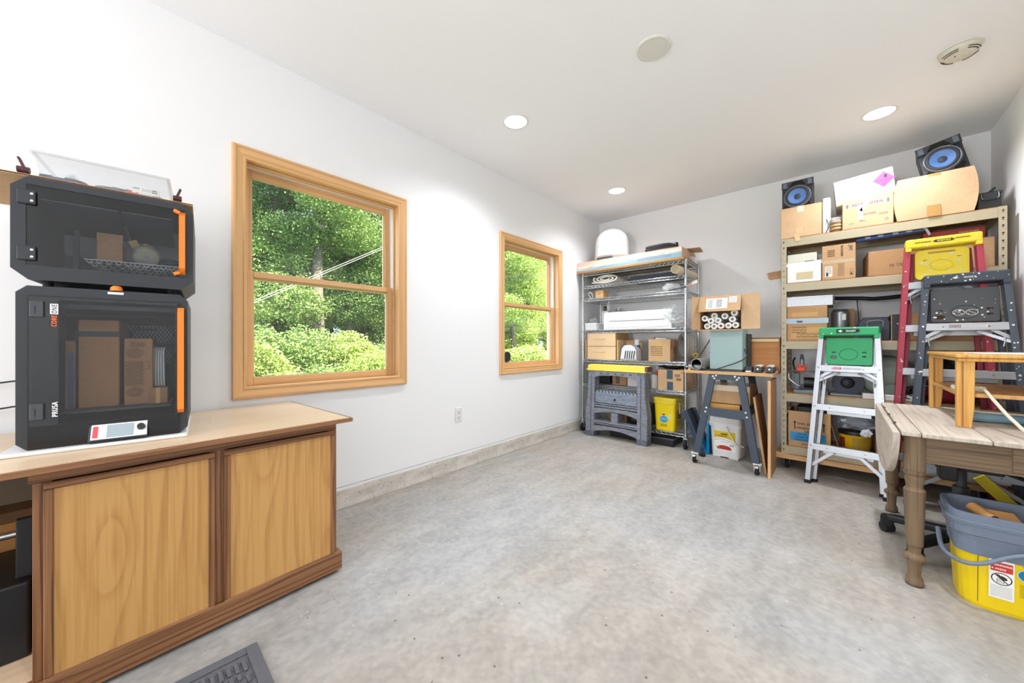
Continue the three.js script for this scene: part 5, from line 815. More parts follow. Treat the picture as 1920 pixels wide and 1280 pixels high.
// ---------------------------------------------------------------- beige boltless rack on a dolly
const RX0 = 2.085, RX1 = 3.287, RZ0 = -3.95, RZ1 = -4.42, RS = [2.0, 1.612, 1.116, 0.662, 0.212];
{
  const o = thing('boltless_rack', 'beige boltless steel rack with chipboard shelves on a wooden dolly', 'shelving', [0, 0, 0]);
  const y0 = 0.139, H = RS[0] - 0.0005 - y0, hole = (x, y) => { const p = new THREE.Path(); for (let i = 0; i < 8; i++) { const a = i * PI / 4; i ? p.lineTo(x + Math.cos(a) * 0.0062, y + 0.004 + Math.sin(a) * 0.0062) : p.moveTo(x + 0.0062, y + 0.004); } p.closePath(); return p; };
  const hole2 = (x, y) => { const p = new THREE.Path(); p.moveTo(x - 0.003, y - 0.01); p.lineTo(x + 0.003, y - 0.01); p.lineTo(x + 0.003, y - 0.004); p.lineTo(x - 0.003, y - 0.004); p.closePath(); return p; };
  const flange = () => { const s = poly([[0, 0], [0.038, 0], [0.038, H], [0, H]]); for (let y = 0.03; y < H - 0.02; y += 0.05) s.holes.push(hole(0.019, y), hole2(0.019, y)); return ext(s, 0.002); };
  for (const [x, sx] of [[RX0, 1], [RX1, -1]]) for (const [z, sz] of [[RZ0, 1], [RZ1, -1]]) {
    const a = flange(), b = flange();
    if (sx < 0) a.scale(-1, 1, 1); a.translate(x, y0, sz > 0 ? z - 0.002 : z);
    b.applyMatrix4(new THREE.Matrix4().set(0, 0, 1, 0, 0, 1, 0, 0, 1, 0, 0, 0, 0, 0, 0, 1)); if (sz > 0) b.scale(1, 1, -1); b.translate(sx > 0 ? x : x - 0.002, y0, z);
    part(o, 'post', [a, b], M.rack);
  }
  RS.forEach((y) => {
    const beam = (g) => part(o, 'beam', g, M.rack);
    const c = (x0, x1, za, zb) => [bb(x0, x1, y - 0.072, y - 0.006, za, zb, 0.003)];
    beam([...c(RX0 + 0.02, RX1 - 0.02, RZ0 - 0.016, RZ0 - 0.003), bb(RX0 + 0.03, RX1 - 0.03, y - 0.016, y - 0.01, RZ0 - 0.03, RZ0 - 0.01)]);
    beam(c(RX0 + 0.02, RX1 - 0.02, RZ1 + 0.003, RZ1 + 0.016)); beam(c(RX0 + 0.003, RX0 + 0.016, RZ1 + 0.02, RZ0 - 0.02)); beam(c(RX1 - 0.016, RX1 - 0.003, RZ1 + 0.02, RZ0 - 0.02));
    part(o, 'shelf_board', bb(RX0 + 0.004, RX1 - 0.004, y - 0.01, y, RZ1 + 0.004, RZ0 - 0.004, 0.002), M.board, 'x');
    part(o, 'centre_tie', bb((RX0 + RX1) / 2 - 0.02, (RX0 + RX1) / 2 + 0.02, y - 0.03, y - 0.012, RZ1 + 0.02, RZ0 - 0.02), M.rack);
  });
  const d = thing('wooden_dolly', 'low wooden dolly on casters carrying the beige rack', 'dolly', [0, 0, 0]);
  part(d, 'deck', bb(RX0 - 0.04, RX1 + 0.02, 0.1, 0.138, RZ1 - 0.03, RZ0 + 0.03, 0.003), M.ply, 'x');
  for (const x of [RX0 + 0.035, RX1 - 0.09]) for (const z of [RZ0 - 0.075, RZ1 + 0.06]) { const c = part(d, 'caster', cyl(V(x - 0.013, 0.042, z), V(x + 0.013, 0.042, z), 0.042, 0.042, 24), M.rubber); part(c, 'caster_fork', [bb(x - 0.021, x - 0.016, 0.03, 0.095, z - 0.016, z + 0.016, 0.003), bb(x + 0.016, x + 0.021, 0.03, 0.095, z - 0.016, z + 0.016, 0.003), bb(x - 0.03, x + 0.03, 0.092, 0.1, z - 0.03, z + 0.03)], M.steel); part(c, 'hub', cyl(V(x - 0.015, 0.042, z), V(x + 0.015, 0.042, z), 0.014, 0.014, 14), M.bolt); }
}
// --- speakers
function speaker(pos, turn, roll, pitch, label) {
  const o = thing('bookshelf_speaker', label, 'speaker', pos, turn, 'blue coned speakers'); o.rotation.z = roll; o.rotation.x = pitch;
  const w = 0.108, h = 0.255, f = 0.0;
  part(o, 'cabinet', bb(-w, w, 0, h, -0.2, f, 0.006), mat(0x26282c, 0.45));
  part(o, 'top_bezel', ext(poly([[-w, h - 0.055], [w, h - 0.055], [w, h], [-w, h]]), 0.012, 0.002).translate(0, 0, f), mat(0x3b4048, 0.3));
  part(o, 'tweeter_horn', [ext(poly([[-0.055, h - 0.046], [0.055, h - 0.046], [0.03, h - 0.008], [-0.03, h - 0.008]]), 0.006, 0.003).translate(0, 0, f + 0.01)], M.blackGloss);
  for (const s of [-1, 1]) part(o, 'bezel_wing', bb(s * 0.085 - 0.014, s * 0.085 + 0.014, h - 0.05, h - 0.005, f + 0.012, f + 0.018, 0.003), mat(0x6d7684, 0.3));
  const cy = 0.118, L = (p) => lathe(p, 44).rotateX(PI / 2).translate(0, cy, f + 0.0175);
  part(o, 'woofer_rim', L([[0.083, 0], [0.088, 0.006], [0.094, 0.003], [0.098, -0.0175]]), mat(0x777d86, 0.3, 0.4));
  part(o, 'surround', L([[0.064, 0.004], [0.07, 0.011], [0.078, 0.011], [0.084, 0.002]]), mat(0x3a3d42, 0.7));
  part(o, 'cone', L([[0.024, -0.016], [0.05, -0.005], [0.066, 0.004]]), mat(0x5d86c4, 0.5));
  part(o, 'dust_cap', L([[0.0001, -0.004], [0.012, -0.006], [0.024, -0.014]]), mat(0x3f464f, 0.6));
  for (const s of [-1, 1]) part(o, 'port', [lathe([[0.018, -0.02], [0.021, 0.004], [0.025, 0.006], [0.028, 0]], 24).rotateX(PI / 2).translate(s * 0.072, 0.032, f), new THREE.CircleGeometry(0.02, 20).translate(s * 0.072, 0.032, f + 0.001)], M.blackGloss);
}
// --- top of the rack
{
  const y = RS[0] + 0.001;
  const a = carton('plain_carton', 'plain brown carton with torn tape under the upright speaker', [2.082, 2.355, y, y + 0.262, -3.955, -4.3], M.card4, { tape: [0.045, 0.05, M.clearTape] });
  part(a.o, 'torn_tape', [bb(-0.03, 0.015, 0.03, 0.085, a.f, a.f + 0.001), turned(bb(-0.04, -0.005, -0.03, 0.03, 0, 0.001), 0, 0, 0.2).translate(0, 0, a.f + 0.004)], mat(0xd8b888, 0.4));
  speaker([2.19, y + 0.262, -4.06], 0, 0, 0, 'upright black speaker with blue cone on the plain taped carton');
  const w = thing('white_appliance', 'narrow white appliance standing between two cartons on the rack', 'appliance', [2.385, y, -4.03]); part(w, 'body', bb(-0.026, 0.026, 0, 0.3, -0.12, 0.04, 0.014), M.plasticWhite); part(w, 'seam', [bb(-0.0262, 0.0262, 0.2, 0.203, 0.036, 0.0415), bb(-0.0262, 0.0262, 0.1, 0.102, 0.036, 0.0415)], M.offwhite); part(w, 'cord', tube([V(0, 0.12, 0.042), V(0.015, 0.06, 0.05), V(-0.005, 0.004, 0.05)], 0.003, 20, 6), M.darkgrey); part(w, 'hook', tube([V(-0.03, 0.28, 0.03), V(-0.05, 0.25, 0.04), V(-0.035, 0.22, 0.03)], 0.006, 16, 6), M.charcoal);
  const bk = thing('small_basket', 'small brown patterned pot with a white cord on the rack', 'pot', [2.445, y, -3.99]); part(bk, 'pot', lathe([[0.0001, 0], [0.03, 0], [0.036, 0.07], [0.038, 0.075]], 22), mat(0x9a6f44, 0.7)); part(bk, 'bands', [0.02, 0.045].map((q) => lathe([[0.033 + q * 0.08, q], [0.0345 + q * 0.08, q + 0.006], [0.034 + q * 0.08, q + 0.012]], 22)), mat(0xd9b98c, 0.7)); part(bk, 'cord', tube(Array.from({ length: 20 }, (_, i) => V(Math.cos(i * 0.9) * 0.03, 0.078 + i * 0.002, Math.sin(i * 0.9) * 0.03)), 0.005, 90, 6), M.offwhite);
  const k = carton('frozen_goods_carton', 'tan carton printed KEEP FROZEN in blue on the rack', [2.482, 2.768, y, y + 0.225, -3.955, -4.3], card(0xe0b48c));
  print(k, 'print', 0.27, 0.2, 0, 0.112, decal(540, 400, (x) => { x.save(); text(x, 'KEEP FROZEN', 270, 60, 54, '#5b5c9c'); x.fillStyle = '#5b5c9c'; for (const X of [42, 498]) { x.beginPath(); x.moveTo(X, 30); x.lineTo(X + 22, 56); x.lineTo(X + 10, 56); x.lineTo(X + 10, 92); x.lineTo(X - 10, 92); x.lineTo(X - 10, 56); x.lineTo(X - 22, 56); x.fill(); } rows(x, 190, 210, 180, 2, 20, 9, '#6f6a80'); rows(x, 220, 160, 90, 1, 20, 6, '#a08a80'); rows(x, 400, 240, 100, 2, 18, 6, '#6f6a80'); rows(x, 60, 340, 60, 1, 10, 8, '#6f6a80'); rows(x, 190, 320, 60, 1, 10, 8, '#6f6a80'); x.restore(); x.strokeStyle = '#5b5c6c'; x.lineWidth = 5; x.strokeRect(470, 330, 26, 34); }));
  part(k.o, 'clear_tape', [turned(bb(-0.012, 0.012, -0.06, 0.06, 0, 0.0008), 0, 0, -0.5).translate(-0.005, 0.18, k.f + 0.0015), turned(bb(-0.014, 0.014, -0.07, 0.05, 0, 0.0008), 0, 0, 0.08).translate(-0.04, 0.13, k.f + 0.0015)], mat(0xdfe3ea, 0.15));
  const wc = carton('hazard_carton', 'white carton with a pink hazard diamond lying tilted on the frozen goods carton', [2.445, 2.785, y + 0.226, y + 0.426, -4.0, -4.3], mat(0xe6e2da, 0.75), { roll: 0.09 });
  print(wc, 'hazard_label', 0.13, 0.13, 0.115, 0.12, decal(256, 256, (x) => { x.save(); x.translate(128, 128); x.rotate(PI / 4 + 0.05); x.fillStyle = '#d8457c'; x.fillRect(-86, -86, 172, 172); x.restore(); x.fillStyle = '#2c2024'; x.beginPath(); x.ellipse(150, 80, 18, 26, 0.2, 0, 7); x.fill(); x.fillRect(130, 104, 44, 7); text(x, 'FLAMMABLE', 128, 136, 24, '#5a2a38'); text(x, '2', 128, 200, 26, '#5a2a38'); }));
  part(wc.o, 'tape_strip', [bb(-0.01, 0.006, 0.06, 0.2, wc.f, wc.f + 0.0008), bb(-0.01, 0.006, 0.2, 0.2008, -wc.d / 2, wc.f)], M.clearTape); part(wc.o, 'round_sticker', cyl(V(-0.045, 0.145, wc.f), V(-0.045, 0.145, wc.f + 0.001), 0.016, 0.016, 20), mat(0xcfae86, 0.7)); part(wc.o, 'bottom_edge', bb(-wc.w / 2 - 0.001, wc.w / 2 + 0.001, 0, 0.012, wc.f, wc.f + 0.001), M.card2);
  const bg = thing('bulging_carton', 'large plain bulging carton under the tilted speaker', 'box', [2.968, y, -4.13]);
  const g = new THREE.BoxGeometry(0.36, 0.305, 0.36, 12, 10, 10).translate(0, 0.1525, 0), gp = g.attributes.position;
  for (let i = 0; i < gp.count; i++) { const x = gp.getX(i), yy = gp.getY(i), z = gp.getZ(i), fx = 1 - (x / 0.18) ** 2, fy = 1 - ((yy - 0.1525) / 0.1525) ** 2; if (Math.abs(z) > 0.179) gp.setZ(i, z + Math.sign(z) * 0.008 * fx * fy); if (Math.abs(x) > 0.179) gp.setX(i, x + Math.sign(x) * 0.02 * fy); if (yy > 0.304 && z < 0.17) gp.setY(i, yy - 0.03 * clamp((0.17 - z) / 0.2) - 0.012 * clamp(x / 0.18)); }
  g.computeVertexNormals(); part(bg, 'body', g, M.card4, 'x'); part(bg, 'tape', [bb(-0.035, 0.03, 0.002, 0.08, 0.186, 0.188)], mat(0xb98f52, 0.3)); part(bg, 'tape', bb(-0.03, 0.03, 0.29, 0.305, 0.181, 0.183), M.tape);
  speaker([3.045, 2.318, -4.06], -0.12, 0.2, -0.1, 'tilted black speaker with blue cone resting on the bulging carton');
  const am = thing('ammo_case', 'small black latched case on the right end of the rack', 'case', [3.222, y, -4.03]); part(am, 'body', bb(-0.05, 0.05, 0, 0.1, -0.14, 0.03, 0.006), mat(0x24272a, 0.5)); part(am, 'lid', bb(-0.054, 0.054, 0.1, 0.12, -0.144, 0.034, 0.005), mat(0x24272a, 0.5)); part(am, 'latch_plate', bb(-0.032, 0.032, 0.062, 0.112, 0.034, 0.044, 0.004), M.charcoal); part(am, 'latch_wire', [-0.036, 0.036].map((x) => tube([V(x, 0.11, 0.036), V(x, 0.08, 0.048), V(x * 0.86, 0.07, 0.046)], 0.002, 12, 6)), M.steel); part(am, 'carry_handle', bar(V(0.0, 0.12, -0.02), V(0.03, 0.15, -0.02), 0.012, 0.05, V(0, 0, 1), 0.003), M.black);
}
// --- second level
{
  const y = RS[1] + 0.001;
  const a = carton('white_carton', 'white carton with a tan patch at the left of the second rack level', [2.127, 2.352, y, y + 0.145, -3.955, -4.3], M.paper); print(a, 'tan_patch', 0.11, 0.06, 0.005, 0.055, mat(0xcabb94, 0.7)); part(a.o, 'lid_edge', turned(bb(-0.135, 0.135, 0, 0.035, 0, 0.004), -0.5, 0, 0.03).translate(0, 0.142, a.f - 0.004), M.white);
  const b = carton('pale_carton', 'pale grey carton lying on the white carton', [2.127, 2.325, y + 0.171, y + 0.245, -3.97, -4.28], mat(0xd6d3c4, 0.7)); part(b.o, 'dark_slot', bb(0.02, 0.08, 0.003, 0.008, b.f, b.f + 0.001), M.charcoal);
  const bs = carton('white_lid_box', 'thin white lid box between the stacked pale cartons', [2.127, 2.335, y + 0.1465, y + 0.169, -3.965, -4.28], M.white, { flaps: false }); part(bs.o, 'torn_corner', turned(bb(-0.03, 0.01, 0, 0.03, 0, 0.003), 0.2, 0, 0.4).translate(-bs.w / 2, 0.0, bs.f), M.paper);
  const fl = thing('cardboard_flap', 'loose cardboard flap poking out past the rack post', 'cardboard', [2.06, y + 0.1, -4.1], 0.2); part(fl, 'sheet', turned(bb(-0.08, 0.05, 0, 0.005, -0.1, 0.08), 0.5, 0, 0.15), M.card3); part(fl, 'tip', turned(bb(-0.09, -0.08, 0, 0.006, -0.1, 0.05), 0.5, 0, 0.15), M.card4);
  const j = carton('audio_carton', 'tall brown electronics carton with black lettering and a white barcode label', [2.358, 2.56, y, y + 0.278, -3.955, -4.3], M.card1);
  print(j, 'print', 0.195, 0.27, 0, 0.138, decal(390, 540, (x) => { const v = (s, cx, cy, size, ink) => { x.save(); x.translate(cx, cy); x.rotate(PI / 2); text(x, s, 0, 0, size, ink); x.restore(); }; v('JVC', 340, 70, 56, '#2a1f14'); v('RDG50BK', 236, 96, 40, '#4a3522'); x.fillStyle = 'rgba(240,235,220,.85)'; x.fillRect(30, 330, 92, 170); rows(x, 40, 345, 70, 6, 20, 8, '#555'); x.fillStyle = '#333'; x.fillRect(44, 430, 26, 60); x.fillStyle = 'rgba(220,205,170,.6)'; x.fillRect(0, 236, 390, 50); x.strokeStyle = '#6a4c2e'; x.lineWidth = 3; x.strokeRect(190, 300, 72, 200); x.save(); x.translate(226, 400); x.rotate(PI / 2); rows(x, -90, -24, 180, 4, 14, 5, '#5a4028'); x.restore(); x.strokeRect(330, 400, 40, 40); x.strokeRect(330, 452, 40, 44); x.fillStyle = '#3a2a1a'; x.fillRect(338, 462, 22, 26); scribble(x, 60, 60, 90, 120, 4, '#7a5a38', 3); }));
  const c = carton('marked_carton', 'brown carton with upside down handwriting on the second rack level', [2.622, 2.9, y, y + 0.19, -3.96, -4.3], M.card3, { turn: 0.06 }); print(c, 'handwriting', 0.2, 0.06, 0.03, 0.07, decal(400, 120, (x) => { x.save(); x.translate(200, 60); x.rotate(PI); text(x, '2 PILL RI', 0, 0, 58, '#4a3020', 'normal'); x.restore(); }));
  const tb = thing('blue_roll', 'long blue printed roll resting under the top shelf on the cartons', 'roll', [2.565, y + 0.285, -4.0]); part(tb, 'sleeve', cyl(V(0, 0.014, 0), V(0.36, 0.03, 0), 0.018, 0.018, 18), mat(0x35457e, 0.4)); part(tb, 'print_band', [0.05, 0.12, 0.2, 0.27].map((x) => cyl(V(x, 0.0158 + x * 0.0444, 0), V(x + 0.03, 0.0172 + x * 0.0444, 0), 0.0184, 0.0184, 18, true)), mat(0x9aa6bd, 0.5)); part(tb, 'strap', tube([V(0.35, 0.05, 0.01), V(0.37, 0.02, 0.022), V(0.385, -0.02, 0.02)], 0.008, 14, 6), mat(0xa9aed0, 0.5));
  const rb = carton('red_carton', 'dark red carton on the right of the second rack level', [2.925, 3.21, y + 0.205, y + 0.295, -4.03, -4.3], mat(0x8c2622, 0.6), { flaps: false }); print(rb, 'lettering', 0.1, 0.03, 0.07, 0.06, decal(260, 70, (x) => text(x, 'Honeywell', 130, 36, 46, '#c79a8a'))); part(rb.o, 'lid_edge', bb(-rb.w / 2 - 0.001, rb.w / 2 + 0.001, 0.07, 0.072, rb.f, rb.f + 0.001), mat(0x6a1a18, 0.6));
  const rc = carton('right_carton', 'brown carton under the red carton beside the right rack post', [2.93, 3.245, y, y + 0.204, -4.0, -4.32], M.card1); part(rc.o, 'tape', bb(-0.02, 0.03, 0.1, 0.204, rc.f, rc.f + 0.001), M.tape);
}
// --- third level
{
  const y = RS[2] + 0.001;
  const a = carton('taped_carton', 'brown carton sealed with pale blue tape and handwriting on the third rack level', [2.127, 2.39, y, y + 0.29, -3.955, -4.35], M.card3);
  print(a, 'print', 0.28, 0.285, 0, 0.145, decal(420, 428, (x) => { x.fillStyle = 'rgba(214,170,110,.8)'; x.fillRect(50, 262, 330, 150); x.fillRect(60, 70, 260, 60); x.fillStyle = '#a9bcc8'; x.fillRect(0, 150, 420, 66); scribble(x, 60, 250, 150, 90, 3, '#4a3a28', 3); scribble(x, 110, 330, 260, 70, 2, '#4a3a28', 4); scribble(x, 110, 170, 60, 40, 1, '#3a3a48', 3); }));
  const c = thing('server_chassis', 'flat grey steel chassis lying on the taped carton', 'chassis', [2.125, y + 0.291, -3.96]); part(c, 'front', bb(0, 0.3, 0, 0.078, -0.35, 0, 0.002), mat(0xb9bdbf, 0.45, 0.5)); part(c, 'lid', bb(-0.002, 0.302, 0.074, 0.081, -0.35, 0.003, 0.001), mat(0xc6c9ca, 0.4, 0.5)); part(c, 'rivet', [0.03, 0.1, 0.17, 0.25].map((x) => cyl(V(x, 0.02, 0), V(x, 0.02, 0.002), 0.003, 0.003, 8)), M.bolt); part(c, 'side_handle', bb(0.3, 0.312, 0.01, 0.07, -0.04, -0.01, 0.003), M.charcoal);
  const g = thing('steel_canister', 'grey steel canister with a small label beside the taped carton', 'canister', [2.47, y, -4.15]); part(g, 'body', lathe([[0.0001, 0], [0.058, 0], [0.058, 0.235], [0.05, 0.25], [0.0001, 0.252]], 28), mat(0x8a9094, 0.35, 0.7)); part(g, 'label', bb(0.01, 0.035, 0.17, 0.22, 0.0545, 0.057), M.paper); part(g, 'top_ring', lathe([[0.045, 0.25], [0.048, 0.262], [0.04, 0.262]], 24), M.darkgrey);
  const gb = carton('canister_carton', 'narrow brown carton behind the steel canister', [2.44, 2.56, y, y + 0.27, -4.24, -4.36], M.card3); part(gb.o, 'tape', bb(-0.015, 0.015, 0.18, 0.27, gb.f, gb.f + 0.001), M.tape);
  const k = thing('blue_tool_case', 'dark blue tool case with a wire handle on the third rack level', 'case', [2.672, y, -4.08]); part(k, 'body', ext(poly([[-0.085, 0], [0.078, 0], [0.082, 0.13], [0.07, 0.17], [-0.06, 0.17], [-0.09, 0.13]]), 0.16, 0.006).translate(0, 0.006, -0.14), mat(0x2b3342, 0.45)); part(k, 'lid_line', bb(-0.092, 0.087, 0.128, 0.134, 0.022, 0.028), M.black); part(k, 'wire_handle', tube([V(-0.04, 0.11, 0.03), V(-0.04, 0.15, 0.036), V(0.04, 0.155, 0.036), V(0.045, 0.11, 0.03)], 0.0032, 24, 6), M.steel);
  const b = carton('black_audio_box', 'black box with small white lettering beside the red ladder', [2.758, 2.838, y, y + 0.2, -3.99, -4.2], mat(0x17181a, 0.4), { flaps: false }); print(b, 'lettering', 0.05, 0.02, 0.008, 0.125, decal(120, 44, (x) => text(x, 'CISHAN', 60, 22, 26, '#e6e6e6'))); part(b.o, 'edge_trim', [bb(-b.w / 2 - 0.001, -b.w / 2 + 0.003, 0, 0.2, b.f, b.f + 0.001), bb(-b.w / 2, b.w / 2, 0.197, 0.2, b.f, b.f + 0.001), bb(b.w / 2 - 0.003, b.w / 2 + 0.001, 0, 0.2, b.f, b.f + 0.001)], mat(0xb99a66, 0.6));
  const s = carton('sports_carton', 'brown carton with bold printing behind the ladders on the third rack level', [2.845, 3.2, y, y + 0.2, -4.0, -4.3], M.card3); print(s, 'print', 0.07, 0.05, -0.13, 0.04, decal(150, 100, (x) => { text(x, 'SPORTS', 75, 30, 34, '#3a2614'); text(x, 'NUT B', 75, 72, 30, '#3a2614'); }));
  const w = thing('hanging_cable', 'thin black cable looped along the wall behind the rack', 'cable', [2.6, y, -4.4]); part(w, 'cable', tube([V(0, 0.05, 0), V(-0.01, 0.2, 0), V(-0.02, 0.37, -0.02)], 0.004, 20, 6), M.black); part(w, 'cloth_strap', [tube([V(-0.2, 0.38, 0.05), V(0.0, 0.36, 0.1), V(0.1, 0.35, 0.1), V(0.4, 0.37, 0.08), V(0.6, 0.37, 0.08)], 0.016, 40, 8)], M.black);
}
// --- fourth level
{
  const y = RS[3] + 0.001;
  const j = thing('scroll_saw', 'grey bench scroll saw with a black and orange motor on the fourth rack level', 'saw', [2.255, y, -4.1]);
  part(j, 'base', bb(-0.09, 0.14, 0, 0.03, -0.12, 0.1, 0.006), mat(0x76838a, 0.5)); part(j, 'table', lathe([[0.0001, 0.185], [0.12, 0.183], [0.123, 0.176], [0.0001, 0.172]], 36).scale(1.1, 1, 0.95), M.alu); part(j, 'pedestal', bb(-0.085, -0.05, 0.03, 0.17, -0.03, 0.04, 0.004), mat(0x76838a, 0.5)); part(j, 'motor', cyl(V(-0.02, 0.09, 0.03), V(0.13, 0.09, 0.03), 0.045, 0.045, 20), M.black); part(j, 'tilt_scale', tube([V(-0.12, 0.165, 0.1), V(-0.115, 0.12, 0.11), V(-0.06, 0.07, 0.11), V(-0.03, 0.06, 0.1)], 0.009, 24, 8), M.alu); part(j, 'tilt_knob', cyl(V(-0.03, 0.065, 0.1), V(-0.03, 0.065, 0.13), 0.015, 0.015, 12), M.charcoal);
  part(j, 'blade_guard', [bb(-0.075, -0.01, 0.185, 0.225, -0.02, 0.03, 0.008)], mat(0xf0552c, 0.45)); part(j, 'guard_fingers', [-0.07, -0.05, -0.03, -0.012].map((x) => bb(x, x + 0.01, 0.205, 0.25, 0.0, 0.02, 0.003)), mat(0xf0552c, 0.45)); part(j, 'blade_arm', [bb(-0.05, -0.02, 0.225, 0.3, -0.02, 0.012, 0.006), cyl(V(-0.036, 0.29, 0), V(-0.036, 0.335, 0.0), 0.016, 0.008, 12), bb(-0.045, -0.03, 0.25, 0.28, -0.12, 0, 0.004)], mat(0x55585c, 0.35, 0.5)); part(j, 'lamp_arm', tube([V(-0.09, 0.19, -0.05), V(-0.1, 0.26, -0.04), V(-0.085, 0.3, 0)], 0.007, 18, 7), M.black);
  const g = thing('grinder', 'bench grinder with a large dark wheel on the fourth rack level', 'grinder', [2.515, y, -4.1]); part(g, 'wheel', [cyl(V(0, 0.105, -0.02), V(0, 0.105, 0.012), 0.1, 0.1, 40)], mat(0x4a4f5c, 0.6)); part(g, 'hub', lathe([[0.0001, 0.03], [0.03, 0.028], [0.042, 0.015], [0.045, 0]], 24).rotateX(PI / 2).translate(0, 0.105, 0.012), mat(0x22262e, 0.5)); part(g, 'base', bb(-0.11, 0.1, 0, 0.018, -0.1, 0.07, 0.004), mat(0x7f8b94, 0.4, 0.4)); part(g, 'stand', bb(-0.03, 0.03, 0.018, 0.1, -0.08, -0.03, 0.004), M.darkgrey);
  const wb = thing('flat_white_box', 'low white box lying before the grey green drum', 'box', [2.7, y, -3.985]); part(wb, 'body', bb(-0.1, 0.09, 0, 0.036, -0.1, 0.02, 0.002), M.paper); part(wb, 'end_label', bb(-0.1, -0.098, 0.006, 0.03, 0.02, 0.0212), M.offwhite);
  const h = thing('green_drum', 'large grey green ribbed drum on its side on the fourth rack level', 'drum', [2.745, y + 0.167, -4.2]); part(h, 'shell', [lathe([[0.0001, 0.1], [0.05, 0.1], [0.062, 0.085], [0.1, 0.08], [0.112, 0.092], [0.145, 0.08], [0.164, 0.05], [0.165, -0.1], [0.0001, -0.1]], 44).rotateX(PI / 2)], mat(0x96a093, 0.5)); part(h, 'band', lathe([[0.166, 0.0], [0.168, 0.01], [0.166, 0.02]], 44).rotateX(PI / 2), mat(0xb2b9ae, 0.5)); part(h, 'cap', cyl(V(0.02, -0.1, 0.06), V(0.02, -0.1, 0.115), 0.05, 0.045, 24), mat(0x8a9487, 0.5));
  const cb2 = thing('tangled_cables', 'tangle of black cables and a white adapter behind the red ladder', 'cables', [2.86, y, -4.03]); part(cb2, 'cable', [0, 1, 2].map((i) => tube(Array.from({ length: 9 }, (_, k) => V(Math.cos(k * 1.7 + i) * 0.045, 0.02 + (k % 4) * 0.028, Math.sin(k * 1.3 + i * 2) * 0.05)), 0.004, 50, 6)), M.black); part(cb2, 'adapter', bb(-0.03, 0.03, 0, 0.05, 0.0, 0.045, 0.006), M.plasticWhite); 
  const ct = thing('folded_clothing', 'heap of red, black and lime work clothes on the fourth rack level', 'clothes', [3.08, y, -4.12]); part(ct, 'red_garment', lump(0.15, 0.06, 0.13, -0.03, 0.06, 0, 0.1, 2, 4, 1), mat(0xa3283a, 0.9)); part(ct, 'black_garment', lump(0.12, 0.1, 0.12, 0.0, 0.24, 0, 0.16, 2, 4, 3), M.black); part(ct, 'grey_garment', lump(0.13, 0.06, 0.12, 0.0, 0.15, 0.01, 0.1, 2, 4, 5), M.darkgrey); part(ct, 'lime_garment', lump(0.08, 0.03, 0.12, 0.09, 0.12, 0.03, 0.1, 2, 4, 6), mat(0xb9c040, 0.9));
}
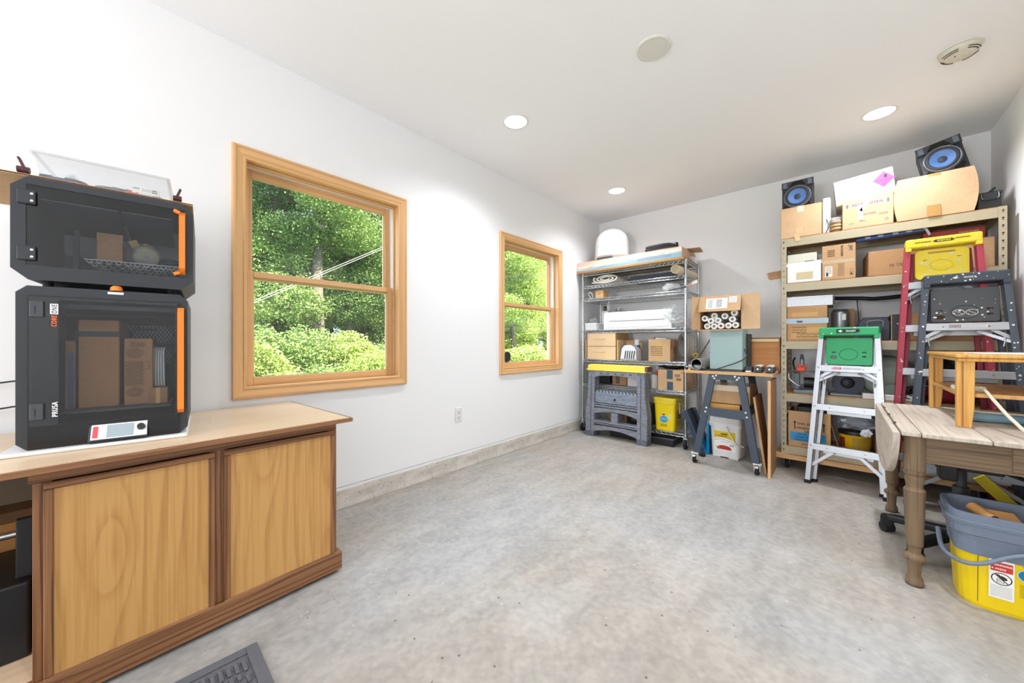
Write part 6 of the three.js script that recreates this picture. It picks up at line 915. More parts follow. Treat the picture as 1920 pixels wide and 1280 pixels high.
// --- bottom level
{
  const y = RS[4] + 0.001;
  const a = thing('handling_carton', 'open brown carton printed THIS SIDE UP with a blue band on the bottom rack level', 'box', [2.277, y, -4.12], -0.02);
  const w = 0.138, d = 0.16, h = 0.3, t = 0.004;
  part(a, 'body', [bb(-w, w, 0, t, -d, d), bb(-w, w, t, h, d - t, d), bb(-w, w, t, h, -d, -d + t), bb(-w, -w + t, t, h, -d + t, d - t), bb(w - t, w, t, h, -d + t, d - t)], M.card1, 'x'); part(a, 'flap', turned(bb(-0.005, 0, -0.12, 0, -d, d), 0, 0, -0.35).translate(-w, h, 0), M.card2, 'z'); part(a, 'tape', bb(w - 0.036, w - 0.002, 0.001, h, d, d + 0.0006), M.tape);
  front(a, 'print', 0.25, 0.28, decal(500, 560, (x) => { text(x, 'THIS SIDE UP', 250, 180, 52, '#1f1710'); text(x, 'HANDLE WITH', 250, 250, 50, '#1f1710'); text(x, 'CARE', 250, 304, 50, '#1f1710'); x.fillStyle = '#1f1710'; for (const X of [60, 440]) { x.beginPath(); x.moveTo(X, 130); x.lineTo(X + 22, 172); x.lineTo(X + 7, 172); x.lineTo(X + 7, 282); x.lineTo(X - 7, 282); x.lineTo(X - 7, 172); x.lineTo(X - 22, 172); x.fill(); } x.fillStyle = '#2f92c8'; x.fillRect(0, 326, 470, 150); text(x, 'CAT 40', 90, 356, 40, '#153a52', 'bold', 'left'); text(x, 'STORE IN', 60, 404, 44, '#153a52', 'bold', 'left'); text(x, 'FREEZER', 60, 452, 44, '#153a52', 'bold', 'left'); text(x, 'BEST BEFORE', 150, 520, 34, '#2a1c10', 'bold', 'left'); }), 0, 0.145, d + 0.001);
  const bl = thing('black_holder', 'black plastic holder in the open handling carton', 'holder', [2.29, y + 0.006, -4.14]); part(bl, 'body', bb(-0.1, 0.1, 0, 0.33, -0.1, 0.1, 0.01), M.black); part(bl, 'rim', bb(-0.104, 0.104, 0.31, 0.325, -0.104, 0.104, 0.004), M.charcoal);
  const p = thing('round_yellow_bucket', 'round yellow bucket with a black lid on the bottom rack level', 'bucket', [2.56, y, -4.08]); part(p, 'body', lathe([[0.0001, 0], [0.088, 0], [0.1, 0.15], [0.101, 0.155]], 32), mat(0xe2b400, 0.4)); part(p, 'lid', lathe([[0.104, 0.145], [0.106, 0.17], [0.098, 0.175], [0.0001, 0.172]], 32), M.black); part(p, 'label', lathe([[0.0968, 0.035], [0.1005, 0.125]], 10, 0, 0, 0), mat(0xb0902a, 0.5)); const lb = p.children[2]; lb.geometry = upright(plain(new THREE.LatheGeometry([new THREE.Vector2(0.0945, 0.04), new THREE.Vector2(0.1005, 0.13)], 12, -0.2, 1.1))); part(p, 'side_mark', upright(plain(new THREE.LatheGeometry([new THREE.Vector2(0.0945, 0.04), new THREE.Vector2(0.1, 0.12)], 6, -1.2, 0.5))), mat(0x7a2a20, 0.5));
  const g = thing('plastic_bag', 'crumpled translucent plastic bag on the yellow bucket', 'bag', [2.58, y + 0.176, -4.08]); part(g, 'bag', lump(0.12, 0.055, 0.1, 0, 0.055, 0, 0.14, 3, 5, 4), mat(0xb9bfc6, 0.25, 0, { transmission: 0.45, ior: 1.4, thickness: 0 })); part(g, 'corner', turned(lump(0.035, 0.03, 0.012, 0, 0, 0, 0.15, 3, 3, 9), 0, 0, 0.5).translate(0.04, 0.0, 0.105), mat(0xd6dadd, 0.3)); part(g, 'red_wrapper', lump(0.03, 0.03, 0.03, 0.1, 0.05, 0.03, 0.15, 3, 3, 2), mat(0xc06a72, 0.4));
  const fl = thing('leaning_flap', 'cardboard sheet leaning over the yellow bucket', 'cardboard', [2.47, y, -3.99]); part(fl, 'sheet', turned(bb(-0.004, 0, 0, 0.3, -0.14, 0.0), 0, 0, 0.25), M.card3, 'z'); part(fl, 'edge', turned(bb(-0.005, 0.001, 0.296, 0.302, -0.14, 0.0), 0, 0, 0.25), M.card2, 'z');
  const rb = carton('narrow_carton', 'narrow brown carton right of the yellow bucket on the bottom rack level', [2.675, 2.85, y, y + 0.24, -3.97, -4.3], M.card3); part(rb.o, 'tape', bb(-0.03, 0.02, 0.1, 0.24, rb.f, rb.f + 0.001), M.tape);
  const db = carton('wide_carton', 'wide brown carton behind the dark grey ladder on the bottom rack level', [2.9, 3.22, y, y + 0.3, -3.99, -4.3], M.card1); part(db.o, 'tape', bb(-0.03, 0.03, 0.18, 0.3, db.f, db.f + 0.001), M.tape);
}

// ---------------------------------------------------------------- folded stepladders leaning on the rack
function stepladder({ name, label, foot, turn, lean, height, base, top, steps, rail, step, cap, capDepth = 0.1, tray, rear, brand, brandInk, capFlat, bolts = M.bolt, splash }) {
  const o = thing(name, label, 'stepladder', foot, turn); o.rotation.x = -lean;
  const at = (s, y) => V(s * mix(base, top, y / height) / 2, y, 0), rw = 0.03, rd = 0.062, capY = height - 0.066;
  for (const s of [-1, 1]) {
    const a = at(s, 0.02), b = at(s, capY + 0.02);
    part(o, 'rail', [bar(a.clone().add(V(0, 0, -0.004)), b.clone().add(V(0, 0, -0.004)), rw, 0.005, V(0, 0, 1)), bar(a.clone().add(V(s * (rw / 2 - 0.002), 0, -rd / 2)), b.clone().add(V(s * (rw / 2 - 0.002), 0, -rd / 2)), 0.004, rd, V(0, 0, 1)), bar(a.clone().add(V(0, 0, -rd)), b.clone().add(V(0, 0, -rd)), rw, 0.004, V(0, 0, 1))], rail);
    part(o, 'foot', bb(a.x - 0.02, a.x + 0.02, 0, 0.028, -rd - 0.006, 0.003, 0.003), M.rubber);
    const ra = V(s * (base / 2 - 0.03), 0.03, -rd - 0.028), rb = V(s * (top / 2 - 0.03), capY - 0.02, -rd - 0.028);
    part(o, 'rear_leg', bar(ra, rb, 0.024, 0.03, V(0, 0, 1), 0.002), rear ?? rail);
    part(o, 'rear_foot', bb(ra.x - 0.017, ra.x + 0.017, 0, 0.032, -rd - 0.046, -rd - 0.01, 0.003), M.rubber);
    part(o, 'spreader', bar(V(s * (at(1, steps[steps.length - 1] - 0.11).x - 0.01), steps[steps.length - 1] - 0.12, -0.02), V(s * 0.055, steps[steps.length - 1] - 0.05, -0.05), 0.018, 0.004, V(0, 0, 1)), M.alu);
    part(o, 'spreader_hook', tube([V(s * (at(1, steps[steps.length - 1]).x - 0.04), steps[steps.length - 1] - 0.06, -0.03), V(s * (at(1, steps[steps.length - 1]).x - 0.025), steps[steps.length - 1] - 0.1, -0.025), V(s * (at(1, steps[steps.length - 1]).x - 0.03), steps[steps.length - 1] - 0.15, -0.03)], 0.005, 14, 6), M.alu);
    for (const y of steps) part(o, 'rivet', cyl(V(at(s, y - 0.02).x, y - 0.02, -0.002), V(at(s, y - 0.02).x, y - 0.02, 0.002), 0.0065, 0.005, 10), bolts);
    // braces under the lowest and uppermost step
    const y1 = steps[0], yt = steps[steps.length - 1];
    part(o, 'brace', bar(V(s * 0.075, y1 - 0.05, -0.03), V(at(s, y1 - 0.17).x - s * 0.012, y1 - 0.17, -0.03), 0.022, 0.006, V(0, 0, 1)), M.alu);
    part(o, 'brace', bar(V(at(s, yt).x - s * 0.075, yt - 0.045, -0.02), V(at(s, yt - 0.1).x - s * 0.01, yt - 0.095, -0.02), 0.02, 0.006, V(0, 0, 1)), M.alu);
  }
  for (const y of steps) {
    const x = at(1, y).x - rw / 2 + 0.004;
    const s = part(o, 'step', [bb(-x, x, y - 0.048, y, -0.008, -0.002, 0.002), bb(-x, x, y - 0.005, y, -0.066, -0.004, 0.001), bb(-x, x, y - 0.048, y, -0.07, -0.066)], step);
    for (const q of [-0.55, 0.55]) part(s, 'step_bolt', cyl(V(x * q, y - 0.024, -0.003), V(x * q, y - 0.024, 0.0012), 0.0055, 0.004, 10), M.bolt);
  }
  for (const y of steps) part(o, 'rear_bar', bb(-(mix(base, top, y / height) / 2 - 0.06), mix(base, top, y / height) / 2 - 0.06, y - 0.075, y - 0.04, -rd - 0.034, -rd - 0.022, 0.002), M.alu);
  const cw = top / 2 + 0.016;
  part(o, 'top_cap', [bb(-cw, cw, capY, height, -capDepth, 0.014, 0.012), bb(-cw, -cw + 0.03, capY - 0.02, capY + 0.01, -capDepth + 0.01, 0.012, 0.005), bb(cw - 0.03, cw, capY - 0.02, capY + 0.01, -capDepth + 0.01, 0.012, 0.005)], cap);
  if (tray) tray(o, capY, steps[steps.length - 1]);
  if (brand) front(o, 'lettering', brand[1], brand[2], decal(brand[3], brand[4], brand[0]), brand[5] ?? 0, capY + 0.035, 0.0152);
  if (splash) { const L = []; for (let i = 0; i < splash; i++) { const s = rnd() < 0.5 ? -1 : 1, y = rnd(0.35, capY - 0.02), q = at(s, y), r = rnd(0.002, 0.0055); L.push(lathe([[0.0001, 0.0014], [r * 0.7, 0.001], [r, 0]], 8).scale(1, 1, rnd(0.6, 1.6)).rotateX(PI / 2).rotateZ(rnd(3)).translate(q.x + rnd(-0.009, 0.009), y, -0.0014)); } for (let i = 0; i < splash / 2; i++) { const r = rnd(0.0015, 0.005); L.push(lathe([[0.0001, 0.0014], [r * 0.7, 0.001], [r, 0]], 8).scale(1, 1, rnd(0.6, 1.8)).rotateX(PI / 2).rotateZ(rnd(3)).translate(rnd(-cw, cw) * 0.95, capY + rnd(0.006, 0.06), 0.0142)); } stuff(part(o, 'paint_splashes', L, M.plasticWhite)); }
  return o;
}
const badge = (bg, ink) => (x, W, H) => { if (bg) { x.fillStyle = bg; x.fillRect(0, 0, W, H); } x.fillStyle = ink; x.beginPath(); x.moveTo(W * 0.06, H / 2); x.lineTo(W * 0.2, H * 0.15); x.lineTo(W * 0.2, H * 0.85); x.fill(); x.beginPath(); x.moveTo(W * 0.3, H / 2); x.lineTo(W * 0.16, H * 0.25); x.lineTo(W * 0.16, H * 0.75); x.fill(); text(x, 'HUSKY', W * 0.63, H * 0.52, H * 0.6, ink); };
const panel = (w, y0, y1, z, holes, r = 0.014) => { const s = round(-w / 2, w / 2, y0, y1, r); for (const h of holes) s.holes.push(slot(...h)); return ext(s, 0.014, 0.002).translate(0, 0, z); };
stepladder({
  name: 'stepladder', label: 'short aluminium stepladder with a green cap and paint shelf', foot: [2.492, 0, -3.64], turn: -0.16, lean: 0.115, height: 1.225, base: 0.44, top: 0.31, steps: [0.315, 0.625, 0.93],
  rail: M.alu, step: M.alu, cap: M.green, brand: [badge('#141a17', '#e9efe9'), 0.13, 0.03, 300, 68], splash: 16,
  tray: (o, cy, sy) => { const t = part(o, 'paint_shelf', panel(0.262, sy + 0.012, cy - 0.014, -0.045, [[-0.085, sy + 0.105, 0.026, 0.012], [0.088, sy + 0.105, 0.026, 0.012], [0.088, sy + 0.074, 0.026, 0.012], [-0.085, sy + 0.065, 0.04, 0.028]]), M.green); part(t, 'shelf_ring', tube(Array.from({ length: 24 }, (_, i) => V(Math.cos(i / 24 * 2 * PI) * 0.052, sy + 0.09 + Math.sin(i / 24 * 2 * PI) * 0.042, -0.029)), 0.0025, 60, 6, true), mat(0x178049, 0.5)); front(o, 'rating_label', 0.16, 0.02, decal(320, 40, (x) => { x.fillStyle = '#b02a30'; x.fillRect(0, 4, 90, 30); rows(x, 8, 12, 70, 1, 10, 12, '#f0d0d0'); rows(x, 110, 8, 200, 2, 14, 8, '#9a9da0'); }), 0, sy - 0.022, 0.0005); },
});
stepladder({
  name: 'stepladder', label: 'red fibreglass stepladder with a yellow cap behind the dark grey ladder', foot: [2.992, 0, -3.77], turn: 0, lean: 0.045, height: 1.835, base: 0.5, top: 0.315, steps: [0.31, 0.615, 0.92, 1.225, 1.53], rail: M.red, rear: mat(0x9a2c3c, 0.5), step: M.alu, cap: M.yellow, capDepth: 0.08, splash: 26,
  brand: [(x, W, H) => { x.fillStyle = '#8a6a10'; x.fillRect(0, H * 0.38, W * 0.3, H * 0.16); x.fillRect(W * 0.72, H * 0.3, W * 0.24, H * 0.16); x.fillStyle = '#2a2410'; x.beginPath(); x.moveTo(W * 0.32, H / 2); x.lineTo(W * 0.38, H * 0.3); x.lineTo(W * 0.66, H * 0.3); x.lineTo(W * 0.72, H / 2); x.lineTo(W * 0.66, H * 0.7); x.lineTo(W * 0.38, H * 0.7); x.fill(); text(x, 'WERNER', W * 0.52, H * 0.5, H * 0.34, '#e9d24a'); }, 0.26, 0.045, 520, 90],
  tray: (o, cy, sy) => { const t = part(o, 'paint_shelf', panel(0.245, sy + 0.02, cy - 0.012, -0.05, [[0.0, cy - 0.035, 0.13, 0.014], [-0.075, sy + 0.155, 0.022, 0.008], [0.08, sy + 0.165, 0.022, 0.008]], 0.03), M.yellow); part(t, 'shelf_ring', tube(Array.from({ length: 24 }, (_, i) => V(Math.cos(i / 24 * 2 * PI) * 0.05, sy + 0.115 + Math.sin(i / 24 * 2 * PI) * 0.036, -0.034)), 0.004, 60, 6, true), M.yellow); const L = []; for (let i = 0; i < 26; i++) { const r = rnd(0.003, 0.011); L.push(lathe([[0.0001, 0.0014], [r * 0.7, 0.001], [r, 0]], 8).scale(1, 1, rnd(0.5, 1.6)).rotateX(PI / 2).rotateZ(rnd(3)).translate(rnd(-0.11, 0.11), sy + rnd(0.04, 0.19), -0.0338)); } stuff(part(o, 'paint_splashes', L, mat(0xd8cfae, 0.6))); },
});
stepladder({
  name: 'stepladder', label: 'dark grey fibreglass stepladder with paint splashes and a black paint shelf', foot: [3.07, 0, -3.6], turn: 0.02, lean: 0.07, height: 1.555, base: 0.52, top: 0.325, steps: [0.3, 0.612, 0.925, 1.23], rail: mat(0x4a525c, 0.5), rear: mat(0x39424e, 0.5), step: M.alu, cap: mat(0x39424c, 0.45), bolts: M.screw, splash: 34,
  brand: [badge(null, '#d9dcd6'), 0.13, 0.026, 300, 60],
  tray: (o, cy, sy) => { const t = part(o, 'paint_shelf', panel(0.285, sy + 0.012, cy - 0.03, -0.05, [[-0.105, sy + 0.085, 0.03, 0.013], [0.105, sy + 0.092, 0.03, 0.013], [0.105, sy + 0.058, 0.03, 0.013], [-0.105, sy + 0.042, 0.05, 0.028]]), mat(0x4a4d50, 0.6)); part(t, 'shelf_ring', tube(Array.from({ length: 24 }, (_, i) => V(0.005 + Math.cos(i / 24 * 2 * PI) * 0.058, sy + 0.075 + Math.sin(i / 24 * 2 * PI) * 0.042, -0.034)), 0.003, 60, 6, true), mat(0x3d4144, 0.6)); for (const s of [-1, 1]) part(t, 'prohibition_mark', [tube(Array.from({ length: 20 }, (_, i) => V(0.005 + s * 0.028 + Math.cos(i / 20 * 2 * PI) * 0.025, sy + 0.072 + Math.sin(i / 20 * 2 * PI) * 0.018, -0.034)), 0.0016, 50, 5, true), cyl(V(s * 0.028 - 0.012, sy + 0.084, -0.034), V(s * 0.028 + 0.022, sy + 0.06, -0.034), 0.0014, 0.0014, 6)], M.offwhite); const L = []; for (let i = 0; i < 26; i++) { const r = rnd(0.0015, 0.006); L.push(lathe([[0.0001, 0.0014], [r * 0.7, 0.001], [r, 0]], 8).scale(1, 1, rnd(0.5, 1.6)).rotateX(PI / 2).rotateZ(rnd(3)).translate(rnd(-0.13, 0.13), sy + rnd(0.02, 0.17), -0.0338)); } stuff(part(o, 'paint_splashes', L, M.plasticWhite)); front(o, 'rating_label', 0.16, 0.02, decal(320, 40, (x) => { x.strokeStyle = '#3a3030'; x.lineWidth = 4; x.strokeRect(4, 4, 90, 30); rows(x, 14, 12, 70, 1, 10, 12, '#b06060'); x.fillStyle = '#dcdcd8'; x.fillRect(104, 2, 210, 34); rows(x, 110, 8, 190, 2, 14, 8, '#9a9da0'); }), 0.01, sy - 0.022, 0.0005); },
});
// ---------------------------------------------------------------- old drop leaf table
{
  const Y = 0.7, X0 = 2.672, X1 = 3.31, Z0 = -2.41, Z1 = -3.48;
  const o = thing('drop_leaf_table', 'weathered grey drop leaf table with turned legs', 'table', [0, 0, 0]);
  const xs = [X0, 2.735, 2.93, 3.12, X1];
  for (let i = 0; i < 4; i++) part(o, 'plank', bb(xs[i] + 0.0012, xs[i + 1] - 0.0012, Y - 0.021, Y - (i % 2) * 0.0008, Z1, Z0, 0.005), M.grey, 'z');
  // hanging leaf: half oval, hinged along the left edge
  const L = (Z0 - Z1), s = new THREE.Shape(); s.moveTo(-L / 2, 0); s.lineTo(L / 2, 0); s.bezierCurveTo(L / 2, -0.2, L / 4, -0.27, 0, -0.27); s.bezierCurveTo(-L / 4, -0.27, -L / 2, -0.2, -L / 2, 0);
  part(o, 'drop_leaf', turned(ext(s, 0.018, 0.003, 16).translate(0, 0, -0.009), 0, PI / 2, 0).rotateZ(-0.03).translate(X0 - 0.014, Y - 0.012, (Z0 + Z1) / 2), M.grey, 'z');
  for (const z of [Z0 - 0.25, (Z0 + Z1) / 2, Z1 + 0.25]) part(o, 'hinge', bb(X0 - 0.008, X0 + 0.006, Y - 0.003, Y + 0.0006, z - 0.016, z + 0.016, 0.001), M.charcoal);
  const apron = (g, a) => part(o, 'apron', g, M.old, a);
  apron(bb(2.725, 3.31, 0.565, Y - 0.021, Z0 - 0.062, Z0 - 0.042), 'x'); apron(bb(2.725, 3.31, 0.565, Y - 0.021, Z1 + 0.042, Z1 + 0.062), 'x'); apron(bb(2.74, 2.76, 0.565, Y - 0.021, Z1 + 0.06, Z0 - 0.06), 'z'); apron(bb(3.26, 3.28, 0.565, Y - 0.021, Z1 + 0.06, Z0 - 0.06), 'z');
  part(o, 'drawer_front', bb(2.985, 3.25, 0.575, Y - 0.03, Z0 - 0.045, Z0 - 0.037, 0.002), M.old, 'x'); part(o, 'apron_bead', bb(2.725, 3.31, 0.562, 0.57, Z0 - 0.044, Z0 - 0.038, 0.002), M.old, 'x');
  for (const [x, z] of [[2.718, Z0 - 0.05], [2.718, Z1 + 0.05], [3.27, Z0 - 0.05], [3.27, Z1 + 0.05]]) {
    const l = part(o, 'leg', new THREE.CylinderGeometry(0.036, 0.036, 0.155, 10).translate(x, 0.6, z), M.old, 'y');
    part(l, 'turned_section', [lathe([[0.036, 0.522], [0.036, 0.505], [0.028, 0.5], [0.03, 0.494], [0.033, 0.488], [0.029, 0.46], [0.027, 0.444], [0.032, 0.438], [0.036, 0.43]], 20, x, 0, z), new THREE.CylinderGeometry(0.036, 0.028, 0.25, 8).translate(x, 0.306, z), lathe([[0.028, 0.181], [0.022, 0.172], [0.02, 0.15], [0.026, 0.142], [0.035, 0.133], [0.036, 0.118], [0.024, 0.106], [0.022, 0.07], [0.021, 0.045], [0.028, 0.03], [0.03, 0.012], [0.029, 0], [0.0001, 0]], 20, x, 0, z)], M.old, 'y');
  }
  // oak side table standing on it
  const t = thing('oak_side_table', 'small honey oak side table standing on the weathered table', 'side table', [0, Y, 0]);
  const a0 = 2.885, a1 = 3.3, b0 = -2.7, b1 = -3.44, h = 0.345;
  part(t, 'top', [bb(a0 - 0.012, a1, h - 0.018, h, b1 - 0.012, b0 + 0.02, 0.006), bb(a0 - 0.004, a1, h - 0.034, h - 0.018, b1 - 0.004, b0 + 0.012, 0.005)], M.oak, 'z');
  for (const [x, z] of [[a0 + 0.022, b0 - 0.022], [a0 + 0.022, b1 + 0.022], [a1 - 0.03, b0 - 0.022], [a1 - 0.03, b1 + 0.022]]) { const q = poly([[-0.026, h - 0.034], [0.026, h - 0.034], [0.024, 0.1], [0.016, 0], [-0.026, 0]]); const l = part(t, 'leg', ext(q, 0.03, 0.002).translate(x, 0.002, z - 0.015), M.oak, 'y'); part(l, 'leg_moulding', bb(x - 0.013, x - 0.007, 0.004, h - 0.034, z + 0.014, z + 0.0195, 0.002), mat(0x9a6428, 0.5)); }
  part(t, 'shelf', bb(a0 + 0.004, a1 - 0.02, 0.142, 0.16, b1 + 0.01, b0 - 0.03, 0.003), wood(T.veneer, 0.4), 'z');
  const pa = thing('paper_sheets', 'white paper sheets lying on the oak side table', 'paper', [3.06, Y + h, -2.83], 0.2); for (const [dx, dz, ry] of [[0, 0, 0], [0.02, -0.02, 0.12], [-0.015, 0.02, -0.1]]) part(pa, 'sheet', turned(bb(-0.1, 0.14, 0, 0.0015, -0.13, 0.1), 0, ry, 0).translate(dx, dx * 0.1 + 0.002 + dz * 0.05, dz), M.paper);
  const ps = thing('extension_cord', 'cream extension cord with a socket end on the oak table shelf', 'extension cord', [2.95, Y + 0.16, -2.86]);
  part(ps, 'socket_end', [bb(-0.06, 0.0, 0, 0.026, -0.06, -0.01, 0.01), bb(0.0, 0.04, 0.001, 0.026, -0.04, 0.04, 0.006)], mat(0xcfc8b2, 0.5)); part(ps, 'cord', tube([V(0.02, 0.014, 0.03), V(0.02, 0.016, 0.12), V(0.03, -0.02, 0.2), V(0.06, -0.09, 0.3), V(0.11, -0.145, 0.36), V(0.24, -0.1525, 0.4), V(0.34, -0.1525, 0.4)], 0.0065, 50, 8), mat(0xd8d1ba, 0.5));
  const bt = thing('blue_tube', 'long pale blue plastic tube lying on the weathered table', 'tube', [2.98, Y, -2.96]); part(bt, 'tube', cyl(V(-0.03, 0.024, 0.02), V(0.32, 0.024, -0.06), 0.023, 0.023, 20), mat(0x86a9b8, 0.4)); part(bt, 'cream_lid', bb(-0.02, 0.31, 0.046, 0.056, -0.05, 0.02, 0.004), mat(0xd0c8ac, 0.5));
}
// ---------------------------------------------------------------- office chair base under the table
{
  const o = thing('office_chair', 'black office chair base with castors pushed under the weathered table', 'chair', [2.93, 0, -2.94]);
  part(o, 'gas_column', [cyl(V(0, 0.07, 0), V(0, 0.36, 0), 0.032, 0.03, 20), cyl(V(0, 0.34, 0), V(0, 0.47, 0), 0.02, 0.02, 16)], mat(0x3a3d3d, 0.5));
  for (let k = 0; k < 5; k++) {
    const a = 2.75 + k * 2 * PI / 5, e = V(Math.cos(a) * 0.28, 0.085, -Math.sin(a) * 0.28);
    const l = part(o, 'leg', bar(V(Math.cos(a) * 0.03, 0.115, -Math.sin(a) * 0.03), e, 0.05, 0.04, V(0, 1, 0), 0.014), M.black);
    part(l, 'castor', [cyl(e.clone().add(V(-0.02, -0.057, 0.012)), e.clone().add(V(0.02, -0.057, -0.012)), 0.028, 0.028, 18), bb(e.x - 0.028, e.x + 0.028, 0.03, 0.1, e.z - 0.028, e.z + 0.028, 0.018)], M.rubber);
  }
  part(o, 'seat_mechanism', bb(-0.1, 0.12, 0.46, 0.5, -0.1, 0.1, 0.01), M.charcoal); part(o, 'tilt_knob', bb(-0.1, -0.04, 0.43, 0.52, 0.12, 0.2, 0.006), M.black); part(o, 'lever', cyl(V(0.1, 0.48, 0.05), V(0.24, 0.45, 0.16), 0.008, 0.01, 10), M.black); part(o, 'seat', bb(-0.19, 0.22, 0.5, 0.555, -0.24, 0.16, 0.03), mat(0x2a2c30, 0.9));
}
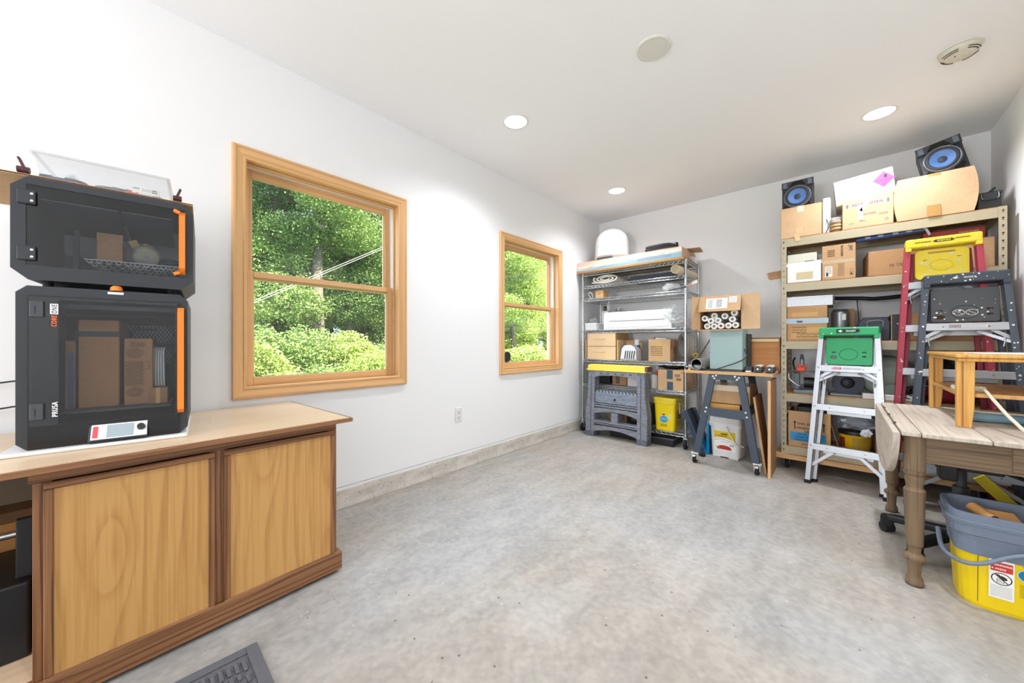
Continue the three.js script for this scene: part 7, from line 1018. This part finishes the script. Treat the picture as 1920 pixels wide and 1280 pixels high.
// ---------------------------------------------------------------- big yellow litter bucket in front
{
  const o = thing('litter_bucket', 'large yellow litter bucket with grey collar and warning labels below the weathered table', 'bucket', [3.02, 0, -2.53], 0);
  const { ring, skin } = litterPail(), Y = mat(0xf0cf00, 0.35), G = mat(0x6f7a8a, 0.5), w = 0.185, d = 0.115;
  part(o, 'body', [skin(ring(w - 0.012, d - 0.01, 0.07, 0.014), ring(w, d, 0.06, 0.29)), bb(-w + 0.06, w - 0.06, 0.01, 0.016, -d + 0.03, d - 0.03)], Y);
  part(o, 'foot_rim', [skin(ring(w - 0.016, d - 0.014, 0.07, 0), ring(w - 0.012, d - 0.01, 0.07, 0.014))].flat().filter((_, i) => !(i >= 3 && i <= 3)), Y);
  part(o, 'collar', [skin(ring(w + 0.004, d + 0.004, 0.06, 0.265), ring(w + 0.01, d + 0.01, 0.06, 0.3)), skin(ring(w + 0.01, d + 0.01, 0.06, 0.3), ring(w + 0.016, d + 0.016, 0.06, 0.304)), skin(ring(w + 0.016, d + 0.016, 0.06, 0.304), ring(w + 0.018, d + 0.018, 0.06, 0.345)), skin(ring(w + 0.024, d + 0.024, 0.06, 0.345), ring(w + 0.026, d + 0.026, 0.06, 0.358)), skin(ring(w + 0.018, d + 0.018, 0.06, 0.345), ring(w + 0.024, d + 0.024, 0.06, 0.345)), skin(ring(w + 0.026, d + 0.026, 0.06, 0.358), ring(w + 0.02, d + 0.02, 0.06, 0.36)), skin(ring(w + 0.02, d + 0.02, 0.06, 0.36), ring(w + 0.022, d + 0.022, 0.06, 0.392)), skin(ring(w + 0.012, d + 0.012, 0.055, 0.392), ring(w + 0.022, d + 0.022, 0.06, 0.392)), skin(ring(w + 0.002, d + 0.002, 0.055, 0.22), ring(w + 0.012, d + 0.012, 0.055, 0.392))], G);
  part(o, 'bail_handle', tube([V(0.02, 0.285, d + 0.02), V(-0.05, 0.255, d + 0.03), V(-0.12, 0.205, d + 0.035), V(-0.175, 0.185, d + 0.02), V(-w - 0.03, 0.19, 0.05), V(-w - 0.03, 0.24, -0.06)], 0.0085, 60, 8), G);
  part(o, 'handle_boss', cyl(V(0.03, 0.285, d + 0.008), V(0.03, 0.285, d + 0.026), 0.018, 0.016, 18), G);
  part(o, 'kraft_scraps', [turned(cyl(V(0, 0, -0.03), V(0, 0, 0.06), 0.022, 0.022, 10, true), 0.25, 0.5, 0).translate(-0.11, 0.375, 0.02), turned(bb(-0.06, 0.06, 0, 0.004, -0.03, 0.03), 0.5, 0.3, -0.25).translate(-0.06, 0.37, 0.03), turned(bb(-0.05, 0.05, 0, 0.004, -0.03, 0.03), -0.3, 0, 0.1).translate(0.07, 0.37, 0.0), bb(-0.15, 0.15, 0.3, 0.31, -0.08, 0.08)], mat(0xc08a4e, 0.85));
  const face = new THREE.PlaneGeometry(0.25, 0.235), L = part(o, 'front_label', face, decal(1000, 940, (x) => {
    x.fillStyle = '#dfe3da'; x.fillRect(170, 60, 270, 90); text(x, '10 DAY', 300, 105, 60, '#2a4a70');
    x.fillStyle = '#efefe8'; x.fillRect(175, 160, 255, 640); x.fillStyle = '#c8392b'; x.fillRect(192, 205, 224, 150); text(x, 'WARNING', 318, 250, 38, '#ffffff'); text(x, 'AVISO', 294, 312, 38, '#ffffff'); for (const Y2 of [248, 310]) { x.beginPath(); x.moveTo(212, Y2 - 14); x.lineTo(226, Y2 + 12); x.lineTo(198, Y2 + 12); x.fill(); }
    x.strokeStyle = '#2a2a2a'; x.lineWidth = 13; x.beginPath(); x.ellipse(304, 470, 100, 92, 0, 0, 7); x.stroke(); x.beginPath(); x.moveTo(234, 405); x.lineTo(372, 535); x.stroke(); x.fillStyle = '#2a2a2a'; x.beginPath(); x.ellipse(320, 450, 46, 26, 0.5, 0, 7); x.fill(); x.beginPath(); x.ellipse(268, 420, 22, 18, 0.3, 0, 7); x.fill(); x.strokeStyle = '#2a2a2a'; x.lineWidth = 6; x.strokeRect(258, 470, 70, 64); rows(x, 264, 484, 56, 2, 20, 8, '#2a2a2a'); rows(x, 195, 590, 215, 9, 21, 7, '#8a8a86');
    x.fillStyle = '#1f6fa8'; x.beginPath(); x.ellipse(650, 330, 190, 122, 0, 0, 7); x.fill(); x.strokeStyle = '#bfe0ee'; x.lineWidth = 10; x.stroke(); text(x, "AMERICA'S", 650, 270, 50, '#cfe8f4'); text(x, '#1 LITTER', 650, 325, 46, '#cfe8f4'); text(x, 'BRAND', 650, 376, 46, '#cfe8f4'); rows(x, 560, 410, 190, 2, 16, 6, '#9cc0d4');
    rows(x, 500, 120, 420, 4, 22, 7, '#9a8400'); rows(x, 480, 480, 420, 10, 22, 7, '#8a7600'); rows(x, 180, 30, 300, 1, 10, 9, '#5a4e00'); for (const [X, Y2] of [[240, -10], [640, 30]]) { x.fillStyle = '#2a93b8'; x.beginPath(); x.ellipse(X, Y2 + 20, 40, 30, 0, 0, 7); x.fill(); }
    x.fillStyle = '#e8e4cc'; x.fillRect(660, 720, 110, 120); x.fillStyle = '#3a3a30'; x.beginPath(); x.ellipse(715, 775, 40, 36, 0, 0, 7); x.fill(); x.fillStyle = '#e8e4cc'; x.beginPath(); x.ellipse(715, 775, 18, 16, 0, 0, 7); x.fill(); x.fillStyle = '#1b1b14'; x.fillRect(60, 0, 7, 940);
  }, 0.4));
  L.position.set(-0.02, 0.145, d - 0.0015); L.rotation.x = 0.036;
}
{
  const a = onZ(1835, 893, -3.53), b = onZ(1915, 965, -3.53), d = b.clone().sub(a), e = a.clone().addScaledVector(d, (0.03 - a.y) / d.y), o = thing('yellow_level', 'yellow bar leaning low behind the office chair under the weathered table', 'bar', [e.x, 0, e.z]);
  part(o, 'beam', bar(V(0, 0.03, 0), V(a.x - e.x, a.y, 0), 0.055, 0.02, V(0, 0, 1), 0.003), M.yellow); part(o, 'end_cap', bb(-0.03, 0.03, 0, 0.03, -0.012, 0.012, 0.003), M.black);
}

renderer.render(scene, camera);
